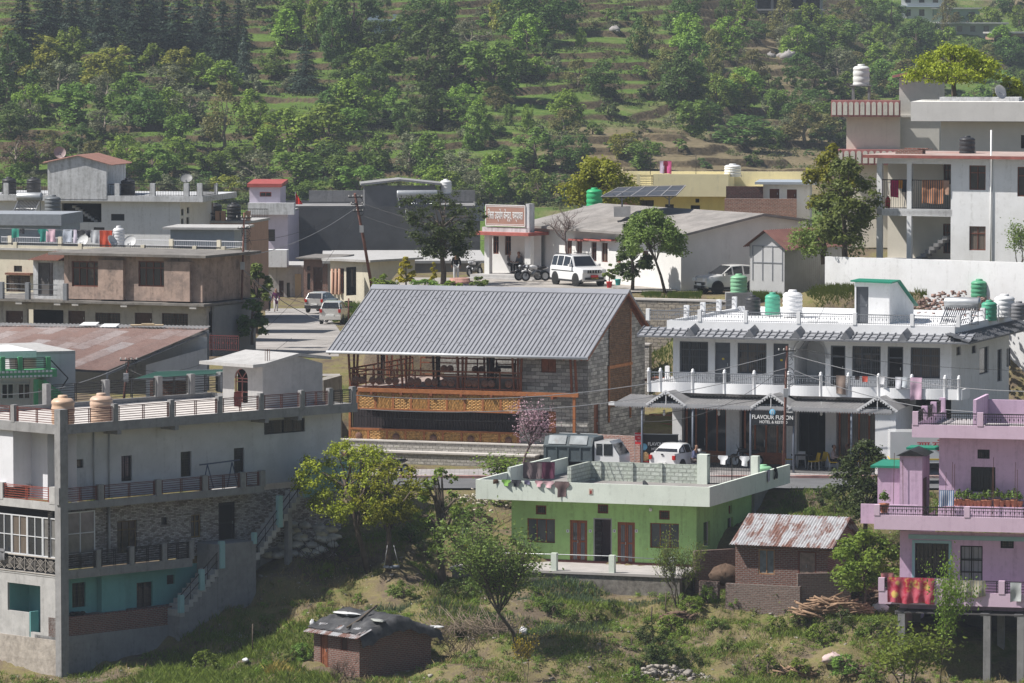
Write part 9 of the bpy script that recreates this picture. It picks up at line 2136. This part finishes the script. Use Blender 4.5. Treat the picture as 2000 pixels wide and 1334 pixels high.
near_tree(722,1117,862,215,L_LIME,'wide lime green tree by the outside stair, thick dark trunk','round',170,14000,.12,shell=.0,cr=.55,base=.3,r0=.13,up=.4,limbs=34,lean=(-1.0,0))
near_tree(760,1112,900,150,L_LIME,'lime green tree with a swing hung beside its trunk','round',110,7000,.12,shell=.0,cr=.6,base=.36,r0=.12,limbs=24)
near_tree(864,1142,915,105,L_FRESH,'slender fresh green tree with dark trunk left of the green house','tall',60,3600,.13,shell=.0,cr=.65,base=.22,r0=.15,limbs=22)
near_tree(1690,1035,862,120,L_DUSK,'dusky small leaved tree between road and pink house','tall',80,9500,.14,247,shell=.2,base=.06,r0=.08,limbs=20)
near_tree(1688,1208,1040,130,L_FRESH,'round leafy tree beside the firewood and the tin roofed shed','round',60,7500,.15,base=.3,r0=.07,limbs=14,shell=.2,up=.4)
near_tree(865,560,378,150,L_DUSK,'dark twiggy tree standing before the long grey wall','vase',120,11000,.12,303,base=.25,shell=.0,cr=.6,r0=.11,limbs=40)
near_tree(1300,565,408,112,L_SOFT,'leaning shade tree in front of the office wall','dome',90,13000,.14,294.5,cr=.95,base=.38,lean=(-1.0,0),r0=.07,up=.4)
near_tree(1235,560,432,70,L_DUSK,'tall dark climbing shrub against the office wall','tall',40,4200,.15,297,base=.02,name='shrub')
near_tree(1170,420,308,140,L_MUST,'dense mustard green bush behind the solar panels','dome',70,7000,.2,330,base=.1)
near_tree(1622,505,282,100,L_MUST,'yellow green tree beside the pink arcaded house','tall',50,4200,.22,312,base=.35,shell=.3)
near_tree(1652,520,310,115,L_SOFT,'feathery mid green tree left of the veranda house','tall',80,8500,.17,289,base=.12,shell=.15,limbs=20);near_tree(1610,505,420,140,L_SOFT,'spreading soft green shrub under the feathery tree','dome',40,3800,.16,290.5,base=.05,name='shrub')
near_tree(1865,200,88,175,L_LIME,'broad bright tree growing behind the parapet roof','dome',130,9000,.17,309,base=.3,shell=.05,cr=.65,limbs=26,r0=.14);near_tree(1975,196,150,60,L_MUST,'small mustard green bush by the broad bright tree','dome',20,1500,.2,309,base=.1,name='shrub')
near_tree(502,640,515,52,L_SOFT,'ragged green climber over the street corner wall','tall',30,2600,.17,310,base=.25,name='shrub',shell=.2);near_tree(492,662,585,56,L_DRK,'dark shrub by the slim pole at the street corner','dome',30,2600,.17,303,base=.02,name='shrub')
near_tree(793,553,502,34,L_GOLD,'golden thuja bush at the yard edge','cone',24,1800,.14,300,base=.02,name='shrub');near_tree(848,556,512,18,L_GOLD,'slim golden conifer beside the dark tree trunk','cone',12,700,.12,300,base=.02,name='shrub')
for px,py,tp,w,l,lab in((745,560,535,50,L_FRESH,'low green weeds beside the pavilion ridge'),(880,560,548,40,L_FRESH,'low bright weeds in the yard bed'),(935,560,540,34,L_SOFT,'pale flowering bush by the portico steps'),(1190,545,515,26,L_SOFT,'thin shrub beside the white SUV'),(830,560,545,60,L_MID,'round green plant before the dark tree')):near_tree(px,py,tp,w,l,lab,'dome',14,700,.14,299,base=.0,name='shrub',limbs=4)
def near_bare(px,py,top,wpx,col,label,D=None,**k):p=GP(px,py)if D is None else W(px,py,D);s=p.y/F;t=make_bare('tree',(py-top)*s/1.15,wpx*s,k.pop('n',(7,5,4)),col,k.pop('seed',3),label,**k);fit(t,(py-top)*s,wpx*s);t.location=p;return t
near_bare(1110,500,402,75,(.15,.11,.10),'leafless grey tree at the office wall',306,seed=5,n=(9,6,4))
near_bare(1012,1278,1005,190,(.09,.075,.06),'open young fruit tree with thin leaves before the deck',seed=8,leaf=L_SOFT,nleaf=7500,lsize=.11,twig=1.9,n=(11,7,4),r0=.07)
near_bare(1325,1190,1035,95,(.13,.11,.08),'many stemmed sapling at the deck corner',seed=9,leaf=L_FRESH,nleaf=2600,lsize=.09,lstems=5,n=(6,5,3),twig=1.2,r0=.035)
near_bare(1022,905,778,80,(.13,.09,.08),'slim tree with pink blossom before the bamboo panels',268,seed=12,leaf=L_BLOS,nleaf=1500,lsize=.085,n=(9,6,3),twig=1.4,r0=.05)
near_bare(975,935,880,85,(.16,.13,.09),'straggling bush with fresh leaves behind the green house roof',262,seed=13,leaf=L_FRESH,nleaf=900,lsize=.1,lstems=6,n=(5,4,3),twig=1.6,r0=.025)
near_bare(720,960,868,110,(.14,.11,.08),'half bare treetop rising behind the lime green tree',258,seed=14,leaf=L_SOFT,nleaf=1300,lsize=.11,n=(8,6,3),twig=1.5,r0=.06)
near_bare(1835,1345,1075,90,(.10,.085,.06),'tall thin sapling in front of the pink house stilts',226,seed=15,leaf=L_FRESH,nleaf=2300,lsize=.15,n=(10,5,3),twig=1.8,r0=.035)
near_bare(1775,1350,1215,160,(.10,.085,.06),'leafy low sapling by the pink house stilt',225.5,seed=16,leaf=L_FRESH,nleaf=1900,lsize=.15,lstems=4,n=(5,4,3),twig=1.8,r0=.03)
near_bare(1990,515,420,75,(.12,.1,.08),'loose twiggy tree before the veranda house at the photo edge',284,seed=17,leaf=L_SOFT,nleaf=1200,lsize=.12,lstems=3,n=(6,5,3),twig=1.6)
near_bare(672,1345,1275,70,(.10,.07,.055),'leafless thorn bush before the brick hut door',229.5,seed=18,lstems=6,n=(5,4,3),r0=.02,cat='shrub');near_bare(910,1160,1000,50,(.10,.08,.06),'thin sapling beside the flag pole',seed=19,leaf=L_FRESH,nleaf=700,lsize=.1,lstems=2,r0=.03)
near_bare(1030,1335,1225,46,(.12,.10,.07),'small yellowish sapling on the lowest terrace',seed=20,leaf=L_GOLD,nleaf=420,lsize=.12,lstems=2,r0=.02,twig=1.4);near_bare(1515,1185,1150,26,(.12,.1,.07),'tiny sapling before the low brick wall',seed=21,leaf=L_FRESH,nleaf=120,lsize=.1,r0=.015)
SHR=[make_tree('shrub',1.0,1.4,.0,26,1500,.085,l,'dome',200+i,nl=8,cat='shrub',shell=.3)for i,l in enumerate((L_MID,L_FRESH,L_DUSK,L_SOFT,L_DRK))]
SN=('mid green','fresh green','dusky green','greyish green','dark green');rs=random.Random(12)
def shrub(px,py,s,k,where):copy_thing(SHR[k],GP(px,py)-Vector((0,0,.08)),rs.random()*6,(s,s,s*rs.uniform(.65,1.0)),SN[k]+' leafy shrub '+where,SN[k]+' shrubs '+where)
for px,py,s,k in((790,1170,1.1,3),(770,1160,.8,3),(890,1170,1.2,2),(920,1160,.9,3),(1080,1200,1.0,4),(1060,1190,.8,0),(1130,1225,.9,2),(1165,1215,.9,3),(1200,1195,.7,2),(1275,1255,1.2,2),(1310,1240,1.3,1),(1350,1195,1.2,1),(1380,1180,1.0,1),(1400,1225,.9,3),(1440,1190,.6,1),(1480,1185,.5,1),(1300,1290,1.4,4),(1260,1300,1.3,2),(1350,1300,1.0,2),(1420,1275,.9,3),(1520,1240,1.1,1),(1560,1225,.8,3),(1600,1250,1.3,1),(1640,1235,1.2,2),(1700,1250,1.3,0),(1740,1245,1.1,2),(1500,1320,1.2,1),(1560,1325,1.4,1),(1650,1320,1.2,0),(1700,1330,1.0,3),(1720,1300,.8,1),(1240,1330,.9,1),(900,1240,.8,2),(960,1230,.9,4),(920,1290,.7,3),(1000,1330,.6,1),(1080,1320,.5,1),(400,1310,1.2,1),(520,1320,1.0,1),(570,1300,1.1,3),(590,1290,.9,0),(700,1180,.6,1),(640,1130,.8,1),(690,1085,.7,4),(800,1060,1.1,4),(830,1040,1.2,0),(900,1050,1.2,1),(930,1010,1.1,0),(960,1080,1.0,1),(830,1090,.9,2),(980,990,1.0,3),(880,1000,1.0,2),(1600,985,1.0,2),(1630,1005,1.1,3),(1585,1010,.7,0),(1620,970,.7,1)):
 shrub(px,py,s,k,'below the deck' if py>1140 and 870<px<1340 else 'around the firewood terraces' if px>1390 and py>1140 else 'by the brick hut' if py>1120 else 'on the bank by the road' if px>1500 else 'on the bank beside the lime green trees')
for t in SHR:
 for c in list(t.children):bpy.data.objects.remove(c)
 bpy.data.objects.remove(t)
# grass, weeds and crops: nobody could count them
def blocked(x,y):
 bad=(y>258.3)
 for fr_,x0,x1,y0,y1 in((gf,-12.5,1.0,-3.9,12.5),(lf,-1,30,-.3,12),(Fr(1616,1162,241,22),-4.6,.1,-.1,4.8),(Fr(702,1312,233,48),-3.8,.3,-1.3,4.4),(Fr(1757,1180,233,14),-.3,14,-.5,12)):
  dx,dy=x-fr_.o.x,y-fr_.o.y;a=dx*fr_.ux.x+dy*fr_.ux.y;c=dx*fr_.uy.x+dy*fr_.uy.y;bad=bad|((a>x0)&(a<x1)&(c>y0)&(c<y1))
 return bad
def blades(name,n,m,thr,hgt,wid,seed,freq=.35,region=None,lean=.35,inv=False):
 rng=np.random.default_rng(seed);x=rng.uniform(-25,25,n);y=rng.uniform(226,258.5,n)
 if region:x0,x1,y0,y1=region;x=rng.uniform(x0,x1,n);y=rng.uniform(y0,y1,n)
 d=fbm(x*freq+seed,y*freq*1.1,4);d=1-d if inv else d
 s=(d+rng.uniform(-.05,.05,n)>thr)&~blocked(x,y);x,y,d=x[s],y[s],d[s];k=len(x);z=height(x,y)-.02
 h=hgt*rng.uniform(.35,1.2,k)*np.clip((d-thr)*6+.45,.4,1.3);w=wid*rng.uniform(.6,1.3,k);a=rng.uniform(0,pi,k);lx,ly=rng.normal(size=k)*lean*h,rng.normal(size=k)*lean*h;cx,cy=np.cos(a)*w,np.sin(a)*w
 v=np.stack([np.stack([x-cx,y-cy,z],1),np.stack([x+cx,y+cy,z],1),np.stack([x+cx*.5+lx*.5,y+cy*.5+ly*.5,z+h*.65],1),np.stack([x+lx,y+ly,z+h],1)],1).reshape(-1,3)
 o=link_mesh(name,np_mesh(name,v,np.arange(4*k).reshape(k,4)),m);o['kind']='stuff';return o
G1=LEAF('grass_blade',(.08,.125,.02),(.18,.235,.035),trans=.3);G2=LEAF('dry_grass_blade',(.20,.165,.06),(.36,.29,.13),trans=.2);G3=LEAF('onion_blade',(.05,.085,.045),(.10,.14,.08),trans=.2)
blades('grass',240000,G1,.41,.24,.015,1);blades('dry_grass',60000,G2,.49,.24,.012,2,inv=True)
p0,p1=GP(1010,1160),GP(1300,1170);blades('onion_bed',8000,G3,.42,.3,.018,5,region=(p0.x,p1.x,p1.y-1.2,p1.y+2.2),lean=.18);p0=GP(1130,1235);blades('onion_bed',2600,G3,.42,.28,.018,6,region=(p0.x-5,p0.x+2,p0.y-.8,p0.y+1.2),lean=.18);p0=GP(820,1195);blades('onion_bed',3600,G3,.42,.3,.018,7,region=(p0.x-2.5,p0.x+4,p0.y-1,p0.y+1.6),lean=.2);p0=GP(600,1330);blades('grass',22000,G1,.3,.3,.014,8,region=(-17,p0.x+1.5,229,240));blades('dry_grass',2500,LEAF('yellow_grass',(.26,.22,.05),(.42,.34,.09),trans=.2),.3,.5,.014,9,region=(p0.x-1.8,p0.x+.8,p0.y+.5,p0.y+3.5))
for(a,c,m,s_,hh)in(((5,16,288.8,293),None,G1,11,.35),((14,24,283,292),None,G1,12,.4),((-8,5,290,292.5),None,G1,13,.25),((-12.2,-9.5,345,378),None,G1,14,.6)):
 rng=np.random.default_rng(s_);n=9000;x=rng.uniform(a[0],a[1],n);y=rng.uniform(a[2],a[3],n);d=fbm(x*.5,y*.5,3);s=d>.42;x,y=x[s],y[s];z=height(x,y)-.02;k=len(x);h=hh*rng.uniform(.3,1.1,k);w=.03;e=rng.normal(size=k)*.1
 v=np.stack([np.stack([x-w,y,z],1),np.stack([x+w,y,z],1),np.stack([x+w*.5+e,y,z+h*.7],1),np.stack([x+e*1.5,y,z+h],1)],1).reshape(-1,3);o=link_mesh('grass',np_mesh('grass',v,np.arange(4*k).reshape(k,4)),m);o['kind']='stuff'
def weeds(name,n,leaf,thr,r,size,per,seed,freq=.3):
 rng=np.random.default_rng(seed);x=rng.uniform(-25,25,n);y=rng.uniform(226,258.3,n);d=fbm(x*freq+seed*3,y*freq,4);s=(d>thr)&~blocked(x,y);x,y=x[s],y[s];z=height(x,y);R=r*rng.uniform(.5,1.4,len(x));v,f=cloud(np.stack([x,y,z+R*.25],1),R,per*len(x),size,rng,.8,.6,.5);o=link_mesh(name,np_mesh(name,v,f),leaf);o['kind']='stuff'
weeds('weeds',3000,L_MID,.47,.22,.075,60,31);weeds('weeds',2000,L_FRESH,.5,.2,.07,55,32);weeds('weeds',1500,L_SOFT,.5,.3,.08,60,33);weeds('white_flowers',500,LEAF('white_petals',(.5,.5,.42),(.65,.65,.6)),.55,.3,.05,10,34)
def stones(name,n,m,smin,smax,seed,region=None,zoff=0,pile=None):
 rng=np.random.default_rng(seed);vs=[];fs=[];o=0;C8=np.array([(-1,-1,-1),(1,-1,-1),(1,1,-1),(-1,1,-1),(-1,-1,1),(1,-1,1),(1,1,1),(-1,1,1)],float);Q6=np.array([(3,2,1,0),(4,5,6,7),(0,1,5,4),(1,2,6,5),(2,3,7,6),(3,0,4,7)])
 for i in range(n):
  if pile:x,y,z=pile(rng)
  else:
   x,y=(rng.uniform(region[0],region[1]),rng.uniform(region[2],region[3]))if region else(rng.uniform(-25,25),rng.uniform(227,258))
   if blocked(np.array([x]),np.array([y]))[0]:continue
   z=hz(x,y)
  s=rng.uniform(smin,smax)*rng.uniform(.5,1);q=C8*np.array([s,s*rng.uniform(.5,1),s*rng.uniform(.3,.7)])*rng.uniform(.65,1.1,(8,3));a=rng.random()*6.28;q=np.stack([q[:,0]*cos(a)-q[:,1]*sin(a),q[:,0]*sin(a)+q[:,1]*cos(a),q[:,2]+rng.normal()*.2*q[:,0]],1);vs.append(q+(x,y,z));fs.append(Q6+o);o+=8
 ob=link_mesh(name,np_mesh(name,np.concatenate(vs),np.concatenate(fs)),m);ob['kind']='stuff';return ob
STN=P('field_stone',(.30,.27,.24),.95,.35,3,.4);stones('loose_stones',1500,STN,.03,.14,41)
def pile_at(px,py,w,d,h,D=None,zb=None):
 p=GP(px,py)if D is None else W(px,py,D)
 def f(rng):u,v=rng.normal()*.4,rng.normal()*.4;r=min(1,sqrt(u*u+v*v));return p.x+u*w,p.y+v*d,p.z+h*(1-r)*rng.random()
 return f
stones('rubble_heap',420,P('broken_brick',(.30,.20,.17),.95,.6,3,.3),.06,.17,42,pile=pile_at(1870,612,4.5,2.5,1.5,281));stones('dry_stone_heap',260,STN,.06,.2,43,pile=pile_at(1295,1325,2.6,1.2,.7));stones('debris_heap',120,P('bright_litter',(.5,.45,.38),.9,.7,9,.1),.04,.11,44,pile=pile_at(925,985,1.8,2.5,.8))
def sticks(name,n,px,py,w,d,h,L,r,m,seed,ang=None,D=None):
 rng=np.random.default_rng(seed);p=GP(px,py)if D is None else W(px,py,D);b=MB()
 for i in range(n):
  u,v=rng.uniform(-.5,.5),rng.uniform(-.5,.5);z=h*rng.random()**.7*(1-abs(u)*1.3);a=(ang if ang is not None else rng.random()*3.14)+rng.normal()*.25;l=L*rng.uniform(.5,1.1);e=Vector((cos(a)*l/2,sin(a)*l/2,rng.normal()*.12*l+(0 if ang is not None else abs(rng.normal())*.3*l)));c=Vector((u*w,v*d,max(z,.04)));b.tube([c-e,c+e*.2+Vector((0,0,rng.normal()*.03)),c+e],r*rng.uniform(.6,1.3),5)
 o=b.build(name,m,None,p);o['kind']='stuff'
FW=P('firewood',(.26,.17,.11),.95,.5,5,.4);sticks('firewood_stack',110,1655,1165,2.6,1.2,1.0,1.3,.05,FW,51,.15);sticks('firewood_stack',130,1625,1205,3.0,1.2,.95,1.3,.05,FW,52,.1);sticks('firewood_stack',90,1725,1190,1.8,1,.8,1.2,.05,P('dark_firewood',(.12,.08,.06),.95,.4,5,.4),53,.1);sticks('firewood_stack',60,1325,1215,1.0,.8,.5,1.0,.06,P('dark_logs',(.13,.085,.06),.95,.4,5,.3),54,-.3);sticks('firewood_stack',60,1545,1320,1.8,.9,.4,1.2,.05,FW,55,.1);sticks('firewood_stack',50,1700,1322,1.6,.9,.4,1.1,.05,P('dark_firewood',(.12,.08,.06)),56,.2)
BRU=P('dry_brushwood',(.20,.155,.115),.95,.35,5,.2);sticks('brushwood_heap',260,925,1245,4.0,2.6,.8,1.7,.012,BRU,57);sticks('brushwood_heap',60,640,1100,2,1,.6,1.4,.015,P('dark_brush',(.08,.06,.05)),58)
sack(GP(1420,1130)if 0 else W(1418,1145,243.5),.75,.6,1.0,'brown dung heap between the green house and the brick shed',61,P('dung_brown',(.10,.065,.045),.95,.3,5,.9,fine=9),0,'dung_heap','heap')
DI=bpy.data.objects
for px,py,sx,sz,lab,i in((1568,1192,.7,.3,'crumpled white plastic sheet before the low brick wall',71),(1718,1200,.45,.5,'clear plastic bag leaning on the dark firewood',72),(1625,1300,.55,.55,'pinkish white sack on the lower terrace',73),(1022,1243,.3,.4,'white sack beside the fruit tree trunk',74),(735,1308,.35,.18,'white plastic scrap at the foot of the brick hut',75),(820,1285,.4,.3,'white plastic bag behind the brick hut corner',76),(480,1300,.2,.2,'small white block in the grass below the stair',77),(1440,1130,.0,.0,'',78)):
 if sx:sack(GP(px,py),sx,sx*.7,sz,lab,i,P('sack_pinkish',(.55,.42,.4),.7,.1,4,.2)if i==73 else None,i)
rng=random.Random(9)
for i in range(56):
 px=rng.uniform(515,655);k=rng.random();py=1092-k*(62 if px>560 else 40)*min(1,(px-505)/60);c=rng.choice(((.52,.50,.46),(.45,.43,.40),(.5,.45,.33),(.38,.36,.34)))
 sack(W(px,py,248.2+k*1.6),.36,.26,.3,'dusty filled sack in the heap below the outside stair',100+i,P('sack_%.2f'%c[2],c,.9,.12,4,.3),rng.random()*3,'filled_sack','sack','filled sacks below the outside stair')
for px,py,h,lab in((493,1275,55,'thin rusty stake standing in the sunny grass'),(700,1120,18,'short wooden stake near the lime green tree'),(1300,1200,40,'wooden stake at the onion bed'),(1272,1215,30,'stake leaning at the terrace edge'),(1233,1270,28,'weathered stake beside the dark shrubs')):p=GP(px,py);b=MB();b.tube([(0,0,-.2),(.02,0,h*p.y/F)],.035,6);b.build('stake',BARK,None,p,0,lab,'stake')
t=thing('swing','blue grey tyre swing hanging beside the second lime tree','swing',GP(765,1118));b=MB();b.tube([(-.35,0,.3),(-.2,0,1.3)],.02,5);b.tube([(.35,0,.3),(.1,0,1.3)],.02,5);b.build('rope',WIRE_L,t);b=MB();b.tube([(.35*cos(a),.25*sin(a),.25)for a in[i*pi/8 for i in range(17)]],.06,6);b.build('seat',P('blue_grey_post',(.14,.16,.2)),t)
p=WZ(1107,561,13.83);
for px,c,lab in((1190,(.5,.03,.03),'red bucket on the ground right of the white SUV'),(1207,(.05,.35,.33),'teal bucket by the office flower bed')):t=thing('bucket',lab,'bucket',W(px,562 if px<1200 else 557,298));b=MB();b.lathe([(.13,0),(.18,.36),(.19,.36),(.17,.3),(.12,.03)],14);b.build('body',P('bucket_%.2f'%c[0],c,.5,.05,3,0),t);b=MB();b.tube([(.18*cos(a),.02,.36+.14*sin(a))for a in[i*pi/8 for i in range(9)]],.01,4);b.build('handle',STEEL,t)
b=MB();b.lathe([(.75,0),(.78,.12),(.6,.12),(.6,.28),(.55,.3)],18);b.build('tree_ring',P('brick_ring',(.4,.22,.18),.9,.3,6,.2),None,W(898,553,299.5),0,'low round brick planter beside the standing man','planter')
b=MB();b.box(-.75,.75,-.6,.6,-2,0);b.build('plinth',CONC,None,W(1443,571,289),0,'grey block under the pale green tank above the stone wall','plinth');tank(W(1443,571,289),.48,1.05,(.20,.42,.25),'pale green tank standing above the rubble wall','water tanks on roofs');tank(W(1913,585,283),.48,1.15,(.08,.30,.17),'green tank on an iron stand before the whitewashed wall','water tanks on roofs');t=thing('tank_stand','rusty iron stand below the green tank at the whitewashed wall','stand',W(1913,585,283));b=MB();
for x in(-.6,.6):
 for y in(-.5,.5):b.bar((x,y,-2.2),(x,y,0),.05)
b.box(-.65,.65,-.55,.55,-.06,-.002);b.build('frame',RUSTPOLE,t)
t=thing('lean_to','open lean-to with a dark green tin roof behind the roof railing','shed',W(350,775,261));c0,c1,c2,c3=[W(x,y,d)-t.location for x,y,d in((258,741,259),(432,733,259),(440,722,262.5),(305,726,263))];n=60;vs=[]
for i in range(n+1):u=i/n;z=Vector((0,0,.025 if i%2 else-.025));vs+=[tuple(c0.lerp(c1,u)+z),tuple(c3.lerp(c2,u)+z)]
b=MB();b.add(vs,[(2*i,2*i+2,2*i+3,2*i+1)for i in range(n)]);b.build('roof',P('dark_green_tin',(.055,.15,.10),.5,.12,2,0),t);b=MB()
for q in(c0,c1,c2,c3):b.bar(q,q-Vector((0,0,2.4)),.07)
b.bar(c0,c1,.07);b.bar(c3,c2,.07);b.build('frame',IRON_G,t);bx(t,'brick_wall',RED_BR,(-1.6,.5,1.5,1.7,-2,.7))
_by={}
for o in list(COL.objects):
 if o.parent is None and o.get('label')and o.get('group')and o.get('category')in('tree','shrub','bush','boulder')and 'sack' not in o['label']:_by.setdefault(o['label'],[]).append(o)
ORD='first second third fourth fifth sixth seventh eighth ninth tenth eleventh twelfth thirteenth fourteenth fifteenth sixteenth seventeenth eighteenth nineteenth twentieth'.split()
for l_,os_ in _by.items():
 if 1<len(os_)<=20:
  for i,o in enumerate(sorted(os_,key=lambda o:o.location.x/o.location.y)):o['label']=l_+', '+(ORD[i]+' from left' if len(os_)>2 else('left one of two','right one of two')[i])
